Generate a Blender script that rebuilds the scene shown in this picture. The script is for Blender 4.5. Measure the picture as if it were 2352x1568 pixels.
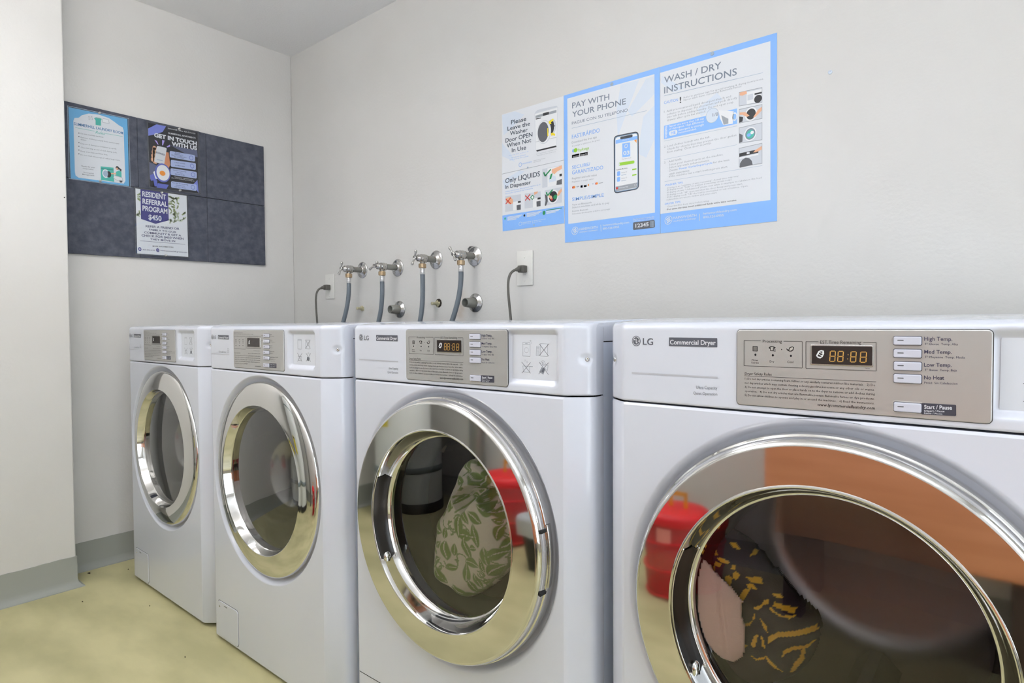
import bpy, bmesh, math, random
from math import sin, cos, pi, radians, sqrt, atan2, hypot
from mathutils import Vector, Matrix, noise
for o in list(bpy.data.objects): bpy.data.objects.remove(o, do_unlink=True)
S = bpy.context.scene
COL = S.collection
# ------------------------------------------------------------------ camera, world, exposure
F_PX, YAW, PITCH, ROLL = 1396.07, 0.692975, -0.026522, -0.0060006
CAM = Vector((2.85276, -1.69152, 0.96588))
fw = Vector((-sin(YAW)*cos(PITCH), cos(YAW)*cos(PITCH), sin(PITCH)))
rt = Vector((cos(YAW), sin(YAW), 0)); up = rt.cross(fw)
r2 = rt*cos(ROLL)+up*sin(ROLL); u2 = -rt*sin(ROLL)+up*cos(ROLL)
cd = bpy.data.cameras.new('camera'); cam = bpy.data.objects.new('camera', cd); COL.objects.link(cam)
M4 = Matrix((r2, u2, -fw)).transposed().to_4x4(); M4.translation = CAM
cam.matrix_world = M4
cd.sensor_width = 36; cd.lens = F_PX/2352*36; cd.clip_start = .01
S.camera = cam
W = bpy.data.worlds.new('world'); S.world = W; W.use_nodes = True
W.node_tree.nodes['Background'].inputs[0].default_value = (.8, .85, 1, 1)
W.node_tree.nodes['Background'].inputs[1].default_value = .3
S.view_settings.view_transform = 'Standard'; S.view_settings.look = 'None'; S.view_settings.gamma = 1
S.view_settings.use_curve_mapping = False
S.view_settings.exposure = 0.04
LAMP_E = ((23, 8.5), (13, 1.8))   # up and down strength of the two ceiling fittings
DAY_E = 3.0                    # daylight in the glazed opening in the right-hand wall
H = 2.334                      # ceiling height
XP, YP = .158, -1.005          # where the left wall steps out
YF, XR = -2.36, 4.3            # wall behind the camera, wall on the right

# ------------------------------------------------------------------ colour and materials
def lin(c):
    return tuple(((v/255)/12.92 if v/255 <= .04045 else ((v/255+.055)/1.055)**2.4) for v in c)
MAT = {}
def mat(name, rgb, rough=.5, metal=0, coat=0, bump=None, mottle=None, emit=0, spec=.5, aniso=0, alpha=1):
    m = bpy.data.materials.new(name); m.use_nodes = True; nt = m.node_tree; b = nt.nodes['Principled BSDF']
    c = lin(rgb)+(1,)
    b.inputs['Base Color'].default_value = c; b.inputs['Roughness'].default_value = rough; b.inputs['Metallic'].default_value = metal
    b.inputs['Coat Weight'].default_value = coat; b.inputs['Coat Roughness'].default_value = .06; b.inputs['Specular IOR Level'].default_value = spec
    b.inputs['Alpha'].default_value = alpha
    if emit: b.inputs['Emission Color'].default_value = c; b.inputs['Emission Strength'].default_value = emit
    tc = None
    def coord(sc=None):
        t = nt.nodes.new('ShaderNodeTexCoord')
        if sc is None: return t.outputs['Object']
        mp = nt.nodes.new('ShaderNodeMapping'); mp.inputs['Scale'].default_value = sc
        nt.links.new(t.outputs['Object'], mp.inputs['Vector']); return mp.outputs['Vector']
    if bump:
        sc, st, det = bump[:3]
        n = nt.nodes.new('ShaderNodeTexNoise'); n.inputs['Scale'].default_value = 1 if isinstance(sc, tuple) else sc; n.inputs['Detail'].default_value = det
        nt.links.new(coord(sc if isinstance(sc, tuple) else None), n.inputs['Vector'])
        bp = nt.nodes.new('ShaderNodeBump'); bp.inputs['Strength'].default_value = st; bp.inputs['Distance'].default_value = bump[3] if len(bump) > 3 else .002
        nt.links.new(n.outputs['Fac'], bp.inputs['Height']); nt.links.new(bp.outputs['Normal'], b.inputs['Normal'])
    if mottle:
        rgb2, sc, lo, hi = mottle
        n = nt.nodes.new('ShaderNodeTexNoise'); n.inputs['Scale'].default_value = 1 if isinstance(sc, tuple) else sc; n.inputs['Detail'].default_value = 6
        nt.links.new(coord(sc if isinstance(sc, tuple) else None), n.inputs['Vector'])
        cr = nt.nodes.new('ShaderNodeValToRGB'); cr.color_ramp.elements[0].position = lo; cr.color_ramp.elements[1].position = hi
        cr.color_ramp.elements[0].color = c; cr.color_ramp.elements[1].color = lin(rgb2)+(1,)
        nt.links.new(n.outputs['Fac'], cr.inputs['Fac']); nt.links.new(cr.outputs['Color'], b.inputs['Base Color'])
    MAT[name] = m; return m
def nodes_of(m): return m.node_tree, m.node_tree.nodes['Principled BSDF']

mat('wall_paint', (223, 222, 219), .55, bump=(95, .22, 3, .003), mottle=((217, 215, 211), 1.6, .35, .7))
mat('ceiling_texture', (238, 238, 238), .8, bump=(120, .5, 3, .003))
mat('vinyl_floor', (208, 200, 152), .42, mottle=((182, 176, 131), (3.2, 7.0, 1), .36, .66), bump=(60, .05, 3))
mat('cove_base', (160, 163, 156), .5, bump=(40, .08, 3))
mat('enamel', (216, 220, 231), .22, coat=.5)
mat('enamel_cab', (226, 234, 248), .3, coat=.3)
mat('chrome', (222, 221, 219), .045, 1)
mat('chrome_dull', (190, 188, 184), .22, 1, bump=(160, .12, 3))
mat('chrome_old', (196, 196, 196), .22, 1, bump=(70, .2, 4), mottle=((150, 146, 138), 60, .5, .75))
mat('steel_plate', (190, 189, 187), .32, .5, bump=((6, 6, 700), .04, 2, .001))
mat('drum_steel', (168, 164, 170), .35, 1, bump=(30, .1, 2))
mat('bowl_glass', (150, 150, 152), .12, .75)
mat('gasket', (62, 62, 64), .6)
mat('dark_gap', (28, 28, 30), .7)
mat('handle_dark', (26, 21, 15), .22)
mat('button_face', (206, 208, 222), .3, coat=.3)
mat('display_dark', (44, 36, 34), .12)
mat('screw', (205, 205, 205), .2, 1)
mat('felt', (72, 76, 88), .95, bump=(260, .5, 3, .002), mottle=((92, 96, 108), (40, 40, 40), .35, .72))
mat('plate_white', (232, 231, 226), .35, coat=.2)
mat('cord_grey', (98, 96, 90), .5)
mat('hose_grey', (106, 115, 124), .42, bump=(500, .15, 2, .0006))
mat('pipe_grey', (142, 142, 136), .5, .4, bump=(90, .3, 4), mottle=((134, 88, 56), 40, .60, .68))
mat('brass_pale', (196, 172, 140), .3, .9)
mat('crimp', (214, 214, 214), .3, .7)
mat('cream_plastic', (196, 190, 158), .6, bump=(120, .4, 3))
mat('hole_dark', (48, 42, 34), .9)
mat('pin', (214, 214, 212), .25, .3)
mat('red_mesh', (214, 36, 44), .55, alpha=.66)
mat('red_rim', (222, 26, 34), .5)
mat('tag_pink', (246, 150, 140), .7)
mat('yellow_strap', (236, 168, 20), .5)
mat('bin_black', (34, 33, 34), .45)
mat('liner', (226, 228, 230), .35, alpha=.7, bump=(25, .5, 4, .01))
mat('heater_white', (228, 232, 230), .3, coat=.4)
mat('strap_grey', (128, 140, 142), .5)
mat('label_yellow', (214, 196, 20), .5)
mat('galvanised', (150, 150, 146), .35, .8)
mat('wood_brown', (238, 160, 118), .42, mottle=((218, 140, 98), (3, 3, 30), .3, .7))
mat('wood_dark', (58, 42, 34), .6)
mat('lamp_housing', (235, 235, 232), .5)
mat('cloth_pink', (255, 230, 225), .95, bump=(330, .5, 4, .0012))
mat('lint', (60, 50, 34), .9)
for n, c in dict(sky_blue=(136, 186, 250), poster_white=(228, 231, 235), pale_blue=(217, 227, 239), slate=(122, 134, 150), print_blue=(126, 176, 236),
    grey_blue=(166, 184, 204), soft_grey=(158, 163, 170), navy_text=(44, 66, 82), navy=(46, 50, 96), ink=(32, 34, 40), lime=(150, 206, 40), green=(24, 140, 84), red=(214, 48, 40),
    orange=(240, 150, 50), yellow=(244, 222, 20), card_blue=(40, 120, 200), phone_dark=(48, 54, 66), phone_edge=(120, 150, 180), screen_white=(236, 238, 240), badge_grey=(92, 94, 100),
    picture_grey=(208, 213, 220), skin=(232, 176, 140), skin_dark=(208, 136, 96), teal=(70, 184, 170), teal_dark=(40, 140, 130), flyer_blue=(104, 176, 222), deep_blue=(52, 122, 176), grey_text=(120, 126, 134),
    flyer_black=(26, 28, 38), flyer_grey=(92, 98, 128), periwinkle=(120, 132, 214), periwinkle_dark=(92, 104, 190), lavender=(176, 160, 232), screen_grey=(218, 220, 224), pill_blue=(172, 186, 224),
    indigo=(58, 56, 128), bill_green=(150, 164, 118), bill_grey=(186, 196, 170), bill_dark=(92, 104, 78), logo_grey=(92, 94, 104), enamel_print=(228, 230, 236), pale_print=(186, 188, 196), plate_print=(48, 46, 46),
    plate_light=(196, 192, 186), button_print=(58, 58, 86), badge_dark=(66, 66, 78), sticker_white=(218, 222, 230), picto_grey=(150, 156, 166), picto_dark=(104, 108, 118)).items():
    mat(n, c, .45 if n not in ('flyer_black',) else .3)
mat('amber', (190, 146, 70), .5, emit=.22)
# thin glass: Fresnel mirror over a tinted clear pane
def glass(name, tint, base, boost):
    m = bpy.data.materials.new(name); m.use_nodes = True; nt = m.node_tree
    for n in list(nt.nodes): nt.nodes.remove(n)
    o = nt.nodes.new('ShaderNodeOutputMaterial'); t = nt.nodes.new('ShaderNodeBsdfTransparent'); g = nt.nodes.new('ShaderNodeBsdfGlossy'); mx = nt.nodes.new('ShaderNodeMixShader')
    fr = nt.nodes.new('ShaderNodeFresnel'); fr.inputs['IOR'].default_value = 1.5
    ma = nt.nodes.new('ShaderNodeMath'); ma.operation = 'MULTIPLY_ADD'; ma.inputs[1].default_value = boost; ma.inputs[2].default_value = base; ma.use_clamp = True
    t.inputs['Color'].default_value = tint+(1,); g.inputs['Roughness'].default_value = .01; g.inputs['Color'].default_value = (.95, .95, .95, 1)
    nt.links.new(fr.outputs[0], ma.inputs[0]); nt.links.new(ma.outputs[0], mx.inputs[0]); nt.links.new(t.outputs[0], mx.inputs[1]); nt.links.new(g.outputs[0], mx.inputs[2]); nt.links.new(mx.outputs[0], o.inputs['Surface'])
    MAT[name] = m
glass('door_glass', (1, 1, .99), .03, 1.1)
glass('washer_glass', (.88, .88, .87), .05, 1.4)
glass('sleeve', (.93, .94, .95), .02, .6)
# wall stains: rust drips and scuffs under the right-hand tap, each with its own place on the wall
def add_stains(m, spots, rgb):
    nt, b = nodes_of(m)
    src = b.inputs['Base Color'].links[0].from_socket
    geo = nt.nodes.new('ShaderNodeNewGeometry'); sep = nt.nodes.new('ShaderNodeSeparateXYZ'); nt.links.new(geo.outputs['Position'], sep.inputs[0])
    n = nt.nodes.new('ShaderNodeTexNoise'); n.inputs['Scale'].default_value = 24; n.inputs['Detail'].default_value = 6
    def math_(op, a, c_=None):
        q = nt.nodes.new('ShaderNodeMath'); q.operation = op
        for i, v in enumerate((a, c_)):
            if v is None: continue
            if hasattr(v, 'node'): nt.links.new(v, q.inputs[i])
            else: q.inputs[i].default_value = v
        return q.outputs[0]
    tot = None
    for (x, z, sx, sz, k) in spots:
        dx = math_('DIVIDE', math_('SUBTRACT', sep.outputs[0], x), sx); dz = math_('DIVIDE', math_('SUBTRACT', sep.outputs[2], z), sz)
        e = math_('MULTIPLY', math_('POWER', 2.718, math_('MULTIPLY', math_('ADD', math_('MULTIPLY', dx, dx), math_('MULTIPLY', dz, dz)), -1)), k)
        tot = e if tot is None else math_('ADD', tot, e)
    nr = nt.nodes.new('ShaderNodeMapRange'); nr.inputs[1].default_value = .42; nr.inputs[2].default_value = .66
    nt.links.new(n.outputs['Fac'], nr.inputs[0])
    near = math_('GREATER_THAN', sep.outputs[1], -.05)
    f = math_('MULTIPLY', math_('MULTIPLY', tot, nr.outputs[0]), near)
    mx = nt.nodes.new('ShaderNodeMixRGB'); mx.inputs[2].default_value = lin(rgb)+(1,)
    nt.links.new(f, mx.inputs[0]); nt.links.new(src, mx.inputs[1]); nt.links.new(mx.outputs[0], b.inputs['Base Color'])
add_stains(MAT['wall_paint'], [(1.195, 1.07, .022, .06, .55), (1.175, 1.00, .03, .03, .4), (.60, 1.03, .06, .05, .18), (.82, 1.245, .02, .02, .35), (.86, 1.01, .05, .03, .2)], (168, 132, 92))
# floor scuffs and specks
nt, b = nodes_of(MAT['vinyl_floor']); s0 = b.inputs['Base Color'].links[0].from_socket
vo = nt.nodes.new('ShaderNodeTexNoise'); vo.inputs['Scale'].default_value = 9; vo.inputs['Detail'].default_value = 10; vo.inputs['Roughness'].default_value = .7
mr = nt.nodes.new('ShaderNodeMapRange'); mr.inputs[1].default_value = .64; mr.inputs[2].default_value = .74; mr.inputs[4].default_value = .45
mx = nt.nodes.new('ShaderNodeMixRGB'); mx.inputs[2].default_value = lin((150, 156, 116))+(1,)
nt.links.new(vo.outputs['Fac'], mr.inputs[0]); nt.links.new(mr.outputs[0], mx.inputs[0]); nt.links.new(s0, mx.inputs[1]); nt.links.new(mx.outputs[0], b.inputs['Base Color'])
# cloths whose printed pattern is stored per vertex
def pattern_mat(name, base, print_, rough, bump):
    m = mat(name, base, rough, bump=bump); nt, b = nodes_of(m)
    a = nt.nodes.new('ShaderNodeAttribute'); a.attribute_name = 'print'
    mx = nt.nodes.new('ShaderNodeMixRGB'); mx.inputs[1].default_value = lin(base)+(1,); mx.inputs[2].default_value = lin(print_)+(1,)
    nt.links.new(a.outputs['Fac'], mx.inputs[0]); nt.links.new(mx.outputs[0], b.inputs['Base Color'])
pattern_mat('cloth_leaf', (255, 252, 238), (150, 176, 104), .9, (300, .5, 3, .002))
pattern_mat('cloth_dark', (58, 44, 60), (255, 204, 70), .9, (400, .4, 3, .001))

for n in ('cloth_pink', 'cloth_leaf'): MAT[n].node_tree.nodes['Principled BSDF'].inputs['Sheen Weight'].default_value = .35
# ------------------------------------------------------------------ mesh helpers
class MB:
    def __init__(s): s.v = []; s.f = []; s.m = []; s.mi = []; s.sm = []
    def slot(s, m):
        if m not in s.m: s.m.append(m)
        return s.m.index(m)
    def add(s, vs, fs, m, smooth=True):
        o = len(s.v); s.v += [tuple(v) for v in vs]; k = s.slot(m)
        for f in fs: s.f.append([i+o for i in f]); s.mi.append(k); s.sm.append(smooth)
        return s
    def box(s, x0, x1, y0, y1, z0, z1, m, bev=0):
        if not bev:
            vs = [(x, y, z) for x in (x0, x1) for y in (y0, y1) for z in (z0, z1)]
            return s.add(vs, [(0, 1, 3, 2), (4, 6, 7, 5), (0, 4, 5, 1), (2, 3, 7, 6), (0, 2, 6, 4), (1, 5, 7, 3)], m, False)
        bm = bmesh.new(); bmesh.ops.create_cube(bm, size=1)
        for v in bm.verts: v.co = Vector(((x0+x1)/2+v.co.x*(x1-x0), (y0+y1)/2+v.co.y*(y1-y0), (z0+z1)/2+v.co.z*(z1-z0)))
        bmesh.ops.bevel(bm, geom=bm.edges[:], offset=bev, segments=3, affect='EDGES', profile=.5)
        bm.verts.index_update(); s.add([v.co[:] for v in bm.verts], [[v.index for v in f.verts] for f in bm.faces], m, True); bm.free(); return s
    def lathe(s, o, ax, prof, m, n=48, a0=0, a1=2*pi, smooth=True, ref=None):
        """prof: (radius, distance along ax)"""
        o = Vector(o); ax = Vector(ax).normalized()
        u = Vector(ref) if ref else (Vector((1, 0, 0)) if abs(ax.x) < .9 else Vector((0, 0, 1))); u = (u-ax*u.dot(ax)).normalized(); w = ax.cross(u)
        full = abs(a1-a0-2*pi) < 1e-6; cnt = n if full else n+1; vs = []
        for r, d in prof:
            for k in range(cnt):
                a = a0+(a1-a0)*k/n; vs.append(o+ax*d+(u*cos(a)+w*sin(a))*r)
        fs = []
        for i in range(len(prof)-1):
            for k in range(n if full else n):
                k2 = (k+1) % cnt; fs.append((i*cnt+k, i*cnt+k2, (i+1)*cnt+k2, (i+1)*cnt+k))
        return s.add(vs, fs, m, smooth)
    def tube(s, pts, r, m, n=14, closed_caps=True):
        pts = [Vector(p) for p in pts]; rs = r if isinstance(r, (list, tuple)) else [r]*len(pts); vs = []; last = None
        for i, p in enumerate(pts):
            t = (pts[min(i+1, len(pts)-1)]-pts[max(i-1, 0)]).normalized()
            if last is None: u = t.orthogonal().normalized()
            else: u = (last-t*last.dot(t)).normalized()
            last = u; w = t.cross(u)
            for k in range(n): a = 2*pi*k/n; vs.append(p+(u*cos(a)+w*sin(a))*rs[i])
        fs = [(i*n+k, i*n+(k+1) % n, (i+1)*n+(k+1) % n, (i+1)*n+k) for i in range(len(pts)-1) for k in range(n)]
        if closed_caps: fs += [list(range(n))[::-1], [(len(pts)-1)*n+k for k in range(n)]]
        return s.add(vs, fs, m)
    def ball(s, c, rx, ry, rz, m, n=16):
        vs = []; fs = []
        for i in range(n//2+1):
            t = pi*i/(n//2)
            for k in range(n): a = 2*pi*k/n; vs.append((c[0]+rx*sin(t)*cos(a), c[1]+ry*sin(t)*sin(a), c[2]+rz*cos(t)))
        for i in range(n//2):
            for k in range(n): fs.append((i*n+k, i*n+(k+1) % n, (i+1)*n+(k+1) % n, (i+1)*n+k))
        return s.add(vs, fs, m)
    def build(s, name, parent=None, weld=True):
        me = bpy.data.meshes.new(name); me.from_pydata(s.v, [], s.f)
        for m in s.m: me.materials.append(MAT[m])
        me.polygons.foreach_set('material_index', s.mi); me.polygons.foreach_set('use_smooth', s.sm)
        me.update()
        o = bpy.data.objects.new(name, me); COL.objects.link(o); o.parent = parent
        return o
def fixn(o):
    bm = bmesh.new(); bm.from_mesh(o.data); bmesh.ops.remove_doubles(bm, verts=bm.verts, dist=1e-6); bmesh.ops.recalc_face_normals(bm, faces=bm.faces); bm.to_mesh(o.data); bm.free(); return o
def angle_smooth(o, deg=35):
    bm = bmesh.new(); bm.from_mesh(o.data); bmesh.ops.remove_doubles(bm, verts=bm.verts, dist=1e-6); bmesh.ops.recalc_face_normals(bm, faces=bm.faces)
    for e in bm.edges:
        if len(e.link_faces) == 2 and e.calc_face_angle(0) > radians(deg): e.smooth = False
    for f in bm.faces: f.smooth = True
    bm.to_mesh(o.data); bm.free(); return o
def tag(o, label=None, cat=None, group=None, kind=None):
    for k, v in (('label', label), ('category', cat), ('group', group), ('kind', kind)):
        if v: o[k] = v
    return o
def empty(name, loc, label, cat, group=None):
    o = bpy.data.objects.new(name, None); COL.objects.link(o); o.location = loc; o.empty_display_size = .05
    return tag(o, label, cat, group)
def copy_tree(o, parent=None):
    c = o.copy(); COL.objects.link(c); c.parent = parent
    for ch in [x for x in bpy.data.objects if x.parent == o]: copy_tree(ch, c)
    return c

# ------------------------------------------------------------------ flat print: lettering and shapes
ART = {
 'pay': [('p',[(1.6803,1.7305),(2.0269,1.7305),(2.0281,1.2383),(1.6833,1.2418)],'sky_blue',0),
  ('p',[(1.6946,1.7173),(2.01,1.7141),(2.0115,1.302),(1.6973,1.3027)],'poster_white',1),
  ('p',[(1.8954,1.7118),(1.9588,1.7106),(1.8851,1.5543),(1.8802,1.6345)],'pale_blue',1.3),
  ('p',[(1.9731,1.5963),(2.01,1.6218),(2.01,1.5208),(1.9825,1.4709),(1.9539,1.4889)],'pale_blue',1.3),
  ('p',[(1.9825,1.7079),(2.01,1.7091),(2.01,1.6554),(1.9347,1.6048),(1.92,1.6254)],'pale_blue',1.3),
  ('t','PAY WITH',(1.7142,1.6806),(1.8548,1.6761),(1.7143,1.6996),'slate',0.02,0,2),
  ('t','YOUR PHONE',(1.7141,1.6514),(1.9136,1.6482),(1.7142,1.6704),'slate',0.02,0,2),
  ('t','PAGUE CON SU TELEFONO',(1.7129,1.6275),(1.92,1.6241),(1.7129,1.6373),'slate',0.01,0,2),
  ('l',(1.7128,1.6159),(1.9849,1.6115),0.0012,'grey_blue',2),
  ('t','FAST/RÁPIDO',(1.7127,1.5811),(1.8198,1.5814),(1.7127,1.5946),'print_blue',0.015,0,2),
  ('t','SECURE/',(1.7128,1.4819),(1.7834,1.4815),(1.7129,1.4931),'print_blue',0.015,0,2),
  ('t','GARANTIZADO',(1.7128,1.4642),(1.8321,1.4619),(1.7128,1.4767),'print_blue',0.015,0,2),
  ('t','SIMPLE/SIMPLE',(1.713,1.3768),(1.8345,1.3749),(1.713,1.388),'print_blue',0.015,0,2),
  ('t','Download the free app',(1.7126,1.5657),(1.8087,1.5652),(1.7126,1.5727),'soft_grey',0,0,2),
  ('t','Descarga la aplicacion de gratis',(1.7137,1.5548),(1.8193,1.555),(1.7137,1.5595),'soft_grey',0,0,2),
  ('t','Register and add value',(1.7127,1.4478),(1.8084,1.4446),(1.7127,1.4544),'soft_grey',0,0,2),
  ('t','Registrar y cargar valor',(1.7127,1.4376),(1.7967,1.4347),(1.7127,1.4422),'soft_grey',0,0,2),
  ('t','Turn on Bluetooth',(1.7129,1.3614),(1.7884,1.3598),(1.7129,1.367),'soft_grey',0,0,2),
  ('t','Select a machine and slide to pay',(1.7129,1.3525),(1.8542,1.3498),(1.7129,1.3586),'soft_grey',0,0,2),
  ('t','Encienda Bluetooth',(1.7128,1.3408),(1.7748,1.3396),(1.7129,1.3455),'soft_grey',0,0,2),
  ('t','Seleccione una maquina y deslice para pagar',(1.7128,1.3319),(1.8583,1.3305),(1.7128,1.3366),'soft_grey',0,0,2),
  ('e',(1.7271,1.5412),(1.7349,1.5413),(1.7271,1.5481),0,'lime',2),
  ('e',(1.7193,1.5412),(1.7249,1.5413),(1.7193,1.5468),0,'sky_blue',1.8),
  ('t','PayRange',(1.7371,1.5347),(1.7792,1.5351),(1.7371,1.5444),'lime',0.01,0,2),
  ('p',[(1.7125,1.5281),(1.7415,1.5283),(1.7415,1.5182),(1.7124,1.5178)],'ink',1),
  ('p',[(1.7448,1.5282),(1.7743,1.5269),(1.7743,1.5173),(1.7448,1.518)],'ink',1),
  ('t','App Store',(1.7164,1.5194),(1.7398,1.5199),(1.7164,1.5241),'poster_white',0,0,3),
  ('t','Google Play',(1.7486,1.5196),(1.7732,1.5193),(1.7487,1.5242),'poster_white',0,0,3),
  ('e',(1.7171,1.4211),(1.721,1.4213),(1.7171,1.4252),0,'red',2),
  ('e',(1.7216,1.4209),(1.7255,1.4211),(1.7216,1.425),0,'orange',2.2),
  ('t','VISA',(1.73,1.4191),(1.7405,1.4194),(1.73,1.4229),'navy',0.02,0,2),
  ('p',[(1.7461,1.4232),(1.7544,1.4229),(1.7543,1.4151),(1.7461,1.4154)],'card_blue',1),
  ('p',[(1.7587,1.4218),(1.7697,1.4215),(1.7696,1.4151),(1.7587,1.4153)],'grey_blue',1),
  ('e',(1.7767,1.42),(1.7794,1.4201),(1.7767,1.4232),0,'orange',2),
  ('e',(1.8057,1.4201),(1.8089,1.4203),(1.8057,1.4238),0,'red',2),
  ('e',(1.8094,1.42),(1.8126,1.4202),(1.8094,1.4236),0,'orange',2.2),
  ('l',(1.7913,1.421),(1.7956,1.4212),0.003,'grey_blue',2),
  ('l',(1.8157,1.4195),(1.831,1.4194),0.002,'soft_grey',2),
  ('r',[(1.8704,1.5586),(1.9573,1.5565),(1.9587,1.38),(1.8711,1.3782)],0.014,'phone_dark',1.6),
  ('r',[(1.874,1.5552),(1.9544,1.5528),(1.9558,1.3826),(1.8742,1.3813)],0.01,'phone_edge',2),
  ('r',[(1.8765,1.5525),(1.953,1.5505),(1.9539,1.3846),(1.8762,1.3841)],0.009,'screen_white',2.4),
  ('p',[(1.8775,1.5444),(1.953,1.5428),(1.953,1.5321),(1.8775,1.5329)],'sky_blue',2.8),
  ('r',[(1.8941,1.5512),(1.937,1.5503),(1.937,1.5417),(1.8941,1.5429)],0.004,'phone_dark',3.2),
  ('t','Washer 03',(1.9016,1.537),(1.9248,1.5368),(1.9016,1.5409),'poster_white',0,0,3.4),
  ('p',[(1.9011,1.5292),(1.9282,1.5274),(1.9287,1.4848),(1.901,1.4868)],'sky_blue',2.8),
  ('t','03',(1.9045,1.4927),(1.9263,1.4914),(1.9045,1.5049),'poster_white',0.05,0,3.2),
  ('e',(1.9145,1.5192),(1.9204,1.5194),(1.9145,1.5253),0.7,'poster_white',3),
  ('p',[(1.9419,1.5317),(1.9506,1.5325),(1.9506,1.5214)],'orange',3),
  ('t','Tap here to go',(1.899,1.4797),(1.9321,1.479),(1.899,1.4832),'soft_grey',0,0,3),
  ('r',[(1.8865,1.4722),(1.9433,1.4701),(1.9433,1.4606),(1.8865,1.4625)],0.006,'lime',3),
  ('e',(1.889,1.4669),(1.8925,1.4671),(1.889,1.4709),0,'poster_white',3.4),
  ('t','Available Machines',(1.8799,1.4495),(1.9188,1.4491),(1.8799,1.4535),'ink',0.01,0,3),
  ('r',[(1.8824,1.4455),(1.8935,1.4455),(1.8935,1.4314),(1.8824,1.4314)],0.003,'sky_blue',3),
  ('t','Washer 01',(1.8975,1.4378),(1.9173,1.4376),(1.8975,1.4417),'soft_grey',0,0,3),
  ('l',(1.8975,1.4316),(1.9149,1.4315),0.0015,'grey_blue',3),
  ('l',(1.9355,1.4429),(1.95,1.443),0.004,'lime',2.9),
  ('r',[(1.8824,1.4279),(1.8935,1.4279),(1.8934,1.4138),(1.8824,1.4138)],0.003,'sky_blue',3),
  ('t','Washer 01',(1.8975,1.4202),(1.9173,1.4202),(1.8975,1.4242),'soft_grey',0,0,3),
  ('l',(1.8974,1.4141),(1.9149,1.414),0.0015,'grey_blue',3),
  ('l',(1.9355,1.4255),(1.95,1.4258),0.004,'lime',2.9),
  ('p',[(1.8773,1.3995),(1.9539,1.401),(1.9539,1.3863),(1.8778,1.3848)],'soft_grey',2.9),
  ('e',(1.8823,1.3939),(1.8859,1.3941),(1.8823,1.3974),0,'red',3.2),
  ('e',(1.9466,1.3943),(1.95,1.3946),(1.9466,1.3982),0.8,'poster_white',3.2),
  ('t','Nearby',(1.8909,1.3913),(1.9222,1.3919),(1.8909,1.3957),'poster_white',0,0,3.2),
  ('e',(1.7238,1.2774),(1.7367,1.2787),(1.7239,1.2905),0.88,'poster_white',2),
  ('l',(1.7165,1.2791),(1.7278,1.2858),0.003,'poster_white',2),
  ('l',(1.7182,1.2742),(1.7295,1.281),0.003,'poster_white',2),
  ('l',(1.7199,1.2694),(1.7311,1.2762),0.003,'poster_white',2),
  ('t','HAINSWORTH',(1.7406,1.2766),(1.8111,1.2765),(1.7406,1.2849),'poster_white',0.01,0,2),
  ('t','LAUNDRY COMPANY',(1.7406,1.2687),(1.8111,1.2684),(1.7406,1.2733),'poster_white',0,0,2),
  ('l',(1.8228,1.2866),(1.8238,1.2648),0.0015,'poster_white',2),
  ('t','hainsworthlaundry.com',(1.8307,1.2808),(1.9246,1.2798),(1.8307,1.2876),'poster_white',0.01,0,2),
  ('t','800-526-0955',(1.8306,1.2695),(1.8897,1.2695),(1.8306,1.2763),'poster_white',0.01,0,2),
  ('r',[(1.9383,1.2809),(2.0106,1.2804),(2.0115,1.2574),(1.9383,1.2574)],0.004,'badge_grey',1.6),
  ('t','12345',(1.9465,1.2639),(1.9909,1.2643),(1.9465,1.2756),'poster_white',0.05,0,3),
  ('p',[(1.997,1.2777),(1.9999,1.2778),(1.9999,1.2732),(1.997,1.273)],'grey_blue',2.2),
  ('p',[(2.0008,1.2773),(2.0036,1.2774),(2.0036,1.2727),(2.0008,1.2726)],'grey_blue',2.2),
  ('p',[(2.0045,1.2769),(2.0073,1.277),(2.0073,1.2723),(2.0045,1.2722)],'grey_blue',2.2),
  ('p',[(1.997,1.2718),(1.9999,1.2719),(1.9999,1.2672),(1.997,1.2671)],'grey_blue',2.2),
  ('p',[(2.0008,1.2713),(2.0036,1.2715),(2.0036,1.2668),(2.0008,1.2667)],'grey_blue',2.2),
  ('p',[(2.0045,1.2709),(2.0073,1.271),(2.0073,1.2664),(2.0045,1.2662)],'grey_blue',2.2),
  ('p',[(1.997,1.2658),(1.9999,1.2659),(1.9999,1.2612),(1.997,1.2611)],'grey_blue',2.2),
  ('p',[(2.0008,1.2654),(2.0036,1.2655),(2.0036,1.2608),(2.0008,1.2607)],'grey_blue',2.2),
  ('p',[(2.0045,1.265),(2.0073,1.2651),(2.0073,1.2604),(2.0045,1.2603)],'grey_blue',2.2),
  ('t','Please have unit number ready when calling',(1.9383,1.2879),(2.0096,1.2882),(1.9383,1.2931),'poster_white',0,0,2),
  ('t','Por favor tenga el numero de la unidad listo',(1.9383,1.2835),(2.0096,1.2835),(1.9383,1.2874),'poster_white',0,0,2)],
 'instructions': [('p',[(2.0278,1.7302),(2.3594,1.7292),(2.362,1.2371),(2.029,1.2382)],'sky_blue',0),
  ('p',[(2.0279,1.7131),(2.343,1.712),(2.3451,1.2945),(2.029,1.296)],'poster_white',1),
  ('p',[(2.0333,1.7038),(2.1042,1.6486),(2.0692,1.645),(2.0311,1.6836)],'pale_blue',1.3),
  ('p',[(2.1426,1.5788),(2.2001,1.6128),(2.2161,1.5893),(2.1552,1.556)],'pale_blue',1.3),
  ('t','WASH / DRY',(2.041,1.6789),(2.2119,1.6762),(2.041,1.6984),'slate',0.02,0,2),
  ('t','INSTRUCTIONS',(2.041,1.649),(2.2551,1.6472),(2.041,1.6686),'slate',0.02,0,2),
  ('l',(2.041,1.642),(2.3246,1.6344),0.001,'grey_blue',2),
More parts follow.
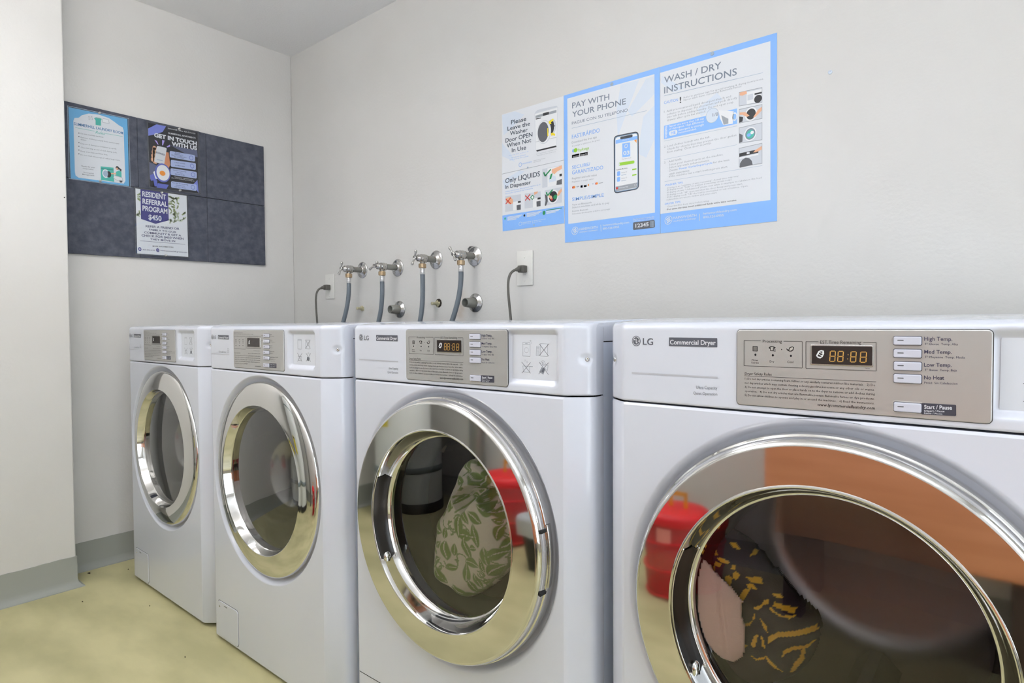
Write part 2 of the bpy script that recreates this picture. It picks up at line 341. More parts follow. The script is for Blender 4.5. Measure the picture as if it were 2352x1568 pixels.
  ('t','CAUTION',(2.0411,1.6179),(2.0846,1.6167),(2.0411,1.6266),'print_blue',0.01,0,2),
  ('t','!',(2.0899,1.6101),(2.0942,1.6099),(2.0899,1.6277),'ink',0.04,0,2),
  ('t','Refer to garment tags for special washing & drying instructions.',(2.102,1.6198),(2.3265,1.616),(2.102,1.6251),'soft_grey',0,0,2),
  ('t','Never wash items containing flammable fumes.',(2.102,1.6125),(2.2686,1.6112),(2.102,1.6178),'soft_grey',0,0,2),
  ('t','1. Add pre-measured liquid detergent,bleach and',(2.0411,1.5925),(2.239,1.5904),(2.0411,1.5987),'soft_grey',0,0,2),
  ('t','softener to dispenser. Put all powders and pods directly',(2.0505,1.5829),(2.2561,1.5825),(2.0505,1.5891),'soft_grey',0,0,2),
  ('t','into tub before adding laundry. Do not open soap',(2.0505,1.5746),(2.2461,1.5733),(2.0505,1.5808),'soft_grey',0,0,2),
  ('t','drawer after cycle has started.',(2.0506,1.5655),(2.1684,1.5658),(2.0506,1.5717),'soft_grey',0,0,2),
  ('t','2. Load clothes loosely into the tub.',(2.0411,1.4896),(2.1809,1.4917),(2.0411,1.4958),'soft_grey',0,0,2),
  ('t','Check for objects that may prevent the door gasket',(2.0506,1.4807),(2.2549,1.4815),(2.0506,1.4869),'soft_grey',0,0,2),
  ('t','from sealing. Close door securely.',(2.0506,1.472),(2.1842,1.474),(2.0506,1.4782),'soft_grey',0,0,2),
  ('t','3. · Add funds.',(2.0412,1.4428),(2.0967,1.4451),(2.0412,1.4491),'soft_grey',0,0,2),
  ('t','· Select your desired cycle on the machine.',(2.0516,1.4343),(2.2186,1.4356),(2.0516,1.4402),'soft_grey',0,0,2),
  ('t','· Select any wash enhancements.',(2.0516,1.426),(2.1795,1.4264),(2.0516,1.4318),'soft_grey',0,0,2),
  ('t','· Choose',(2.0516,1.4168),(2.0836,1.4173),(2.0516,1.4227),'soft_grey',0,0,2),
  ('t','for the best',(2.1893,1.418),(2.2357,1.4177),(2.1893,1.4231),'soft_grey',0,0,2),
  ('t','wash experience.',(2.057,1.4072),(2.1209,1.4075),(2.057,1.413),'soft_grey',0,0,2),
  ('t','· If the machine has a start button,press start.',(2.0516,1.3998),(2.2314,1.3998),(2.0516,1.4056),'soft_grey',0,0,2),
  ('t','· Display is an "estimate of time remaining". Actual time may vary.',(2.0471,1.3675),(2.2619,1.3699),(2.0471,1.3716),'soft_grey',0,0,2),
  ('t','· If display reads "Suds" be patient (removing excess soap)',(2.0471,1.3612),(2.2417,1.363),(2.0471,1.3658),'soft_grey',0,0,2),
  ('t','· If display shows "Unbalanced",please wait while it attempts to rebalance the load',(2.0471,1.3541),(2.3222,1.3554),(2.0471,1.3587),'soft_grey',0,0,2),
  ('t','· If display reads "dE" open and shut the door firmly and press start.',(2.0471,1.347),(2.2724,1.3467),(2.0471,1.3516),'soft_grey',0,0,2),
  ('t','· If the display reads "UE" the load is overloaded or out of balance. Open,',(2.0471,1.3403),(2.2869,1.3392),(2.0471,1.3449),'soft_grey',0,0,2),
  ('t','redistribute or remove clothes and press start.',(2.0494,1.3329),(2.2009,1.333),(2.0494,1.3375),'soft_grey',0,0,2),
  ('t','· Clean lint filter from dryer before using.',(2.0472,1.3127),(2.1785,1.3131),(2.0472,1.3173),'soft_grey',0,0,2),
  ('t','Power Cycle/SuperCycle',(2.088,1.4174),(2.1873,1.4179),(2.088,1.4228),'print_blue',0.02,0,2),
  ('t','WASHER TIPS',(2.0435,1.3759),(2.0994,1.3762),(2.0435,1.3814),'print_blue',0.02,0,2),
  ('t','DRYER TIPS',(2.0435,1.3207),(2.0925,1.3213),(2.0435,1.3261),'print_blue',0.02,0,2),
  ('t','· For extra dry time insert additional funds while time remains.',(2.0472,1.3043),(2.2564,1.3046),(2.0472,1.3089),'ink',0.02,0,2),
  ('p',[(2.0407,1.5543),(2.2562,1.5559),(2.2563,1.5143),(2.0407,1.5147)],'sky_blue',1.5),
  ('t','Never use more than 1/8 cup',(2.0568,1.5463),(2.1627,1.5467),(2.0568,1.5525),'poster_white',0.02,0,2),
  ('t','of detergent. High Efficiency',(2.0569,1.5388),(2.1627,1.5388),(2.0568,1.5446),'poster_white',0.02,0,2),
  ('t','detergent is strongly',(2.0856,1.5296),(2.1627,1.53),(2.0856,1.5353),'poster_white',0.02,0,2),
  ('t','recommended.',(2.0856,1.5218),(2.1406,1.5222),(2.0856,1.5275),'poster_white',0.02,0,2),
  ('t','WARNING',(2.0506,1.5169),(2.0506,1.5522),(2.0434,1.5171),'poster_white',0.04,0,2),
  ('r',[(2.0569,1.5355),(2.0826,1.5351),(2.0826,1.5208),(2.0569,1.5206)],0.01,'poster_white',2),
  ('t','HE',(2.0627,1.5244),(2.0773,1.5243),(2.0627,1.5335),'sky_blue',0.05,0,3),
  ('e',(2.1869,1.5521),(2.2047,1.5525),(2.1868,1.5719),0,'pale_blue',2),
  ('e',(2.1869,1.5521),(2.2055,1.5525),(2.1868,1.5727),0.95,'grey_blue',2.2),
  ('t','1/8',(2.1881,1.5487),(2.2035,1.5484),(2.1881,1.5582),'slate',0.01,0,3),
  ('p',[(2.2042,1.5628),(2.2469,1.5503),(2.2447,1.5168),(2.2183,1.5186),(2.2083,1.5403)],'screen_white',2.4),
  ('p',[(2.2123,1.5472),(2.2321,1.5331),(2.2322,1.5195),(2.2191,1.5196)],'soft_grey',2.8),
  ('e',(2.2497,1.535),(2.2559,1.5352),(2.2496,1.5466),0.7,'screen_white',2.4),
  ('l',(2.0407,1.5093),(2.2564,1.5085),0.0008,'grey_blue',2),
  ('l',(2.0407,1.455),(2.2566,1.4573),0.0008,'grey_blue',2),
  ('l',(2.0426,1.3899),(2.3239,1.389),0.0008,'grey_blue',2),
  ('l',(2.0424,1.6425),(2.2551,1.6368),0.0008,'grey_blue',2),
  ('p',[(2.261,1.5985),(2.3225,1.5968),(2.3227,1.5563),(2.2612,1.5605)],'soft_grey',1.6),
  ('p',[(2.2622,1.5967),(2.3215,1.5952),(2.3216,1.5581),(2.2623,1.5618)],'picture_grey',2),
  ('p',[(2.2612,1.5525),(2.3228,1.5518),(2.3229,1.5132),(2.2614,1.514)],'soft_grey',1.6),
  ('p',[(2.2624,1.5507),(2.3217,1.5502),(2.3218,1.5149),(2.2625,1.5153)],'picture_grey',2),
  ('p',[(2.2614,1.5025),(2.323,1.5038),(2.3232,1.4568),(2.2616,1.4594)],'soft_grey',1.6),
  ('p',[(2.2626,1.5007),(2.3219,1.5022),(2.3221,1.4586),(2.2627,1.4607)],'picture_grey',2),
  ('p',[(2.2616,1.4471),(2.3232,1.4493),(2.3235,1.394),(2.2618,1.3958)],'soft_grey',1.6),
  ('p',[(2.2628,1.4453),(2.3222,1.4476),(2.3224,1.3957),(2.263,1.3971)],'picture_grey',2),
  ('p',[(2.282,1.5934),(2.3215,1.5924),(2.3216,1.5605),(2.2821,1.561)],'screen_white',2.6),
  ('p',[(2.3027,1.5853),(2.3215,1.5849),(2.3215,1.5804),(2.3027,1.5808)],'ink',2.8),
  ('p',[(2.2839,1.5857),(2.2989,1.5854),(2.299,1.5703),(2.284,1.5705)],'picture_grey',2.8),
  ('e',(2.312,1.5683),(2.3223,1.5684),(2.312,1.5788),0,'ink',2.8),
  ('p',[(2.263,1.5969),(2.2812,1.5972),(2.2828,1.5896),(2.2706,1.5868),(2.263,1.5893)],'skin',3),
  ('e',(2.2936,1.5322),(2.31,1.5326),(2.2935,1.5504),0,'screen_white',2.6),
  ('e',(2.2936,1.5322),(2.3062,1.5325),(2.2935,1.5466),0,'ink',2.8),
  ('p',[(2.2624,1.5325),(2.2728,1.5286),(2.2709,1.5171),(2.2625,1.5156)],'ink',2.9),
  ('p',[(2.2632,1.5432),(2.2784,1.5408),(2.2898,1.5286),(2.2823,1.5267),(2.2708,1.5355),(2.2632,1.5363)],'skin',3.1),
  ('p',[(2.3217,1.5451),(2.3121,1.5399),(2.2992,1.5218),(2.3056,1.5218),(2.3217,1.5354)],'skin',3.1),
  ('e',(2.2919,1.4794),(2.3083,1.4802),(2.2918,1.4976),0,'screen_white',2.6),
  ('e',(2.2919,1.4794),(2.3054,1.48),(2.2918,1.4946),0,'slate',2.8),
  ('e',(2.2919,1.4786),(2.3024,1.4791),(2.2919,1.49),0,'teal',3),
  ('e',(2.2882,1.4771),(2.2934,1.4773),(2.2881,1.4816),0,'print_blue',3.2),
  ('e',(2.2968,1.4822),(2.3013,1.4824),(2.2968,1.4867),0,'screen_white',3.2),
  ('p',[(2.2626,1.4863),(2.2718,1.4807),(2.2711,1.4627),(2.2627,1.4609)],'badge_grey',2.9),
  ('p',[(2.2628,1.4324),(2.3134,1.4343),(2.3134,1.4249),(2.2629,1.4228)],'ink',2.6),
  ('p',[(2.2827,1.4313),(2.2902,1.4315),(2.2903,1.4266),(2.2827,1.4263)],'poster_white',2.9),
  ('p',[(2.3222,1.4414),(2.3052,1.4332),(2.2996,1.4281),(2.3071,1.4273),(2.3222,1.4316)],'skin',3.1),
  ('p',[(2.2637,1.3932),(2.2645,1.4048),(2.2706,1.4135),(2.2797,1.4178),(2.2896,1.4144),(2.2964,1.4063),(2.2987,1.395)],'badge_grey',2.7),
  ('p',[(2.2629,1.4209),(2.3134,1.423),(2.3134,1.4192),(2.2629,1.417)],'screen_white',2.7),
  ('e',(2.0549,1.2745),(2.0669,1.2759),(2.0548,1.2871),0.88,'poster_white',2),
  ('l',(2.048,1.2766),(2.0587,1.2828),0.003,'poster_white',2),
  ('l',(2.0494,1.2718),(2.0602,1.2781),0.003,'poster_white',2),
  ('l',(2.0509,1.267),(2.0617,1.2733),0.003,'poster_white',2),
  ('t','HAINSWORTH',(2.0696,1.2757),(2.1411,1.2756),(2.0696,1.2832),'poster_white',0.01,0,2),
  ('t','LAUNDRY COMPANY',(2.0696,1.2674),(2.1412,1.2671),(2.0696,1.272),'poster_white',0,0,2),
  ('l',(2.1504,1.2818),(2.1504,1.2616),0.0015,'poster_white',2),
  ('t','hainsworthlaundry.com',(2.1613,1.278),(2.2557,1.2775),(2.1613,1.2845),'poster_white',0.01,0,2),
  ('t','800-526-0955',(2.1613,1.2672),(2.22,1.2666),(2.1613,1.2736),'poster_white',0.01,0,2)],
 'leave_open': [('p',[(1.4083,1.729),(1.6796,1.7298),(1.6798,1.5176),(1.407,1.5154)],'poster_white',0),
  ('p',[(1.4083,1.7273),(1.4694,1.7269),(1.5122,1.7057),(1.4603,1.6739),(1.4158,1.6528)],'pale_blue',0.6),
  ('p',[(1.408,1.5796),(1.4084,1.6271),(1.4464,1.5861),(1.4681,1.5487)],'pale_blue',0.6),
  ('t','Please',(1.4516,1.6844),(1.5205,1.6828),(1.4517,1.6998),'navy_text',0.02,0,2),
  ('t','Leave the',(1.4347,1.6655),(1.5372,1.6629),(1.4348,1.6806),'navy_text',0.02,0,2),
  ('t','Washer',(1.446,1.6467),(1.5266,1.6438),(1.4462,1.6614),'navy_text',0.02,0,2),
  ('t','Door OPEN',(1.4245,1.6247),(1.5474,1.6229),(1.4247,1.6402),'navy_text',0.02,0,2),
  ('t','When Not',(1.4302,1.6057),(1.5418,1.6044),(1.4303,1.6208),'navy_text',0.02,0,2),
  ('t','In Use',(1.4539,1.585),(1.519,1.5836),(1.454,1.6001),'navy_text',0.02,0,2),
  ('t','Favor de dejar la puerta de',(1.441,1.5743),(1.5303,1.5732),(1.4411,1.577),'print_blue',0,0,2),
  ('t','lavadora abierta',(1.4529,1.5641),(1.5176,1.5637),(1.4529,1.5671),'print_blue',0,0,2),
  ('t','si no la va en uso cuando',(1.444,1.5579),(1.5302,1.5568),(1.444,1.5609),'print_blue',0,0,2),
  ('p',[(1.5574,1.6995),(1.6563,1.6993),(1.651,1.5698),(1.5607,1.5715)],'picture_grey',1),
  ('p',[(1.559,1.6978),(1.6548,1.6978),(1.6498,1.5713),(1.562,1.5732)],'screen_white',1.4),
  ('p',[(1.5615,1.7038),(1.5706,1.7088),(1.6505,1.7047),(1.6551,1.6996),(1.5582,1.7)],'picture_grey',1.4),
  ('p',[(1.5615,1.6908),(1.6504,1.6906),(1.6504,1.6817),(1.5614,1.6824)],'soft_grey',1.8),
  ('p',[(1.5937,1.692),(1.6189,1.6914),(1.6189,1.6825),(1.5936,1.683)],'ink',2.2),
  ('p',[(1.5622,1.6806),(1.5867,1.6794),(1.5847,1.6766),(1.563,1.6775)],'ink',2),
  ('l',(1.5617,1.6005),(1.65,1.5991),0.001,'soft_grey',2),
  ('e',(1.6305,1.638),(1.6494,1.6373),(1.6307,1.6646),0,'picture_grey',2),
  ('e',(1.6286,1.6384),(1.6404,1.638),(1.6287,1.6619),0,'ink',2.4),
  ('e',(1.5978,1.6272),(1.6281,1.6263),(1.598,1.667),0,'picture_grey',2.7),
  ('e',(1.597,1.6277),(1.6249,1.6269),(1.5972,1.6655),0,'screen_white',2.9),
  ('e',(1.5945,1.6279),(1.6178,1.6272),(1.5947,1.6619),0,'badge_grey',3.2),
  ('p',[(1.618,1.6598),(1.6247,1.6599),(1.6366,1.6652),(1.6393,1.6583),(1.6275,1.6539),(1.6298,1.6477),(1.6195,1.6499)],'yellow',3.4),
  ('p',[(1.6265,1.6166),(1.6344,1.6181),(1.6453,1.6111),(1.6441,1.605),(1.6343,1.6092),(1.6304,1.6062)],'yellow',3.4),
  ('p',[(1.6119,1.6371),(1.6155,1.637),(1.6169,1.6105),(1.6125,1.6098)],'yellow',3.4),
  ('e',(1.6431,1.6385),(1.6451,1.6384),(1.6431,1.6404),0,'ink',2.4),
  ('p',[(1.5636,1.5716),(1.6479,1.572),(1.6506,1.5667),(1.5665,1.5665)],'ink',1.8),
  ('t','Keep your washer smelling fresh',(1.5656,1.5569),(1.6498,1.5574),(1.5656,1.5599),'soft_grey',0,0,2),
  ('t','Mantenga su lavadora oliendo fresca',(1.5676,1.5514),(1.6466,1.551),(1.5676,1.5543),'soft_grey',0,0,2),
  ('e',(1.4927,1.5344),(1.5,1.5344),(1.4927,1.5417),0.8,'print_blue',2),
  ('t','HAINSWORTH',(1.5017,1.5335),(1.5439,1.5334),(1.5017,1.5381),'print_blue',0,0,2),
  ('t','hainsworthlaundry.com',(1.5522,1.5365),(1.6029,1.5366),(1.5522,1.5392),'soft_grey',0,0,2),
  ('t','800-526-0955',(1.5522,1.5313),(1.5838,1.5316),(1.5522,1.5339),'soft_grey',0,0,2)],
 'liquids': [('p',[(1.407,1.5154),(1.6798,1.5176),(1.6804,1.307),(1.4084,1.3082)],'poster_white',0),
  ('l',(1.407,1.5154),(1.6798,1.5176),0.0015,'soft_grey',0.5),
  ('p',[(1.4099,1.4907),(1.4895,1.515),(1.5109,1.5081),(1.4187,1.4588)],'pale_blue',0.6),
  ('p',[(1.4075,1.3654),(1.6795,1.3654),(1.6804,1.307),(1.4084,1.3082)],'sky_blue',0.8),
  ('t','Only LIQUIDS',(1.4224,1.4796),(1.5795,1.4806),(1.4226,1.4972),'navy_text',0.02,0,2),
  ('t','In Dispenser',(1.4223,1.4593),(1.5392,1.4595),(1.4224,1.4735),'navy_text',0.02,0,2),
  ('t','Utiliza unicamente detergentes liquidos en el',(1.4222,1.4474),(1.5805,1.45),(1.4222,1.4514),'print_blue',0,0,2),
  ('t','dispensador apropiado de su lavadora',(1.4221,1.4399),(1.5483,1.4417),(1.4222,1.444),'print_blue',0,0,2),
  ('p',[(1.5898,1.5028),(1.6716,1.502),(1.6713,1.4391),(1.5894,1.4383)],'picture_grey',1.4),
  ('p',[(1.4216,1.4328),(1.4945,1.4303),(1.4941,1.3754),(1.4211,1.3767)],'picture_grey',1.4),
  ('p',[(1.5116,1.4296),(1.5824,1.4276),(1.5821,1.3764),(1.5112,1.3773)],'picture_grey',1.4),
  ('p',[(1.5994,1.4281),(1.6713,1.4293),(1.6711,1.3779),(1.5991,1.3755)],'picture_grey',1.4),
  ('p',[(1.6119,1.5011),(1.6716,1.5005),(1.6713,1.4381),(1.6116,1.4385)],'screen_white',1.8),
  ('p',[(1.6618,1.4743),(1.6711,1.4741),(1.6711,1.4659),(1.6618,1.4658)],'ink',2),
  ('p',[(1.6512,1.4532),(1.6714,1.4564),(1.6713,1.4381),(1.6492,1.4393)],'badge_grey',2),
  ('p',[(1.6298,1.4949),(1.6495,1.4979),(1.6716,1.502),(1.6716,1.4895),(1.6533,1.4846),(1.6415,1.477),(1.6305,1.4836)],'skin',2.2),
  ('p',[(1.6337,1.4815),(1.6276,1.4633),(1.6197,1.4629),(1.6257,1.4796)],'green',2.5),
  ('p',[(1.6178,1.4777),(1.6454,1.47),(1.6493,1.4535),(1.6176,1.452)],'pale_blue',2),
  ('l',(1.4247,1.4225),(1.4476,1.4027),0.0035,'red',3),
  ('l',(1.4478,1.4246),(1.4245,1.4048),0.0035,'red',3),
  ('l',(1.5145,1.4225),(1.5363,1.4032),0.0035,'red',3),
  ('l',(1.5365,1.4245),(1.5144,1.4053),0.0035,'red',3),
  ('l',(1.5958,1.4909),(1.6017,1.477),0.005,'green',3),
  ('l',(1.6017,1.477),(1.6258,1.4955),0.005,'green',3),
  ('l',(1.6065,1.4211),(1.6118,1.4088),0.005,'green',3),
  ('l',(1.6118,1.4088),(1.6334,1.4259),0.005,'green',3),
  ('p',[(1.4251,1.4255),(1.4452,1.4279),(1.4583,1.4159),(1.4573,1.4026),(1.445,1.4009),(1.4272,1.41)],'skin',2.2),
  ('p',[(1.4583,1.4075),(1.4943,1.4077),(1.4941,1.3761),(1.458,1.3772)],'screen_white',1.8),
  ('p',[(1.4809,1.4072),(1.4939,1.4071),(1.4939,1.4011),(1.4809,1.4012)],'ink',2),
  ('p',[(1.4748,1.3936),(1.4938,1.3945),(1.4937,1.3761),(1.4755,1.3767)],'badge_grey',2),
  ('p',[(1.5544,1.4291),(1.571,1.429),(1.5668,1.4224),(1.5544,1.4193)],'skin',2.4),
  ('p',[(1.5364,1.4126),(1.5461,1.4211),(1.5556,1.4132),(1.546,1.4024)],'green',2.2),
  ('p',[(1.5406,1.412),(1.5465,1.4171),(1.5523,1.413),(1.546,1.4067)],'screen_white',2.5),
  ('p',[(1.5481,1.407),(1.5823,1.4072),(1.5821,1.3764),(1.5479,1.3759)],'screen_white',1.8),
  ('p',[(1.5688,1.4075),(1.5819,1.4073),(1.5818,1.4008),(1.5687,1.401)],'ink',2),
  ('p',[(1.5638,1.3951),(1.5818,1.3959),(1.5817,1.3771),(1.5645,1.3771)],'badge_grey',2),
  ('e',(1.6352,1.4021),(1.6572,1.403),(1.6354,1.4251),0,'screen_white',1.8),
  ('e',(1.6352,1.4021),(1.6525,1.4028),(1.6353,1.4206),0,'ink',2),
  ('e',(1.6443,1.4002),(1.6521,1.4006),(1.6443,1.4079),0,'green',2.6),
  ('p',[(1.5994,1.4162),(1.6114,1.408),(1.6125,1.3886),(1.6052,1.3751),(1.5992,1.3768),(1.6033,1.393)],'badge_grey',2.2),
  ('p',[(1.6134,1.411),(1.6293,1.4055),(1.6332,1.3938),(1.6273,1.393),(1.6174,1.4024)],'skin',2.5),
  ('p',[(1.6705,1.425),(1.6569,1.4159),(1.651,1.4041),(1.6588,1.4014),(1.6712,1.4154)],'skin',2.5),
  ('e',(1.6293,1.3934),(1.6328,1.3935),(1.6293,1.3966),0,'red',2.8),
  ('e',(1.421,1.3529),(1.4254,1.3531),(1.421,1.357),0,'teal',2),
  ('e',(1.5098,1.3532),(1.514,1.3534),(1.5098,1.3572),0,'ink',2),
  ('e',(1.5962,1.352),(1.6018,1.3523),(1.5962,1.3591),0,'green',2),
  ('l',(1.4322,1.3564),(1.5,1.3566),0.0022,'poster_white',2),
  ('l',(1.4321,1.3526),(1.4933,1.353),0.0022,'poster_white',2),
  ('l',(1.4321,1.3489),(1.4866,1.3492),0.0022,'poster_white',2),
  ('l',(1.4321,1.3452),(1.4731,1.3455),0.0022,'poster_white',2),
  ('l',(1.5205,1.3586),(1.5869,1.3588),0.0022,'poster_white',2),
  ('l',(1.5204,1.3549),(1.5803,1.3552),0.0022,'poster_white',2),
  ('l',(1.5204,1.3513),(1.5738,1.3516),0.0022,'poster_white',2),
  ('l',(1.5204,1.3476),(1.5606,1.3479),0.0022,'poster_white',2),
  ('l',(1.6059,1.3592),(1.671,1.3594),0.0022,'green',2),
  ('l',(1.6059,1.3556),(1.6646,1.3559),0.0022,'poster_white',2),
  ('l',(1.6059,1.3521),(1.6581,1.3524),0.0022,'poster_white',2),
  ('l',(1.6059,1.3485),(1.6452,1.3488),0.0022,'poster_white',2),
  ('e',(1.4916,1.326),(1.4989,1.3264),(1.4916,1.3327),0.85,'poster_white',2),
  ('t','HAINSWORTH',(1.5011,1.3263),(1.54,1.3269),(1.5011,1.3309),'poster_white',0.01,0,2),
  ('t','LAUNDRY COMPANY',(1.501,1.3223),(1.54,1.3229),(1.501,1.325),'poster_white',0,0,2),
  ('l',(1.5455,1.3319),(1.5467,1.3212),0.001,'poster_white',2),
  ('t','hainsworthlaundry.com',(1.5509,1.3286),(1.6029,1.3292),(1.5509,1.3322),'poster_white',0,0,2),
  ('t','800-526-0955',(1.5509,1.3231),(1.5846,1.3235),(1.5509,1.3263),'poster_white',0,0,2)],
 'rules': [('p',[(-0.9559,1.8219),(-0.7522,1.8279),(-0.7512,1.552),(-0.9541,1.5476)],'flyer_blue',0),
  ('p',[(-0.9403,1.7728),(-0.9368,1.7849),(-0.9228,1.7893),(-0.9122,1.8016),(-0.8888,1.8146),(-0.8545,1.8191),(-0.8197,1.8147),(-0.8002,1.8044),(-0.7836,1.7941),(-0.7704,1.7892),(-0.767,1.7773),(-0.7647,1.5717),(-0.7711,1.5591),(-0.9277,1.555),(-0.9378,1.5618),(-0.9397,1.5753)],'poster_white',1),
  ('t','SUMMERHILL LAUNDRY ROOM',(-0.9388,1.7576),(-0.7694,1.7608),(-0.9386,1.7685),'deep_blue',0.03,0,2),
  ('t','Rules',(-0.8676,1.7412),(-0.836,1.7434),(-0.8674,1.7532),'teal',0,0.3,2),
  ('l',(-0.9353,1.7481),(-0.8693,1.7497),0.0012,'teal',2),
  ('l',(-0.8336,1.7493),(-0.7712,1.7517),0.0012,'teal',2),
  ('p',[(-0.8709,1.8008),(-0.8644,1.806),(-0.8509,1.8068),(-0.8444,1.8049),(-0.8473,1.7962),(-0.8477,1.7766),(-0.8661,1.7756),(-0.8658,1.7933)],'teal',2),
  ('l',(-0.8663,1.8028),(-0.8491,1.8046),0.0015,'soft_grey',2.5),
  ('p',[(-0.8894,1.804),(-0.8849,1.8042),(-0.8844,1.7912),(-0.8882,1.7889),(-0.8906,1.7971)],'screen_white',2),
  ('l',(-0.8894,1.804),(-0.8844,1.7912),0.0012,'soft_grey',2.4),
  ('e',(-0.8873,1.7971),(-0.8839,1.7972),(-0.8871,1.8041),0.85,'soft_grey',2.2),
  ('p',[(-0.8807,1.8062),(-0.8761,1.8065),(-0.8756,1.7934),(-0.8795,1.7911),(-0.8819,1.7993)],'screen_white',2),
  ('l',(-0.8807,1.8062),(-0.8756,1.7934),0.0012,'soft_grey',2.4),
  ('e',(-0.8786,1.7993),(-0.8751,1.7994),(-0.8784,1.8063),0.85,'soft_grey',2.2),
  ('p',[(-0.8401,1.8069),(-0.8218,1.8088),(-0.8182,1.7932),(-0.8416,1.7914)],'screen_white',2),
  ('l',(-0.8401,1.8069),(-0.8218,1.8088),0.0012,'soft_grey',2.3),
  ('l',(-0.8218,1.8088),(-0.8182,1.7932),0.0012,'soft_grey',2.3),
  ('l',(-0.8182,1.7932),(-0.8416,1.7914),0.0012,'soft_grey',2.3),
  ('l',(-0.8416,1.7914),(-0.8401,1.8069),0.0012,'soft_grey',2.3),
  ('t','Do not overload machines',(-0.9174,1.7273),(-0.8402,1.7304),(-0.9173,1.7326),'grey_text',0.01,0,2),
  ('t','Remove clothes promptly from washers and',(-0.9177,1.7125),(-0.7852,1.7168),(-0.9176,1.7177),'grey_text',0.01,0,2),
  ('t','dryers.',(-0.9179,1.7042),(-0.8978,1.7048),(-0.9178,1.7094),'grey_text',0.01,0,2),
  ('t','Dispose of detergent containers properly.',(-0.9182,1.6881),(-0.7937,1.6937),(-0.9181,1.6933),'grey_text',0.01,0,2),
  ('t','Clean lint trap at end of each drying cycle.',(-0.9186,1.6732),(-0.7928,1.6789),(-0.9184,1.6785),'grey_text',0.01,0,2),
  ('t','Keep area clean and litter free.',(-0.9189,1.6584),(-0.826,1.663),(-0.9188,1.6636),'grey_text',0.01,0,2),
  ('t','Do not wash shoes,rugs,or other large items.',(-0.9192,1.6444),(-0.7818,1.6495),(-0.919,1.6496),'grey_text',0.01,0,2),
  ('t','Thanks for your',(-0.9193,1.6),(-0.8716,1.6027),(-0.9192,1.6057),'grey_text',0.01,0,2),
  ('t','cooperation',(-0.9132,1.5925),(-0.8775,1.594),(-0.9131,1.5973),'grey_text',0.01,0,2),
  ('t','Summerhill',(-0.9113,1.5771),(-0.8767,1.5779),(-0.9112,1.582),'grey_text',0.01,0,2),
  ('t','Management',(-0.9152,1.5686),(-0.8746,1.5708),(-0.9151,1.5738),'grey_text',0.01,0,2),
  ('e',(-0.9233,1.7294),(-0.9218,1.7294),(-0.9232,1.7316),0,'ink',2),
  ('e',(-0.9236,1.7159),(-0.9221,1.7159),(-0.9235,1.7181),0,'ink',2),
  ('e',(-0.924,1.6924),(-0.9226,1.6924),(-0.924,1.6946),0,'ink',2),
  ('e',(-0.9244,1.678),(-0.9229,1.678),(-0.9243,1.6802),0,'ink',2),
  ('e',(-0.9247,1.6632),(-0.9232,1.6632),(-0.9246,1.6654),0,'ink',2),
  ('e',(-0.925,1.6484),(-0.9235,1.6484),(-0.9249,1.6506),0,'ink',2),
  ('p',[(-0.8522,1.614),(-0.8068,1.6174),(-0.8056,1.5608),(-0.8522,1.5597)],'teal',2),
  ('p',[(-0.8504,1.6076),(-0.8073,1.6101),(-0.8074,1.6065),(-0.8505,1.6041)],'teal_dark',2.3),
  ('e',(-0.8353,1.5882),(-0.8236,1.5879),(-0.835,1.6053),0,'screen_white',2.3),
  ('e',(-0.8353,1.5882),(-0.8267,1.588),(-0.835,1.6012),0,'grey_blue',2.5),
  ('e',(-0.8244,1.5871),(-0.8157,1.5868),(-0.8241,1.5997),0,'ink',2.4),
  ('p',[(-0.7984,1.6019),(-0.7874,1.6103),(-0.7786,1.6056),(-0.7783,1.5829),(-0.7907,1.5861),(-0.8007,1.587)],'teal',2.7),
  ('e',(-0.7932,1.6187),(-0.7872,1.6186),(-0.7931,1.6264),0,'ink',2.7),
  ('p',[(-0.7899,1.6239),(-0.778,1.6157),(-0.7794,1.6054),(-0.7861,1.6124)],'ink',2.8),
  ('e',(-0.7945,1.6153),(-0.7909,1.6152),(-0.7944,1.6198),0,'skin',2.9),
  ('p',[(-0.8164,1.594),(-0.7984,1.5973),(-0.7966,1.5923),(-0.8165,1.5895)],'skin',2.9),
  ('p',[(-0.8046,1.5863),(-0.7767,1.5823),(-0.7737,1.5701),(-0.7931,1.5675),(-0.808,1.5753)],'screen_white',2.6),
  ('p',[(-0.787,1.57),(-0.7749,1.5708),(-0.7771,1.5626),(-0.7852,1.5612)],'ink',2.8),
  ('l',(-0.8046,1.5863),(-0.7767,1.5823),0.0012,'soft_grey',2.9),
  ('l',(-0.7767,1.5823),(-0.7737,1.5701),0.0012,'soft_grey',2.9),
  ('l',(-0.7737,1.5701),(-0.7931,1.5675),0.0012,'soft_grey',2.9),
  ('l',(-0.7931,1.5675),(-0.808,1.5753),0.0012,'soft_grey',2.9)],
 'contact': [('p',[(-0.6751,1.832),(-0.4724,1.8394),(-0.4728,1.5676),(-0.6727,1.5635)],'flyer_black',0),
  ('p',[(-0.6747,1.8078),(-0.6413,1.8338),(-0.6038,1.8345),(-0.6176,1.8074),(-0.6421,1.7921),(-0.6745,1.7775)],'periwinkle',1),
  ('p',[(-0.4765,1.6277),(-0.4728,1.5686),(-0.4951,1.6046)],'periwinkle',1),
  ('p',[(-0.6419,1.5839),(-0.5975,1.584),(-0.6068,1.5651),(-0.6467,1.5642)],'periwinkle_dark',1),
  ('p',[(-0.5873,1.757),(-0.475,1.7581),(-0.4736,1.7276),(-0.5304,1.7354)],'flyer_grey',0.7),
  ('p',[(-0.6724,1.6678),(-0.6361,1.6561),(-0.6412,1.6172),(-0.6726,1.5927)],'flyer_grey',0.7),
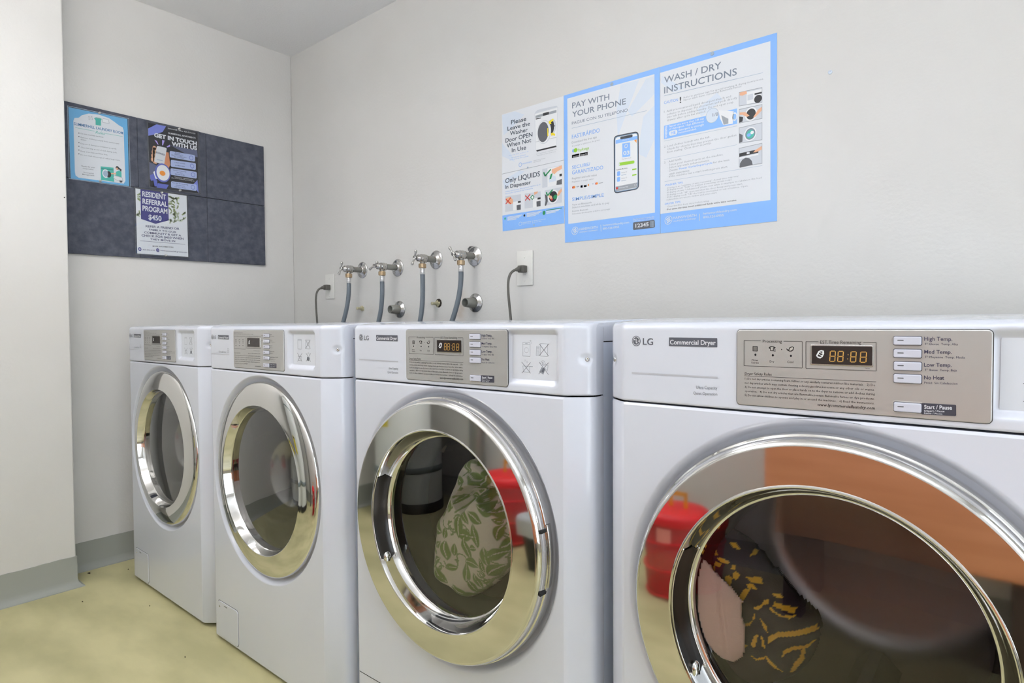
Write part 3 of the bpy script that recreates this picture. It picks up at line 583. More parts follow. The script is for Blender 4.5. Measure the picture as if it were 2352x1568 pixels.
  ('t','Summerhill Office: 425-226-6133',(-0.5972,1.8251),(-0.4823,1.8287),(-0.5971,1.8319),'poster_white',0.02,0,2),
  ('t','SUMMERHILL APARTMENTS',(-0.5954,1.804),(-0.4817,1.8086),(-0.5953,1.8113),'poster_white',0.03,0,2),
  ('t','GET IN TOUCH',(-0.652,1.7785),(-0.4765,1.7805),(-0.6517,1.7955),'poster_white',0.09,0,2),
  ('t','WITH US',(-0.5828,1.757),(-0.4759,1.7598),(-0.5825,1.7744),'poster_white',0.09,0,2),
  ('p',[(-0.6514,1.7664),(-0.6419,1.7629),(-0.6351,1.7483),(-0.6395,1.7492)],'lavender',2),
  ('p',[(-0.6206,1.772),(-0.6108,1.7718),(-0.6175,1.7494),(-0.621,1.7495)],'lavender',2),
  ('p',[(-0.6032,1.7477),(-0.5895,1.7589),(-0.5888,1.7509),(-0.6011,1.7444)],'lavender',2),
  ('e',(-0.6521,1.7309),(-0.6451,1.7309),(-0.6519,1.7403),0,'skin',2),
  ('e',(-0.6559,1.7126),(-0.649,1.7126),(-0.6557,1.7221),0,'skin',2),
  ('e',(-0.658,1.6966),(-0.651,1.6966),(-0.6578,1.7061),0,'skin',2),
  ('e',(-0.6596,1.6808),(-0.6526,1.6807),(-0.6594,1.6902),0,'skin',2),
  ('p',[(-0.6599,1.7315),(-0.6433,1.7351),(-0.6447,1.6639),(-0.6577,1.6661)],'skin',2),
  ('p',[(-0.6059,1.7232),(-0.5956,1.724),(-0.5903,1.6723),(-0.5984,1.6515),(-0.6161,1.66),(-0.6202,1.6783),(-0.6109,1.6993)],'skin_dark',2.2),
  ('r',[(-0.6418,1.7426),(-0.6025,1.7417),(-0.6146,1.6675),(-0.6541,1.6715)],0.006,'screen_grey',2.6),
  ('t','BUSINESS',(-0.6459,1.7109),(-0.6107,1.7065),(-0.6458,1.7181),'navy',0.03,0,3),
  ('p',[(-0.6443,1.6853),(-0.62,1.6855),(-0.6201,1.6821),(-0.6443,1.682)],'grey_blue',3),
  ('p',[(-0.6718,1.6116),(-0.6453,1.6307),(-0.646,1.5974),(-0.6679,1.5888)],'periwinkle_dark',2.2),
  ('p',[(-0.6585,1.6282),(-0.6206,1.6592),(-0.6016,1.6005),(-0.6503,1.6014)],'screen_white',2.5),
  ('p',[(-0.6591,1.5951),(-0.6438,1.5954),(-0.6444,1.5693),(-0.6544,1.5685)],'periwinkle_dark',2.4),
  ('e',(-0.6211,1.6314),(-0.5898,1.6309),(-0.6203,1.6716),0,'periwinkle_dark',2.8),
  ('e',(-0.6198,1.6317),(-0.5938,1.6312),(-0.6191,1.6652),0,'screen_white',3),
  ('e',(-0.622,1.6293),(-0.6105,1.6291),(-0.6218,1.6399),0,'orange',3.3),
  ('r',[(-0.591,1.7322),(-0.485,1.7351),(-0.4855,1.7063),(-0.5915,1.7042)],0.0065,'pill_blue',1.6),
  ('t','Emergency',(-0.5686,1.7267),(-0.5387,1.7275),(-0.5685,1.7306),'navy',0.02,0,2),
  ('t','Maintenance',(-0.572,1.7205),(-0.5355,1.7214),(-0.5719,1.7244),'navy',0.02,0,2),
  ('t','After hours 5pm-8am',(-0.5852,1.7141),(-0.5221,1.7155),(-0.5851,1.718),'navy',0.02,0,2),
  ('t','855-970-5555',(-0.5739,1.7082),(-0.534,1.7091),(-0.5738,1.7121),'navy',0.02,0,2),
  ('e',(-0.5015,1.7197),(-0.4929,1.7198),(-0.5013,1.7296),0.8,'periwinkle_dark',2),
  ('r',[(-0.5876,1.6945),(-0.4823,1.7005),(-0.4829,1.6697),(-0.5882,1.6645)],0.0065,'pill_blue',1.6),
  ('t','1 STOP TOWING',(-0.5719,1.6838),(-0.5286,1.6862),(-0.5718,1.6877),'navy',0.02,0,2),
  ('t','253-850-5050',(-0.5705,1.6723),(-0.5305,1.6744),(-0.5704,1.6762),'navy',0.02,0,2),
  ('e',(-0.4988,1.6844),(-0.4903,1.6844),(-0.4987,1.6943),0.8,'periwinkle_dark',2),
  ('r',[(-0.5893,1.6581),(-0.4787,1.662),(-0.4793,1.6321),(-0.5898,1.6291)],0.0065,'pill_blue',1.6),
  ('t','Vanguard Security',(-0.58,1.6503),(-0.5235,1.6522),(-0.5799,1.6542),'navy',0.02,0,2),
  ('t','5pm-5am',(-0.5637,1.6428),(-0.5404,1.6435),(-0.5636,1.6467),'navy',0.02,0,2),
  ('t','206-347-5150',(-0.5721,1.6344),(-0.5322,1.6356),(-0.572,1.6383),'navy',0.02,0,2),
  ('e',(-0.4953,1.6465),(-0.4867,1.6464),(-0.4951,1.6564),0.8,'periwinkle_dark',2),
  ('r',[(-0.5881,1.602),(-0.4808,1.6056),(-0.4813,1.5767),(-0.5886,1.5739)],0.0065,'pill_blue',1.6),
  ('t','For life threatening',(-0.5837,1.5943),(-0.5171,1.5964),(-0.5836,1.5982),'navy',0.02,0,2),
  ('t','emergencies',(-0.5691,1.587),(-0.5325,1.588),(-0.569,1.5909),'navy',0.02,0,2),
  ('t','call 911 first',(-0.5742,1.579),(-0.5276,1.5802),(-0.5741,1.5829),'navy',0.02,0,2),
  ('e',(-0.4973,1.5907),(-0.4887,1.5904),(-0.4971,1.6006),0.8,'periwinkle_dark',2),
  ('t','Third party organization for',(-0.5741,1.6209),(-0.4948,1.6234),(-0.574,1.6248),'poster_white',0.02,0,2),
  ('t','after hours towing,illegal parking etc.',(-0.5865,1.6153),(-0.4892,1.6175),(-0.5864,1.6191),'poster_white',0.02,0,2)],
 'referral': [('p',[(-0.729,1.5466),(-0.526,1.5477),(-0.5237,1.2787),(-0.7273,1.2759)],'poster_white',0),
  ('p',[(-0.5805,1.534),(-0.5776,1.5287),(-0.5779,1.5216),(-0.5822,1.5194),(-0.5833,1.5258),(-0.5859,1.5313)],'bill_green',1),
  ('e',(-0.5814,1.5267),(-0.5796,1.5267),(-0.5813,1.5292),0,'bill_dark',1.3),
  ('p',[(-0.5635,1.4354),(-0.5702,1.4279),(-0.579,1.4233),(-0.5818,1.4271),(-0.5739,1.433),(-0.567,1.4402)],'bill_grey',1),
  ('e',(-0.5727,1.4313),(-0.5708,1.4311),(-0.5726,1.4337),0,'bill_dark',1.3),
  ('p',[(-0.5659,1.5145),(-0.5602,1.5132),(-0.5564,1.5083),(-0.559,1.5035),(-0.5636,1.5069),(-0.5692,1.5085)],'bill_green',1),
  ('e',(-0.5625,1.509),(-0.5606,1.5089),(-0.5624,1.5114),0,'bill_dark',1.3),
  ('p',[(-0.5288,1.4505),(-0.536,1.4429),(-0.5451,1.4383),(-0.5478,1.4421),(-0.5395,1.448),(-0.5323,1.4554)],'bill_grey',1),
  ('e',(-0.5384,1.4463),(-0.5365,1.4462),(-0.5383,1.4488),0,'bill_dark',1.3),
  ('p',[(-0.5686,1.4711),(-0.5738,1.4618),(-0.5825,1.4554),(-0.5871,1.4593),(-0.5799,1.4668),(-0.5744,1.4759)],'bill_green',1),
  ('e',(-0.5779,1.4652),(-0.576,1.465),(-0.5778,1.4676),0,'bill_dark',1.3),
  ('p',[(-0.5854,1.4721),(-0.5885,1.4639),(-0.5946,1.4573),(-0.5986,1.4594),(-0.5938,1.4666),(-0.5905,1.4746)],'bill_grey',1),
  ('e',(-0.592,1.4657),(-0.5902,1.4656),(-0.592,1.4681),0,'bill_dark',1.3),
  ('p',[(-0.5561,1.5307),(-0.5652,1.5258),(-0.575,1.5251),(-0.5761,1.5308),(-0.5666,1.5332),(-0.5574,1.5378)],'bill_green',1),
  ('e',(-0.5661,1.5307),(-0.5643,1.5307),(-0.5661,1.5332),0,'bill_dark',1.3),
  ('p',[(-0.573,1.4412),(-0.5738,1.4309),(-0.5792,1.4211),(-0.5852,1.4219),(-0.5818,1.4318),(-0.5806,1.4421)],'bill_grey',1),
  ('e',(-0.5791,1.4315),(-0.5773,1.4314),(-0.5791,1.434),0,'bill_dark',1.3),
  ('p',[(-0.5594,1.4997),(-0.5607,1.4916),(-0.5654,1.4841),(-0.5699,1.485),(-0.5666,1.4927),(-0.565,1.5008)],'bill_green',1),
  ('e',(-0.5646,1.4923),(-0.5628,1.4922),(-0.5646,1.4948),0,'bill_dark',1.3),
  ('p',[(-0.5837,1.447),(-0.5778,1.4484),(-0.5726,1.4453),(-0.5735,1.4391),(-0.579,1.4403),(-0.5848,1.4393)],'bill_grey',1),
  ('e',(-0.5786,1.443),(-0.5768,1.4429),(-0.5786,1.4455),0,'bill_dark',1.3),
  ('p',[(-0.5759,1.4842),(-0.5738,1.4772),(-0.5766,1.4691),(-0.5831,1.4676),(-0.5824,1.4752),(-0.5841,1.4823)],'bill_green',1),
  ('e',(-0.5795,1.4759),(-0.5777,1.4758),(-0.5795,1.4783),0,'bill_dark',1.3),
  ('p',[(-0.5894,1.4968),(-0.582,1.4937),(-0.5769,1.487),(-0.58,1.4823),(-0.586,1.4875),(-0.5932,1.491)],'bill_grey',1),
  ('e',(-0.5847,1.4896),(-0.5829,1.4895),(-0.5846,1.492),0,'bill_dark',1.3),
  ('p',[(-0.5759,1.4606),(-0.5704,1.4551),(-0.569,1.4462),(-0.5745,1.4419),(-0.5776,1.4494),(-0.5828,1.4552)],'bill_green',1),
  ('e',(-0.5752,1.4513),(-0.5734,1.4512),(-0.5752,1.4537),0,'bill_dark',1.3),
  ('p',[(-0.5941,1.5387),(-0.5865,1.5348),(-0.5818,1.527),(-0.5857,1.5219),(-0.5916,1.5281),(-0.5988,1.5323)],'bill_grey',1),
  ('e',(-0.5899,1.5303),(-0.5881,1.5302),(-0.5898,1.5327),0,'bill_dark',1.3),
  ('p',[(-0.5866,1.5057),(-0.5797,1.5035),(-0.5745,1.498),(-0.577,1.4936),(-0.5829,1.4978),(-0.5897,1.5003)],'bill_green',1),
  ('e',(-0.5818,1.4997),(-0.58,1.4996),(-0.5818,1.5021),0,'bill_dark',1.3),
  ('p',[(-0.5441,1.4346),(-0.5528,1.4304),(-0.5621,1.4313),(-0.5629,1.4381),(-0.5539,1.4393),(-0.5451,1.4431)],'bill_grey',1),
  ('e',(-0.5535,1.4363),(-0.5517,1.4362),(-0.5535,1.4388),0,'bill_dark',1.3),
  ('p',[(-0.5864,1.5015),(-0.5953,1.4978),(-0.6044,1.4982),(-0.6048,1.5037),(-0.5959,1.505),(-0.587,1.5084)],'bill_green',1),
  ('e',(-0.5957,1.5026),(-0.5939,1.5025),(-0.5956,1.505),0,'bill_dark',1.3),
  ('p',[(-0.5292,1.4739),(-0.5346,1.4681),(-0.5418,1.4653),(-0.5444,1.4693),(-0.538,1.4733),(-0.5325,1.4788)],'bill_grey',1),
  ('e',(-0.5368,1.4716),(-0.535,1.4714),(-0.5368,1.474),0,'bill_dark',1.3),
  ('p',[(-0.5685,1.5358),(-0.5639,1.5272),(-0.5629,1.5166),(-0.5677,1.5139),(-0.5702,1.5236),(-0.5745,1.5324)],'bill_green',1),
  ('e',(-0.5681,1.5248),(-0.5663,1.5247),(-0.5681,1.5273),0,'bill_dark',1.3),
  ('p',[(-0.6016,1.5382),(-0.5933,1.5359),(-0.587,1.5297),(-0.5897,1.5245),(-0.5968,1.5292),(-0.6049,1.5319)],'bill_grey',1),
  ('e',(-0.5956,1.5314),(-0.5938,1.5313),(-0.5956,1.5338),0,'bill_dark',1.3),
  ('p',[(-0.5703,1.5264),(-0.5777,1.5235),(-0.5852,1.5245),(-0.5854,1.5296),(-0.578,1.5302),(-0.5706,1.5328)],'bill_green',1),
  ('e',(-0.5779,1.528),(-0.5761,1.5279),(-0.5778,1.5304),0,'bill_dark',1.3),
  ('p',[(-0.5982,1.537),(-0.5904,1.5348),(-0.5843,1.529),(-0.5868,1.5243),(-0.5936,1.5286),(-0.6013,1.5312)],'bill_grey',1),
  ('e',(-0.5925,1.5307),(-0.5907,1.5306),(-0.5925,1.5331),0,'bill_dark',1.3),
  ('p',[(-0.5995,1.4879),(-0.5918,1.4824),(-0.5865,1.4739),(-0.5898,1.47),(-0.5961,1.4772),(-0.6036,1.483)],'bill_green',1),
  ('e',(-0.5947,1.479),(-0.5929,1.4788),(-0.5946,1.4814),0,'bill_dark',1.3),
  ('p',[(-0.5634,1.4609),(-0.5595,1.4516),(-0.5595,1.4405),(-0.5648,1.4382),(-0.5664,1.4485),(-0.57,1.4579)],'bill_grey',1),
  ('e',(-0.5641,1.4496),(-0.5623,1.4494),(-0.5641,1.452),0,'bill_dark',1.3),
  ('p',[(-0.5886,1.4934),(-0.5811,1.4949),(-0.5741,1.4924),(-0.5748,1.4871),(-0.582,1.488),(-0.5894,1.4868)],'bill_green',1),
  ('e',(-0.5817,1.4903),(-0.5799,1.4902),(-0.5817,1.4927),0,'bill_dark',1.3),
  ('p',[(-0.5376,1.4522),(-0.5364,1.4464),(-0.539,1.44),(-0.5441,1.4393),(-0.5431,1.4455),(-0.5439,1.4514)],'bill_grey',1),
  ('e',(-0.5409,1.4458),(-0.539,1.4456),(-0.5408,1.4482),0,'bill_dark',1.3),
  ('p',[(-0.5861,1.5226),(-0.5784,1.518),(-0.5731,1.5103),(-0.5763,1.5061),(-0.5826,1.5125),(-0.5901,1.5173)],'bill_green',1),
  ('e',(-0.5812,1.5143),(-0.5794,1.5142),(-0.5812,1.5168),0,'bill_dark',1.3),
  ('p',[(-0.5896,1.4376),(-0.5906,1.4268),(-0.5953,1.4164),(-0.6004,1.4169),(-0.5973,1.4275),(-0.596,1.4382)],'bill_grey',1),
  ('e',(-0.595,1.4272),(-0.5932,1.4271),(-0.595,1.4297),0,'bill_dark',1.3),
  ('p',[(-0.5303,1.4714),(-0.5368,1.4635),(-0.5457,1.4588),(-0.549,1.463),(-0.5411,1.469),(-0.5345,1.4766)],'bill_green',1),
  ('e',(-0.5397,1.4672),(-0.5378,1.467),(-0.5396,1.4696),0,'bill_dark',1.3),
  ('p',[(-0.5804,1.5141),(-0.5887,1.5074),(-0.5987,1.5051),(-0.601,1.511),(-0.5918,1.5151),(-0.5833,1.5215)],'bill_grey',1),
  ('e',(-0.5907,1.5126),(-0.5889,1.5125),(-0.5907,1.515),0,'bill_dark',1.3),
  ('p',[(-0.5671,1.465),(-0.5731,1.4576),(-0.5818,1.4538),(-0.5853,1.4586),(-0.5778,1.4639),(-0.5715,1.4711)],'bill_green',1),
  ('e',(-0.5762,1.4618),(-0.5744,1.4617),(-0.5762,1.4643),0,'bill_dark',1.3),
  ('p',[(-0.5567,1.4684),(-0.5592,1.4611),(-0.5658,1.4561),(-0.5711,1.4592),(-0.5662,1.4651),(-0.5634,1.4721)],'bill_grey',1),
  ('e',(-0.5639,1.4638),(-0.5621,1.4636),(-0.5639,1.4662),0,'bill_dark',1.3),
  ('p',[(-0.6029,1.4373),(-0.5933,1.4359),(-0.5855,1.4299),(-0.5879,1.4239),(-0.5964,1.428),(-0.6058,1.4298)],'bill_grey',1),
  ('e',(-0.5954,1.4306),(-0.5936,1.4305),(-0.5954,1.4331),0,'bill_dark',1.3),
  ('p',[(-0.7235,1.5149),(-0.7146,1.5173),(-0.7057,1.5164),(-0.7058,1.5118),(-0.7148,1.5114),(-0.7237,1.5092)],'bill_grey',1),
  ('e',(-0.7147,1.5134),(-0.713,1.5133),(-0.7146,1.5157),0,'bill_dark',1.3),
  ('p',[(-0.7061,1.5285),(-0.7124,1.521),(-0.721,1.5171),(-0.7241,1.5219),(-0.7165,1.5273),(-0.7101,1.5345)],'bill_green',1),
  ('e',(-0.7151,1.5252),(-0.7135,1.5251),(-0.7151,1.5275),0,'bill_dark',1.3),
  ('p',[(-0.7258,1.4429),(-0.7188,1.4397),(-0.714,1.4331),(-0.7169,1.4285),(-0.7226,1.4337),(-0.7293,1.4372)],'bill_grey',1),
  ('e',(-0.7213,1.4357),(-0.7196,1.4356),(-0.7213,1.438),0,'bill_dark',1.3),
  ('p',[(-0.7144,1.4571),(-0.7129,1.4494),(-0.7144,1.441),(-0.7185,1.4401),(-0.7183,1.4482),(-0.7195,1.4559)],'bill_green',1),
  ('e',(-0.7165,1.4486),(-0.7148,1.4485),(-0.7164,1.4509),0,'bill_dark',1.3),
  ('p',[(-0.7235,1.4467),(-0.7161,1.4469),(-0.7098,1.443),(-0.7111,1.4377),(-0.7179,1.4399),(-0.7252,1.4401)],'bill_grey',1),
  ('e',(-0.7173,1.4422),(-0.7157,1.4421),(-0.7173,1.4445),0,'bill_dark',1.3),
  ('p',[(-0.7194,1.5102),(-0.7132,1.5071),(-0.7101,1.4999),(-0.7142,1.4944),(-0.7186,1.4998),(-0.7245,1.5033)],'bill_green',1),
  ('e',(-0.7168,1.5023),(-0.7151,1.5022),(-0.7168,1.5046),0,'bill_dark',1.3),
  ('p',[(-0.7164,1.4395),(-0.7196,1.4341),(-0.7256,1.4319),(-0.7292,1.4363),(-0.7244,1.4399),(-0.721,1.4451)],'bill_green',1),
  ('e',(-0.7228,1.4379),(-0.7212,1.4378),(-0.7228,1.4403),0,'bill_dark',1.3),
  ('p',[(-0.7105,1.5469),(-0.6027,1.5476),(-0.6018,1.4299),(-0.655,1.4084),(-0.7105,1.4221)],'indigo',1.6),
  ('t','RESIDENT',(-0.7039,1.5186),(-0.6113,1.5179),(-0.7035,1.5406),'poster_white',0.055,0,2),
  ('t','REFERRAL',(-0.7037,1.4879),(-0.6061,1.4875),(-0.7032,1.5099),'poster_white',0.055,0,2),
  ('t','PROGRAM',(-0.7043,1.4584),(-0.6067,1.4577),(-0.7038,1.4804),'poster_white',0.055,0,2),
  ('t','$450',(-0.6819,1.4239),(-0.631,1.4238),(-0.6815,1.4456),'poster_white',0.055,0,2),
  ('t','REFER A FRIEND OR',(-0.6933,1.3896),(-0.5592,1.3939),(-0.6931,1.399),'navy',0.03,0,2),
  ('t','FAMILY TO OUR',(-0.6807,1.378),(-0.572,1.3784),(-0.6806,1.3855),'navy',0.03,0,2),
  ('t','COMMUNITY & GET A',(-0.6994,1.3632),(-0.5524,1.3659),(-0.6992,1.3716),'navy',0.03,0,2),
  ('t','CHECK FOR $450 WHEN',(-0.7098,1.3494),(-0.5424,1.3523),(-0.7097,1.3588),'navy',0.03,0,2),
  ('t','THEY MOVE IN',(-0.6772,1.3378),(-0.5773,1.3389),(-0.677,1.3454),'navy',0.03,0,2),
  ('l',(-0.7157,1.3301),(-0.5358,1.3328),0.0012,'navy',2),
  ('t','MORE INFORMATION:',(-0.6682,1.3099),(-0.5847,1.3125),(-0.6681,1.3156),'ink',0.02,0,2),
  ('e',(-0.7177,1.295),(-0.7114,1.2942),(-0.7175,1.3029),0,'indigo',2),
  ('e',(-0.7177,1.295),(-0.7147,1.2946),(-0.7176,1.2987),0.4,'poster_white',2.5),
  ('e',(-0.6484,1.2966),(-0.6419,1.2958),(-0.6483,1.3047),0,'indigo',2),
  ('e',(-0.6484,1.2966),(-0.6449,1.2961),(-0.6484,1.3008),0.8,'poster_white',2.5),
  ('t','425-226-6133',(-0.7072,1.2917),(-0.6599,1.2927),(-0.7071,1.2969),'navy',0.02,0,2),
  ('t','www.summerhill-greens.com',(-0.6388,1.2946),(-0.5285,1.2956),(-0.6387,1.2998),'navy',0.02,0,2)],
 'dryer_fascia': [('e',(0.0225,0.9393),(0.0302,0.9392),(0.0225,0.9476),0,'logo_grey',1),
  ('e',(0.0225,0.9393),(0.029,0.9392),(0.0225,0.9465),0.86,'enamel_print',1.2),
  ('e',(0.0197,0.9416),(0.0208,0.9416),(0.0197,0.9427),0,'enamel_print',1.4),
  ('l',(0.0225,0.9428),(0.0225,0.9359),0.0012,'enamel_print',1.4),
  ('l',(0.0225,0.9362),(0.0251,0.9362),0.0012,'enamel_print',1.4),
  ('l',(0.0254,0.9391),(0.0289,0.9391),0.0012,'enamel_print',1.4),
  ('t','LG',(0.0346,0.9335),(0.0525,0.9332),(0.0346,0.9446),'logo_grey',0.02,0,1)],
 'dryer_badge': [('r',[(0.0796,0.9455),(0.1564,0.9451),(0.1565,0.9315),(0.0796,0.932)],0.0008,'logo_grey',1),
  ('t','Commercial Dryer',(0.0814,0.9348),(0.1541,0.9348),(0.0814,0.9422),'enamel_print',0.03,0,2)],
 'dryer_lettering': [('p',[(0.0145,0.8884),(0.1571,0.8877),(0.1571,0.885),(0.0145,0.8855)],'pale_print',1),
  ('t','Ultra Capacity',(0.124,0.8677),(0.1567,0.8684),(0.1239,0.8728),'grey_text',0,0,1),
  ('t','Quiet Operation',(0.1195,0.8588),(0.1567,0.8595),(0.1195,0.8634),'grey_text',0,0,1)],
 'dryer_plate': [('l',(0.1965,0.9421),(0.2199,0.942),0.0006,'plate_print',1),
  ('l',(0.2503,0.9417),(0.2744,0.9416),0.0006,'plate_print',1),
  ('l',(0.2744,0.9416),(0.2746,0.9055),0.0006,'plate_print',1),
  ('l',(0.2746,0.9055),(0.1966,0.9057),0.0006,'plate_print',1),
  ('l',(0.1966,0.9057),(0.1965,0.9421),0.0006,'plate_print',1),
  ('l',(0.2791,0.9416),(0.2947,0.9416),0.0006,'plate_print',1),
  ('l',(0.3474,0.9415),(0.3617,0.9415),0.0006,'plate_print',1),
  ('l',(0.3617,0.9415),(0.3621,0.9052),0.0006,'plate_print',1),
  ('l',(0.3621,0.9052),(0.2793,0.9054),0.0006,'plate_print',1),
  ('l',(0.2793,0.9054),(0.2791,0.9416),0.0006,'plate_print',1),
  ('t','Processing',(0.2224,0.9394),(0.2482,0.9395),(0.2224,0.9437),'plate_print',0,0,1),
  ('t','EST.Time Remaining',(0.2968,0.939),(0.345,0.9393),(0.2968,0.9435),'plate_print',0,0,1),
  ('r',[(0.2085,0.9342),(0.2156,0.9341),(0.2156,0.9268),(0.2085,0.9269)],0.0008,'plate_print',1),
  ('l',(0.2095,0.9327),(0.2146,0.9327),0.0004,'plate_light',1.4),
  ('l',(0.2095,0.9316),(0.2146,0.9315),0.0004,'plate_light',1.4),
  ('l',(0.2095,0.9304),(0.2146,0.9304),0.0004,'plate_light',1.4),
  ('l',(0.2095,0.9293),(0.2146,0.9293),0.0004,'plate_light',1.4),
  ('l',(0.2095,0.9282),(0.2146,0.9281),0.0004,'plate_light',1.4),
  ('p',[(0.2308,0.9331),(0.2334,0.9344),(0.2372,0.9342),(0.2401,0.933),(0.2387,0.9308),(0.2372,0.9312),(0.2373,0.9278),(0.2327,0.9279),(0.2327,0.9311),(0.2313,0.9306)],'plate_print',1),
  ('p',[(0.2327,0.9326),(0.2339,0.9331),(0.2363,0.9332),(0.2377,0.9325),(0.2363,0.9322),(0.2363,0.9287),(0.2337,0.9287),(0.2337,0.9319)],'plate_light',1.4),
  ('l',(0.2372,0.93),(0.2401,0.93),0.0005,'plate_print',1.4),
  ('l',(0.2373,0.9288),(0.2401,0.9288),0.0005,'plate_print',1.4),
  ('l',(0.2373,0.9275),(0.2401,0.9276),0.0005,'plate_print',1.4),
  ('p',[(0.2473,0.9312),(0.249,0.9302),(0.2473,0.9292)],'plate_print',1),
  ('p',[(0.2538,0.932),(0.2568,0.9301),(0.2584,0.9336),(0.2618,0.9346),(0.2641,0.9337),(0.2632,0.9293),(0.2607,0.9276),(0.2578,0.9277),(0.255,0.9291)],'plate_print',1),
  ('p',[(0.2591,0.9324),(0.2618,0.9337),(0.263,0.9329),(0.2619,0.93),(0.2596,0.9287),(0.2577,0.9292)],'plate_light',1.4),
  ('e',(0.2125,0.9219),(0.2139,0.9219),(0.2125,0.9236),0,'ink',1),
  ('e',(0.2363,0.9218),(0.2378,0.9218),(0.2363,0.9234),0,'ink',1),
  ('e',(0.2601,0.9217),(0.2614,0.9217),(0.2601,0.9233),0,'ink',1),
  ('t','Flow',(0.2076,0.9129),(0.2162,0.913),(0.2076,0.9157),'plate_print',0.004,0,1),
  ('t','Sense',(0.2069,0.9094),(0.2172,0.9095),(0.2068,0.9119),'plate_print',0.004,0,1),
  ('t','Dry',(0.2321,0.9117),(0.2381,0.9117),(0.2321,0.9147),'plate_print',0.004,0,1),
  ('t','Cool',(0.2555,0.9118),(0.2631,0.9118),(0.2555,0.915),'plate_print',0.004,0,1),
  ('t','min',(0.3498,0.9076),(0.3548,0.9076),(0.3498,0.9092),'plate_print',0.004,0,1),
  ('t','Dryer Safety Rules',(0.1977,0.8925),(0.2348,0.8932),(0.1977,0.8965),'plate_print',0.004,0,1),
  ('t','1) Do not dry articles containing foam,rubber,or any similarly textures rubber-like materials.   2) Do',(0.1977,0.8858),(0.3612,0.8858),(0.1977,0.8889),'plate_print',0.004,0,1),
  ('t','not dry articles which may contain cleaning solvents,gasoline,kerosene,or any other oils or waxes.',(0.1978,0.8797),(0.3607,0.8799),(0.1977,0.8828),'plate_print',0.004,0,1),
  ('t','3) Do not attempt to open the door or place hands on to the dryer to remove or add clothes during',(0.1978,0.8738),(0.3608,0.8743),(0.1978,0.8769),'plate_print',0.004,0,1),
  ('t','operation.   4) Do not dry articles that are flammable,contain flammable fumes or dye products.',(0.1978,0.868),(0.3604,0.8684),(0.1978,0.871),'plate_print',0.004,0,1),
  ('t','5) Do not allow children to operate and play in or around the machines.   6) Read the instructions.',(0.1978,0.8621),(0.3605,0.8626),(0.1978,0.8651),'plate_print',0.004,0,1),
  ('t','www.lgcommerciallaundry.com',(0.2935,0.8554),(0.3609,0.8561),(0.2935,0.8594),'plate_print',0.02,0.2,1),
  ('l',(0.197,0.8912),(0.3622,0.8915),0.0005,'plate_print',1),
  ('t','High Temp.',(0.4124,0.9443),(0.4401,0.9442),(0.4123,0.9493),'button_print',0.016,0,1),
  ('t','T° Elevee  Temp. Alta',(0.413,0.939),(0.4455,0.9393),(0.4129,0.9416),'button_print',0,0,1),
  ('t','Med Temp.',(0.4125,0.9287),(0.4397,0.9289),(0.4125,0.9334),'button_print',0.016,0,1),
  ('t','T° Moyenne  Temp. Media',(0.4131,0.9233),(0.4524,0.9238),(0.4131,0.9259),'button_print',0,0,1),
  ('t','Low Temp.',(0.4125,0.9128),(0.4397,0.9134),(0.4124,0.9177),'button_print',0.016,0,1),
  ('t','T° Basse  Temp. Baja',(0.4133,0.9076),(0.4448,0.9084),(0.4132,0.9102),'button_print',0,0,1),
  ('t','No Heat',(0.4127,0.8973),(0.4327,0.8979),(0.4126,0.9022),'button_print',0.016,0,1),
  ('t','Froid  Sin Calefaccion',(0.4131,0.8921),(0.4457,0.8927),(0.413,0.8947),'button_print',0,0,1),
  ('r',[(0.4101,0.8682),(0.4446,0.8687),(0.4447,0.8553),(0.4102,0.8543)],0.0015,'badge_dark',1),
  ('t','Start / Pause',(0.4132,0.8615),(0.4406,0.8627),(0.4131,0.8663),'enamel_print',0.035,0,2),
  ('t','Départ / Pause',(0.4132,0.8581),(0.4334,0.859),(0.4132,0.8602),'enamel_print',0.03,0,2),
  ('t','Inicio / Pausa',(0.4132,0.8555),(0.4314,0.856),(0.4132,0.8572),'enamel_print',0.03,0,2)],
 'dryer_digits': [('l',(0.3101,0.9294),(0.315,0.9295),0.0011,'amber',1),
  ('l',(0.3098,0.9226),(0.3146,0.9227),0.0011,'amber',1),
  ('l',(0.3094,0.9158),(0.3143,0.916),0.0011,'amber',1),
  ('l',(0.3095,0.929),(0.3092,0.9229),0.0011,'amber',1),
  ('l',(0.3091,0.9222),(0.3088,0.9161),0.0011,'amber',1),
  ('l',(0.3156,0.9292),(0.3153,0.9231),0.0011,'amber',1),
  ('l',(0.3152,0.9224),(0.3149,0.9163),0.0011,'amber',1),
  ('l',(0.3196,0.9293),(0.3244,0.9294),0.0011,'amber',1),
  ('l',(0.3192,0.9225),(0.324,0.9227),0.0011,'amber',1),
  ('l',(0.3188,0.9158),(0.3237,0.916),0.0011,'amber',1),
  ('l',(0.3189,0.9289),(0.3186,0.9229),0.0011,'amber',1),
  ('l',(0.3186,0.9222),(0.3182,0.9161),0.0011,'amber',1),
  ('l',(0.325,0.9291),(0.3246,0.923),0.0011,'amber',1),
  ('l',(0.3246,0.9224),(0.3243,0.9163),0.0011,'amber',1),
  ('l',(0.3344,0.9291),(0.3393,0.9292),0.0011,'amber',1),
  ('l',(0.3341,0.9225),(0.3389,0.9226),0.0011,'amber',1),
  ('l',(0.3337,0.9158),(0.3386,0.916),0.0011,'amber',1),
  ('l',(0.3338,0.9288),(0.3335,0.9228),0.0011,'amber',1),
  ('l',(0.3334,0.9221),(0.3331,0.9161),0.0011,'amber',1),
  ('l',(0.3399,0.9289),(0.3395,0.923),0.0011,'amber',1),
  ('l',(0.3395,0.9223),(0.3392,0.9163),0.0011,'amber',1),
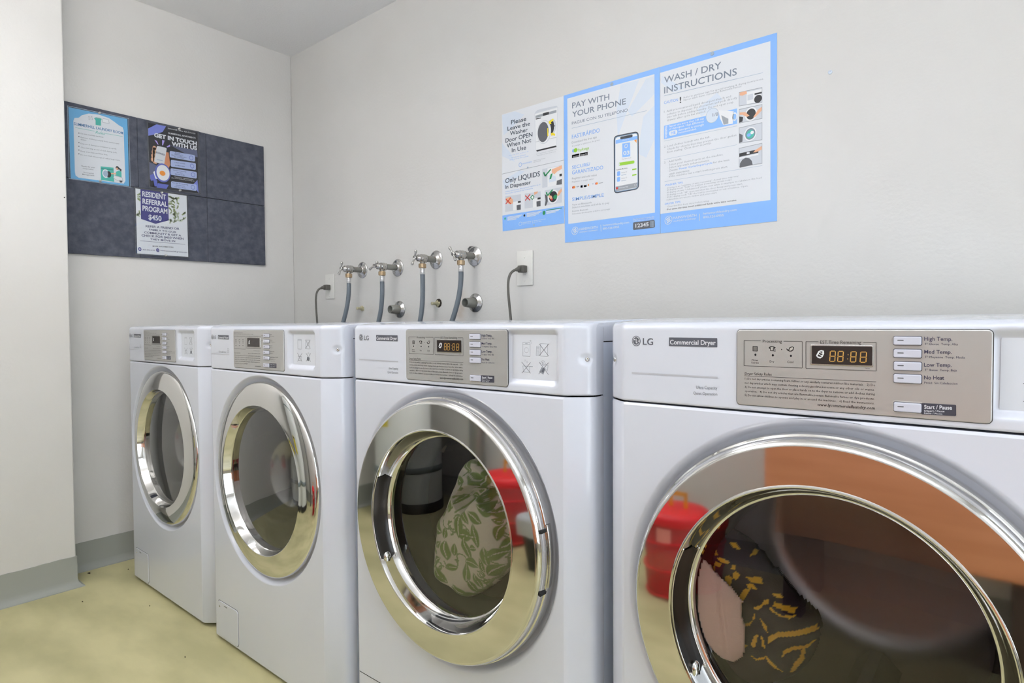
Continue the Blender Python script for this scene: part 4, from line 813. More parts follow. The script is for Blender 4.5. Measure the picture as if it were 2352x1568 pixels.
  ('l',(0.3455,0.929),(0.3508,0.9291),0.0011,'amber',1),
  ('l',(0.3452,0.9224),(0.3505,0.9226),0.0011,'amber',1),
  ('l',(0.3449,0.9158),(0.3501,0.916),0.0011,'amber',1),
  ('l',(0.3449,0.9287),(0.3446,0.9227),0.0011,'amber',1),
  ('l',(0.3445,0.9221),(0.3442,0.9161),0.0011,'amber',1),
  ('l',(0.3514,0.9288),(0.3511,0.9229),0.0011,'amber',1),
  ('l',(0.3511,0.9222),(0.3508,0.9163),0.0011,'amber',1),
  ('e',(0.3304,0.9252),(0.3309,0.9252),(0.3303,0.9259),0,'amber',1),
  ('e',(0.33,0.9197),(0.3305,0.9197),(0.33,0.9204),0,'amber',1),
  ('p',[(0.2922,0.9228),(0.2939,0.9267),(0.2952,0.9291),(0.2984,0.9305),(0.3018,0.9297),(0.3021,0.9259),(0.3004,0.9216),(0.2974,0.9192),(0.2944,0.92)],'screen_white',1),
  ('p',[(0.2939,0.9224),(0.2956,0.9258),(0.2965,0.9281),(0.2986,0.9289),(0.3004,0.9282),(0.2991,0.9263),(0.3004,0.9249),(0.2982,0.9235),(0.2987,0.9216),(0.2961,0.9215)],'display_dark',1.4),
  ('l',(0.2952,0.9253),(0.2995,0.9225),0.0008,'screen_white',1.8),
  ('l',(0.2965,0.9272),(0.3008,0.9259),0.0008,'screen_white',1.8)],
 'sticker': [('r',[(0.485,0.9495),(0.5899,0.9488),(0.5895,0.8624),(0.4843,0.8629)],0.004,'sticker_white',1),
  ('l',(0.5078,0.9338),(0.5254,0.9334),0.0006,'picto_grey',2),
  ('l',(0.5254,0.9334),(0.5252,0.9079),0.0006,'picto_grey',2),
  ('l',(0.5252,0.9079),(0.5076,0.9084),0.0006,'picto_grey',2),
  ('l',(0.5076,0.9084),(0.5078,0.9338),0.0006,'picto_grey',2),
  ('l',(0.5078,0.93),(0.5253,0.9296),0.0005,'picto_grey',2),
  ('e',(0.5164,0.9195),(0.5213,0.9196),(0.5164,0.9246),0.93,'picto_grey',2),
  ('l',(0.5138,0.9318),(0.5192,0.9317),0.0008,'picto_grey',2),
  ('l',(0.5265,0.9383),(0.5265,0.9354),0.0005,'picto_grey',2),
  ('l',(0.5241,0.9368),(0.5286,0.9367),0.0005,'picto_grey',2),
  ('l',(0.5286,0.9341),(0.5286,0.932),0.0005,'picto_grey',2),
  ('l',(0.5491,0.9323),(0.5656,0.9319),0.0006,'picto_grey',2),
  ('l',(0.5656,0.9319),(0.5655,0.909),0.0006,'picto_grey',2),
  ('l',(0.5655,0.909),(0.549,0.9094),0.0006,'picto_grey',2),
  ('l',(0.549,0.9094),(0.5491,0.9323),0.0006,'picto_grey',2),
  ('l',(0.5405,0.9274),(0.5462,0.9273),0.0005,'picto_grey',2),
  ('l',(0.5462,0.9273),(0.5461,0.9097),0.0005,'picto_grey',2),
  ('l',(0.5461,0.9097),(0.5393,0.9099),0.0005,'picto_grey',2),
  ('l',(0.5393,0.9099),(0.5405,0.9274),0.0005,'picto_grey',2),
  ('l',(0.5404,0.9253),(0.546,0.9252),0.0004,'picto_grey',2),
  ('l',(0.5404,0.923),(0.5459,0.9229),0.0004,'picto_grey',2),
  ('l',(0.5404,0.9207),(0.5459,0.9206),0.0004,'picto_grey',2),
  ('l',(0.5404,0.9184),(0.5459,0.9183),0.0004,'picto_grey',2),
  ('l',(0.5404,0.9161),(0.5459,0.916),0.0004,'picto_grey',2),
  ('l',(0.5404,0.9137),(0.5459,0.9137),0.0004,'picto_grey',2),
  ('l',(0.5404,0.9114),(0.5459,0.9114),0.0004,'picto_grey',2),
  ('l',(0.5075,0.8898),(0.5243,0.8896),0.0006,'picto_grey',2),
  ('l',(0.5243,0.8896),(0.5229,0.8783),0.0006,'picto_grey',2),
  ('l',(0.5229,0.8783),(0.5093,0.8786),0.0006,'picto_grey',2),
  ('l',(0.5093,0.8786),(0.5075,0.8898),0.0006,'picto_grey',2),
  ('l',(0.5243,0.8892),(0.5315,0.8891),0.001,'picto_grey',2),
  ('e',(0.5127,0.8998),(0.5141,0.8999),(0.5128,0.9013),0.8,'picto_grey',2),
  ('e',(0.5176,0.8974),(0.5195,0.8975),(0.5176,0.8994),0.85,'picto_grey',2),
  ('p',[(0.5515,0.889),(0.5603,0.8873),(0.5558,0.8757),(0.5462,0.88)],'picto_grey',2),
  ('p',[(0.5546,0.8871),(0.5592,0.8862),(0.5561,0.8788),(0.5519,0.8803)],'picto_dark',2.3),
  ('e',(0.5546,0.8962),(0.5595,0.8964),(0.5547,0.9012),0.88,'picto_grey',2),
  ('t','$',(0.5528,0.8937),(0.5564,0.8936),(0.5528,0.8987),'picto_grey',0,0,2),
  ('l',(0.5593,0.8956),(0.5662,0.8927),0.0006,'picto_grey',2),
  ('l',(0.5662,0.8927),(0.5649,0.8833),0.0006,'picto_grey',2),
  ('l',(0.5649,0.8833),(0.5592,0.8862),0.0006,'picto_grey',2),
  ('l',(0.5592,0.8862),(0.5593,0.8956),0.0006,'picto_grey',2),
  ('l',(0.5465,0.9319),(0.5681,0.9095),0.0008,'picto_dark',2.6),
  ('l',(0.5682,0.9322),(0.5459,0.9093),0.0008,'picto_dark',2.6),
  ('l',(0.5051,0.897),(0.5261,0.8766),0.0008,'picto_dark',2.6),
  ('l',(0.5262,0.8969),(0.5055,0.876),0.0008,'picto_dark',2.6),
  ('l',(0.5463,0.898),(0.5674,0.876),0.0008,'picto_dark',2.6),
  ('l',(0.5675,0.8979),(0.5451,0.8762),0.0008,'picto_dark',2.6)],
 'washer_fascia': [('e',(0.0096,0.9359),(0.0156,0.936),(0.0098,0.943),0,'logo_grey',1),
  ('e',(0.0096,0.9359),(0.0142,0.936),(0.0098,0.9411),0.75,'enamel_print',1.2),
  ('l',(0.0097,0.939),(0.0095,0.9335),0.0012,'enamel_print',1.4),
  ('t','LG',(0.0181,0.9311),(0.034,0.931),(0.0185,0.9409),'logo_grey',0.02,0,1)],
 'washer_badge': [('r',[(0.0476,0.9423),(0.1165,0.9417),(0.116,0.9291),(0.0471,0.9299)],0.0008,'logo_grey',1),
  ('t','Commercial Washer',(0.0498,0.9317),(0.1142,0.9314),(0.0501,0.9387),'enamel_print',0.02,0,2)],
 'washer_lettering': [('p',[(0.0028,0.8863),(0.1181,0.8862),(0.118,0.8838),(0.0027,0.8841)],'pale_print',1),
  ('t','DirectDrive',(0.052,0.8896),(0.0956,0.8894),(0.0522,0.8953),'grey_text',0.01,0,1),
  ('l',(0.1062,0.9018),(0.1162,0.9017),0.0008,'grey_text',1),
  ('l',(0.1162,0.9017),(0.116,0.8961),0.0008,'grey_text',1),
  ('l',(0.116,0.8961),(0.106,0.8962),0.0008,'grey_text',1),
  ('l',(0.106,0.8962),(0.1062,0.9018),0.0008,'grey_text',1),
  ('l',(0.1033,0.8923),(0.1171,0.8923),0.001,'grey_text',1)],
 'washer_plate': [('t','Commercial washer - coin operated',(0.1537,0.9498),(0.2043,0.9491),(0.1538,0.9515),'plate_print',0.01,0,1),
  ('t','Select a cycle,insert coins and press start to begin',(0.1535,0.9452),(0.2653,0.9448),(0.1536,0.9472),'plate_print',0.01,0,1),
  ('l',(0.1551,0.9394),(0.1732,0.9393),0.0006,'plate_print',1),
  ('l',(0.201,0.9393),(0.2214,0.9392),0.0006,'plate_print',1),
  ('l',(0.2214,0.9392),(0.2201,0.9032),0.0006,'plate_print',1),
  ('l',(0.2201,0.9032),(0.1538,0.9034),0.0006,'plate_print',1),
  ('l',(0.1538,0.9034),(0.1551,0.9394),0.0006,'plate_print',1),
  ('l',(0.2277,0.9396),(0.2414,0.9395),0.0006,'plate_print',1),
  ('l',(0.2927,0.9391),(0.3069,0.939),0.0006,'plate_print',1),
  ('l',(0.3069,0.939),(0.3058,0.9058),0.0006,'plate_print',1),
  ('l',(0.3058,0.9058),(0.2265,0.9051),0.0006,'plate_print',1),
  ('l',(0.2265,0.9051),(0.2277,0.9396),0.0006,'plate_print',1),
  ('t','Processing',(0.1743,0.9378),(0.1998,0.9377),(0.1744,0.9404),'plate_print',0,0,1),
  ('t','EST.Time Remaining',(0.2425,0.9383),(0.2916,0.9381),(0.2426,0.9408),'plate_print',0,0,1),
  ('l',(0.1614,0.9299),(0.1686,0.9296),0.0007,'plate_print',1),
  ('l',(0.1686,0.9296),(0.1684,0.9241),0.0007,'plate_print',1),
  ('l',(0.1684,0.9241),(0.1612,0.9244),0.0007,'plate_print',1),
  ('l',(0.1612,0.9244),(0.1614,0.9299),0.0007,'plate_print',1),
  ('e',(0.1647,0.9198),(0.1662,0.9198),(0.1647,0.9212),0,'ink',1),
  ('l',(0.1608,0.9122),(0.168,0.912),0.001,'plate_print',1),
  ('l',(0.1824,0.9301),(0.1895,0.9299),0.0007,'plate_print',1),
  ('l',(0.1895,0.9299),(0.1893,0.9244),0.0007,'plate_print',1),
  ('l',(0.1893,0.9244),(0.1822,0.9246),0.0007,'plate_print',1),
  ('l',(0.1822,0.9246),(0.1824,0.9301),0.0007,'plate_print',1),
  ('e',(0.1856,0.9201),(0.1871,0.9201),(0.1856,0.9215),0,'ink',1),
  ('l',(0.1817,0.9125),(0.1888,0.9124),0.001,'plate_print',1),
  ('l',(0.203,0.9303),(0.21,0.9301),0.0007,'plate_print',1),
  ('l',(0.21,0.9301),(0.2098,0.9247),0.0007,'plate_print',1),
  ('l',(0.2098,0.9247),(0.2028,0.9249),0.0007,'plate_print',1),
  ('l',(0.2028,0.9249),(0.203,0.9303),0.0007,'plate_print',1),
  ('e',(0.2062,0.9203),(0.2076,0.9204),(0.2062,0.9218),0,'ink',1),
  ('l',(0.2024,0.9129),(0.2094,0.9127),0.001,'plate_print',1),
  ('t','To start: insert coins',(0.2654,0.8989),(0.2985,0.8988),(0.2654,0.9008),'plate_print',0,0,1),
  ('t','Washer Safety Rules',(0.1545,0.89),(0.1904,0.8906),(0.1546,0.8923),'plate_print',0.01,0,1),
  ('t','Dirty or clean with Free Add',(0.2351,0.8903),(0.302,0.8909),(0.2352,0.8928),'plate_print',0.01,0,1),
  ('t','1) Do not wash articles that have been soaked in gasoline,solvents or any other explosive',(0.156,0.8834),(0.3034,0.8838),(0.1561,0.886),'plate_print',0.01,0,1),
  ('t','substances. 2) Do not open the door or place hands in the washer until the drum has fully',(0.1558,0.8775),(0.3021,0.8783),(0.1559,0.8802),'plate_print',0.01,0,1),
  ('t','stopped.  3) Do not allow children to play in or on the machine.  4) Do not overload',(0.1556,0.8717),(0.3003,0.8728),(0.1557,0.8743),'plate_print',0.01,0,1),
  ('t','the washer.  5) Use only high efficiency detergent.  6) Read the instructions on',(0.1554,0.8659),(0.299,0.8673),(0.1555,0.8685),'plate_print',0.01,0,1),
  ('t','the machine prior to operating it.',(0.1552,0.8601),(0.2329,0.861),(0.1553,0.8627),'plate_print',0.01,0,1),
  ('t','www.lg.com',(0.2711,0.8561),(0.3036,0.8565),(0.2712,0.8589),'plate_print',0.02,0.2,1),
  ('t','Hot',(0.3564,0.9445),(0.3648,0.9443),(0.3565,0.9472),'ink',0.01,0,1),
  ('t','T° Elevee',(0.3568,0.9396),(0.3772,0.9395),(0.3569,0.9418),'plate_print',0,0,1),
  ('t','Warm',(0.3559,0.9291),(0.3671,0.929),(0.356,0.9318),'ink',0.01,0,1),
  ('t','T° Moyenne',(0.3563,0.9243),(0.379,0.9243),(0.3564,0.9265),'plate_print',0,0,1),
  ('t','Cold',(0.3554,0.9138),(0.3666,0.9137),(0.3555,0.9165),'ink',0.01,0,1),
  ('t','Froid',(0.3558,0.909),(0.3672,0.9089),(0.3559,0.9111),'plate_print',0,0,1),
  ('t','Delicate',(0.355,0.8984),(0.3773,0.8987),(0.355,0.9011),'ink',0.01,0,1),
  ('t','Delicat',(0.3553,0.8936),(0.3713,0.8937),(0.3554,0.8958),'plate_print',0,0,1),
  ('t','Add Super Cycle',(0.3545,0.8831),(0.3961,0.884),(0.3545,0.8858),'ink',0.01,0,1),
  ('t','Ajouter',(0.3548,0.8782),(0.3708,0.8785),(0.3549,0.8804),'plate_print',0,0,1),
  ('t','Lavage intensif',(0.3564,0.8783),(0.3822,0.8785),(0.3565,0.8804),'plate_print',0,0,1),
  ('t','Superciclo',(0.3562,0.8734),(0.3795,0.8737),(0.3563,0.8756),'plate_print',0,0,1),
  ('p',[(0.3124,0.9432),(0.3167,0.9418),(0.3123,0.9404)],'ink',1),
  ('p',[(0.3119,0.9289),(0.3162,0.9279),(0.3119,0.9265)],'ink',1),
  ('r',[(0.3503,0.8678),(0.387,0.868),(0.3866,0.856),(0.3499,0.8559)],0.0012,'badge_dark',1),
  ('t','Start / Pause',(0.357,0.8632),(0.3843,0.8637),(0.357,0.8659),'enamel_print',0.02,0,2),
  ('t','Inicio / Pausa',(0.3568,0.8583),(0.3816,0.8588),(0.3569,0.8605),'enamel_print',0.01,0,2)],
 'washer_digits': [('p',[(0.2413,0.9194),(0.2426,0.9251),(0.2467,0.9288),(0.2501,0.9277),(0.2471,0.9237),(0.2487,0.9195),(0.2441,0.9175)],'screen_white',1),
  ('p',[(0.243,0.9209),(0.2449,0.9251),(0.2472,0.9265),(0.2454,0.9226),(0.2464,0.9198)],'display_dark',1.3)],
 'washer_sticker': [('r',[(0.4562,0.9497),(0.5611,0.9488),(0.5589,0.864),(0.4536,0.8621)],0.004,'sticker_white',1),
  ('l',(0.4757,0.9331),(0.4927,0.933),0.0008,'picto_grey',2),
  ('l',(0.4927,0.933),(0.492,0.9083),0.0008,'picto_grey',2),
  ('l',(0.492,0.9083),(0.475,0.9087),0.0008,'picto_grey',2),
  ('l',(0.475,0.9087),(0.4757,0.9331),0.0008,'picto_grey',2),
  ('l',(0.4757,0.9305),(0.4926,0.9304),0.0008,'picto_grey',2),
  ('l',(0.5121,0.9322),(0.5303,0.9319),0.0008,'picto_grey',2),
  ('l',(0.5303,0.9319),(0.5297,0.9095),0.0008,'picto_grey',2),
  ('l',(0.5297,0.9095),(0.5115,0.9099),0.0008,'picto_grey',2),
  ('l',(0.5115,0.9099),(0.5121,0.9322),0.0008,'picto_grey',2),
  ('l',(0.4759,0.8894),(0.4924,0.8894),0.0008,'picto_grey',2),
  ('l',(0.4924,0.8894),(0.4911,0.8789),0.0008,'picto_grey',2),
  ('l',(0.4911,0.8789),(0.477,0.8789),0.0008,'picto_grey',2),
  ('l',(0.477,0.8789),(0.4759,0.8894),0.0008,'picto_grey',2),
  ('p',[(0.5183,0.8894),(0.53,0.8877),(0.5271,0.8791),(0.5162,0.8805)],'picto_dark',2.3),
  ('e',(0.5239,0.8941),(0.5284,0.8942),(0.524,0.9001),0.85,'picto_grey',2),
  ('l',(0.513,0.9317),(0.5334,0.9104),0.001,'picto_dark',2.6),
  ('l',(0.5331,0.9324),(0.5115,0.9104),0.001,'picto_dark',2.6),
  ('l',(0.4729,0.8984),(0.4944,0.8765),0.001,'picto_dark',2.6),
  ('l',(0.4954,0.8984),(0.4732,0.8763),0.001,'picto_dark',2.6),
  ('l',(0.5135,0.8988),(0.5343,0.8773),0.001,'picto_dark',2.6),
  ('l',(0.5349,0.8989),(0.5134,0.8776),0.001,'picto_dark',2.6)],
}
GEO = {
 'dryer_plate': (0.1857, 0.849, 0.478, 0.9576),
 'dryer_display': (0.2847, 0.9102, 0.3589, 0.9378),
 'dryer_screen': (0.2867, 0.9118, 0.3578, 0.9361),
 'dryer_buttons': [(0.38,0.9381,0.4104,0.9498),
  (0.3802,0.9225,0.4105,0.9341),
  (0.3804,0.9068,0.4107,0.9186),
  (0.3805,0.8911,0.4108,0.9032),
  (0.3809,0.8553,0.4112,0.8681)],
 'sticker': (0.4847, 0.8625, 0.5897, 0.9491),
 'recess': (0.471, 0.8549, 0.5957, 0.9586),
 'washer_plate': (0.1475, 0.849, 0.4235, 0.9568),
 'washer_display': (0.2283, 0.9078, 0.3042, 0.9373),
 'washer_screen': (0.2329, 0.9103, 0.3004, 0.9351),
 'washer_buttons': [(0.3231,0.9368,0.3538,0.9474),
  (0.3226,0.9219,0.3533,0.932),
  (0.3221,0.9064,0.3528,0.9167),
  (0.3216,0.8912,0.3523,0.9016),
  (0.3211,0.876,0.3518,0.8863),
  (0.3204,0.8559,0.3512,0.8671)],
 'washer_sticker': (0.4549, 0.8631, 0.5601, 0.9491),
 'washer_recess': (0.4379, 0.8579, 0.5654, 0.9562),
 'fold': [(0.2909,0.5955),
  (0.3171,0.6226),
  (0.3534,0.6367),
  (0.3909,0.633),
  (0.4089,0.6126),
  (0.4009,0.5837),
  (0.3799,0.5915),
  (0.3694,0.6095),
  (0.3474,0.5895),
  (0.3249,0.5608),
  (0.308,0.578)],
 'towel': [(0.3149,0.6803),
  (0.3429,0.6793),
  (0.3699,0.6644),
  (0.3963,0.6535),
  (0.4127,0.6328),
  (0.4191,0.6028),
  (0.4367,0.5868),
  (0.4514,0.563),
  (0.4502,0.5282),
  (0.4334,0.4935),
  (0.4307,0.4715),
  (0.4074,0.4439),
  (0.3674,0.409),
  (0.3142,0.3727),
  (0.2911,0.371),
  (0.2766,0.3802),
  (0.2344,0.3846),
  (0.2109,0.3999),
  (0.2024,0.4237),
  (0.2055,0.4636),
  (0.2173,0.4965),
  (0.2165,0.5307),
  (0.2366,0.5476),
  (0.2553,0.585),
  (0.2737,0.6258),
  (0.2859,0.6568)],
 'pink': [(0.1281,0.6044),
  (0.1375,0.5971),
  (0.1497,0.5837),
  (0.1697,0.5726),
  (0.1918,0.5528),
  (0.1866,0.5451),
  (0.1876,0.531),
  (0.1929,0.5166),
  (0.1939,0.483),
  (0.1913,0.4678),
  (0.179,0.4536),
  (0.1629,0.4514),
  (0.1463,0.4575),
  (0.1294,0.4722),
  (0.1188,0.495),
  (0.1149,0.5201),
  (0.1142,0.5557),
  (0.1176,0.5866)],
 'dark': [(0.1281,0.6343),
  (0.1505,0.6446),
  (0.175,0.6336),
  (0.204,0.6081),
  (0.2343,0.579),
  (0.2587,0.5548),
  (0.2868,0.5378),
  (0.2848,0.5068),
  (0.2734,0.4722),
  (0.2546,0.4421),
  (0.2202,0.4157),
  (0.1678,0.3982),
  (0.1286,0.42),
  (0.1111,0.4767),
  (0.108,0.5615),
  (0.1138,0.6085)],
 'yellow': [[(0.1583,0.6257),(0.167,0.6268),(0.1746,0.6177),(0.1643,0.6197)],
  [(0.1333,0.6068),(0.1395,0.6103),(0.1437,0.6057),(0.1395,0.6019)],
  [(0.1412,0.6009),(0.1534,0.603),(0.1622,0.5991),(0.1595,0.5954),(0.1479,0.5956)],
  [(0.1395,0.5944),(0.1512,0.5945),(0.1465,0.5869),(0.1395,0.5871),(0.1373,0.5734),(0.1345,0.5741),(0.1362,0.5857)],
  [(0.1563,0.5756),(0.1617,0.5784),(0.1672,0.5757),(0.1632,0.5589),(0.1568,0.5627)],
  [(0.1671,0.5839),(0.1725,0.5872),(0.1779,0.5831),(0.1731,0.5737),(0.1677,0.5758)],
  [(0.1859,0.582),(0.2067,0.5842),(0.2093,0.5761),(0.1938,0.5759)],
  [(0.1885,0.5718),(0.1959,0.5744),(0.2037,0.5679),(0.199,0.5666),(0.1959,0.5684),(0.1821,0.5407),(0.1767,0.5468),(0.1846,0.564),(0.1912,0.5658)],
  [(0.1657,0.5953),(0.1703,0.5957),(0.1704,0.5888),(0.1649,0.5888)],
  [(0.1196,0.6013),(0.1253,0.605),(0.1267,0.5988),(0.1196,0.5943)],
  [(0.1897,0.6167),(0.1936,0.6195),(0.1944,0.6116),(0.1884,0.6096)],
  [(0.1991,0.5403),(0.2094,0.546),(0.2145,0.5555),(0.2195,0.5564),(0.2208,0.5501),(0.2145,0.5483),(0.2069,0.5389),(0.1997,0.5373)],
  [(0.2215,0.5654),(0.232,0.5652),(0.2394,0.5595),(0.227,0.5612)],
  [(0.227,0.5546),(0.2552,0.5491),(0.2535,0.5424),(0.2258,0.5482)],
  [(0.2208,0.5488),(0.2308,0.5412),(0.2383,0.5382),(0.2564,0.5412),(0.2492,0.5351),(0.2346,0.5371),(0.2234,0.5416)],
  [(0.1808,0.5126),(0.1888,0.5123),(0.1966,0.5175),(0.2017,0.5352),(0.2013,0.5243),(0.194,0.5113),(0.1848,0.507)],
  [(0.2069,0.5287),(0.2184,0.5163),(0.2198,0.5074),(0.2147,0.5124)],
  [(0.2198,0.4915),(0.221,0.5025),(0.2347,0.5135),(0.2812,0.531),(0.2828,0.5234),(0.259,0.5136),(0.2347,0.5057)],
  [(0.2101,0.5016),(0.2135,0.4987),(0.2173,0.484),(0.2122,0.4849)],
  [(0.2006,0.4972),(0.207,0.502),(0.202,0.4793),(0.1955,0.482)],
  [(0.185,0.4812),(0.1921,0.4803),(0.1858,0.4739)],
  [(0.2386,0.4741),(0.241,0.4868),(0.2519,0.4957),(0.2685,0.5),(0.2829,0.5112),(0.2709,0.4957),(0.2519,0.4892),(0.2423,0.4806)],
  [(0.2639,0.4933),(0.2686,0.4936),(0.2652,0.4744),(0.2509,0.4511),(0.2468,0.4509),(0.2544,0.4706),(0.2616,0.4809)],
  [(0.2161,0.4756),(0.225,0.468),(0.2338,0.4579),(0.2387,0.4518),(0.23,0.4566),(0.2212,0.464)],
  [(0.1955,0.4663),(0.2046,0.4649),(0.2174,0.472),(0.2161,0.4681),(0.2047,0.462)]],
}

_txt = {}
def text_mesh(s, bold):
    k = (s, bold)
    if k in _txt: return _txt[k]
    cu = bpy.data.curves.new('t', 'FONT'); cu.body = s; cu.resolution_u = 3 if len(s) < 26 else 1; cu.offset = bold*.5
    ob = bpy.data.objects.new('t', cu); COL.objects.link(ob); dg = bpy.context.evaluated_depsgraph_get()
    me = bpy.data.meshes.new_from_object(ob.evaluated_get(dg))
    vs = [(v.co.x, v.co.y) for v in me.vertices]; fs = [list(p.vertices) for p in me.polygons]
    bpy.data.objects.remove(ob); bpy.data.curves.remove(cu); bpy.data.meshes.remove(me)
    if not vs: vs = [(0, 0)]
    x0 = min(v[0] for v in vs); x1 = max(v[0] for v in vs)
    _txt[k] = ([((x-x0)/max(x1-x0, 1e-6), y/.729) for x, y in vs], fs); return _txt[k]
LAY = .00022
def art(mb, key, frame, base=0.0):
    """frame(u, v, d) gives the point d metres in front of the printed plane"""
    for it in ART[key]:
        k = it[0]
        if k == 't':
            _, s, A, B, C, m, bold, ital, L = it; vs, fs = text_mesh(s, bold); d = base+(L+.7)*LAY
            out = []
            for a, t in vs:
                a += t*ital*hypot(C[0]-A[0], C[1]-A[1])/max(hypot(B[0]-A[0], B[1]-A[1]), 1e-6)
                out.append(frame(A[0]+(B[0]-A[0])*a+(C[0]-A[0])*t, A[1]+(B[1]-A[1])*a+(C[1]-A[1])*t, d))
            mb.add(out, fs, m, False)
        elif k == 'p':
            _, pts, m, L = it; tri(mb, pts, frame, base+(L+.7)*LAY, m)
        elif k == 'r':
            _, q, r, m, L = it; tri(mb, round_quad(q, r), frame, base+(L+.7)*LAY, m)
        elif k == 'e':
            _, c, a, b_, r0, m, L = it; n = 36; d = base+(L+.7)*LAY
            P = lambda t, s_: frame(c[0]+((a[0]-c[0])*cos(t)+(b_[0]-c[0])*sin(t))*s_, c[1]+((a[1]-c[1])*cos(t)+(b_[1]-c[1])*sin(t))*s_, d)
            if r0: mb.add([P(2*pi*i/n, 1) for i in range(n)]+[P(2*pi*i/n, r0) for i in range(n)], [(i, (i+1) % n, n+(i+1) % n, n+i) for i in range(n)], m, False)
            else: mb.add([P(2*pi*i/n, 1) for i in range(n)], [list(range(n))], m, False)
        elif k == 'l':
            _, A, B, w, m, L = it; d = base+(L+.7)*LAY; dx, dy = B[0]-A[0], B[1]-A[1]; q = max(hypot(dx, dy), 1e-6); nx, ny = -dy/q*w/2, dx/q*w/2
            mb.add([frame(A[0]+nx, A[1]+ny, d), frame(A[0]-nx, A[1]-ny, d), frame(B[0]-nx, B[1]-ny, d), frame(B[0]+nx, B[1]+ny, d)], [(0, 1, 2, 3)], m, False)
def round_quad(q, r, seg=5):
    out = []; n = len(q)
    for i in range(n):
        p = Vector(q[i]); a = (Vector(q[i-1])-p); b_ = (Vector(q[(i+1) % n])-p); ra = min(r, a.length*.49, b_.length*.49); a = a.normalized()*ra; b_ = b_.normalized()*ra
        for j in range(seg+1):
            t = j/seg; k = p+a*(1-t)**2+b_*t**2; out.append((k.x, k.y))
    return out
from mathutils.geometry import tessellate_polygon
def tri(mb, pts, frame, d, m):
    fs = tessellate_polygon([[Vector((a, b_, 0)) for a, b_ in pts]])
    mb.add([frame(a, b_, d) for a, b_ in pts], [list(f) for f in fs], m, False)
back = lambda off: (lambda u, v, d: (u, -off-d, v))
left = lambda off: (lambda u, v, d: (off+d, u, v))
def slab(mb, q, frame, d0, d1, m):
    """a sheet with real thickness between d0 and d1 in front of the plane"""
    vs = [frame(a, b_, d0) for a, b_ in q]+[frame(a, b_, d1) for a, b_ in q]; n = len(q)
    mb.add(vs, [list(range(n))[::-1], [n+i for i in range(n)]]+[(i, (i+1) % n, n+(i+1) % n, n+i) for i in range(n)], m, False)

# ------------------------------------------------------------------ the room
def struct(name, mb): return tag(mb.build(name), kind='structure')
struct('floor', MB().box(-.1, XR+.1, YF-.1, .1, -.1, 0, 'vinyl_floor'))
struct('ceiling', MB().box(-.1, XR+.1, YF-.1, .1, H, H+.1, 'ceiling_texture'))
struct('wall_back', MB().box(-.1, XR+.1, 0, .1, 0, H, 'wall_paint'))
struct('wall_front', MB().box(-.1, XR+.1, YF-.1, YF, 0, H, 'wall_paint'))
struct('wall_right', MB().box(XR, XR+.1, YF, 0, 0, H, 'wall_paint'))
mb = MB(); pr = [(-.1, 0), (0, 0), (0, YP), (XP, YP), (XP, YF), (-.1, YF)]
vs = [(x, y, z) for z in (0, H) for x, y in pr]; n = len(pr)
mb.add(vs, [list(range(n)), [n+i for i in range(n)][::-1]]+[(i, (i+1) % n, n+(i+1) % n, n+i) for i in range(n)], 'wall_paint', False)
wl = struct('wall_left', mb)
bv = wl.modifiers.new('bevel', 'BEVEL'); bv.width = .004; bv.segments = 2; bv.limit_method = 'ANGLE'
# grey vinyl cove base, swept along the walls; wavy painted line above it
def cove(name, path, h):
    prof = [(0, h), (.003, h), (.0035, .03), (.006, .018), (.013, .008), (.022, .003), (.0225, 0), (0, 0)]
    P = [Vector((x, y)) for x, y in path]; fine = []
    for i in range(len(P)-1):
        L_ = (P[i+1]-P[i]).length; k = max(1, int(L_/.02)); fine += [P[i].lerp(P[i+1], j/k) for j in range(k)]
    fine.append(P[-1]); vs = []; n = len(prof)
    for i, p in enumerate(fine):
        a = (p-fine[i-1]).normalized() if i else (fine[1]-p).normalized(); b_ = (fine[i+1]-p).normalized() if i < len(fine)-1 else a
        na = Vector((-a.y, a.x)); nb = Vector((-b_.y, b_.x)); nn = (na+nb); nn = nn/max(nn.length_squared/2, 1e-6)
        for d, z in prof:
            zz = z if z < h else z+.0035*noise.noise(Vector((p.x*9+3, p.y*9, 7)))+.002*noise.noise(Vector((p.x*40, p.y*40, 1)))
            vs.append((p.x+nn.x*d, p.y+nn.y*d, zz))
    mb = MB(); mb.add(vs, [(i*n+k, i*n+(k+1) % n, (i+1)*n+(k+1) % n, (i+1)*n+k) for i in range(len(fine)-1) for k in range(n)]+[list(range(n)), [(len(fine)-1)*n+k for k in range(n)]], 'cove_base', True)
    o = struct(name, mb); angle_smooth(o, 40); return o
BH = .113
cove('baseboard_left', [(0, 0), (0, YP), (XP, YP), (XP, YF+.001)], BH)
cove('baseboard_front', [(XP+.03, YF), (XR-.01, YF)], BH)
# chips of paint and lint on the floor by the wall
SPECKS = [(0.0527, -0.9356), (0.0019, -0.8732), (0.1322, -0.8249), (0.3290, -1.0325), (0.5499, -0.8945), (0.9899, -0.9562)]
for i, (x, y) in enumerate(SPECKS):
    mb = MB(); r_ = (.009, .004, .004, .004, .003, .003)[i]; random.seed(i)
    vs = [(x+r_*random.uniform(.5, 1.3)*cos(a), y+r_*.6*random.uniform(.5, 1.3)*sin(a), .0004) for a in [k*pi/4 for k in range(8)]]
    mb.add(vs+[(x, y, .004)], [(k, (k+1) % 8, 8) for k in range(8)]+[list(range(8))[::-1]], 'lint')
    tag(mb.build('lint'), 'tiny dark fleck of lint '+['beside the step in the left wall', 'against the grey cove base of the left wall', 'on the floor by the corner of the leftmost washer', 'on the floor in front of the wall step', 'on the floor below the leftmost washer cover', 'on the floor near the bottom of the photo'][i], 'lint', 'flecks of lint on the floor')

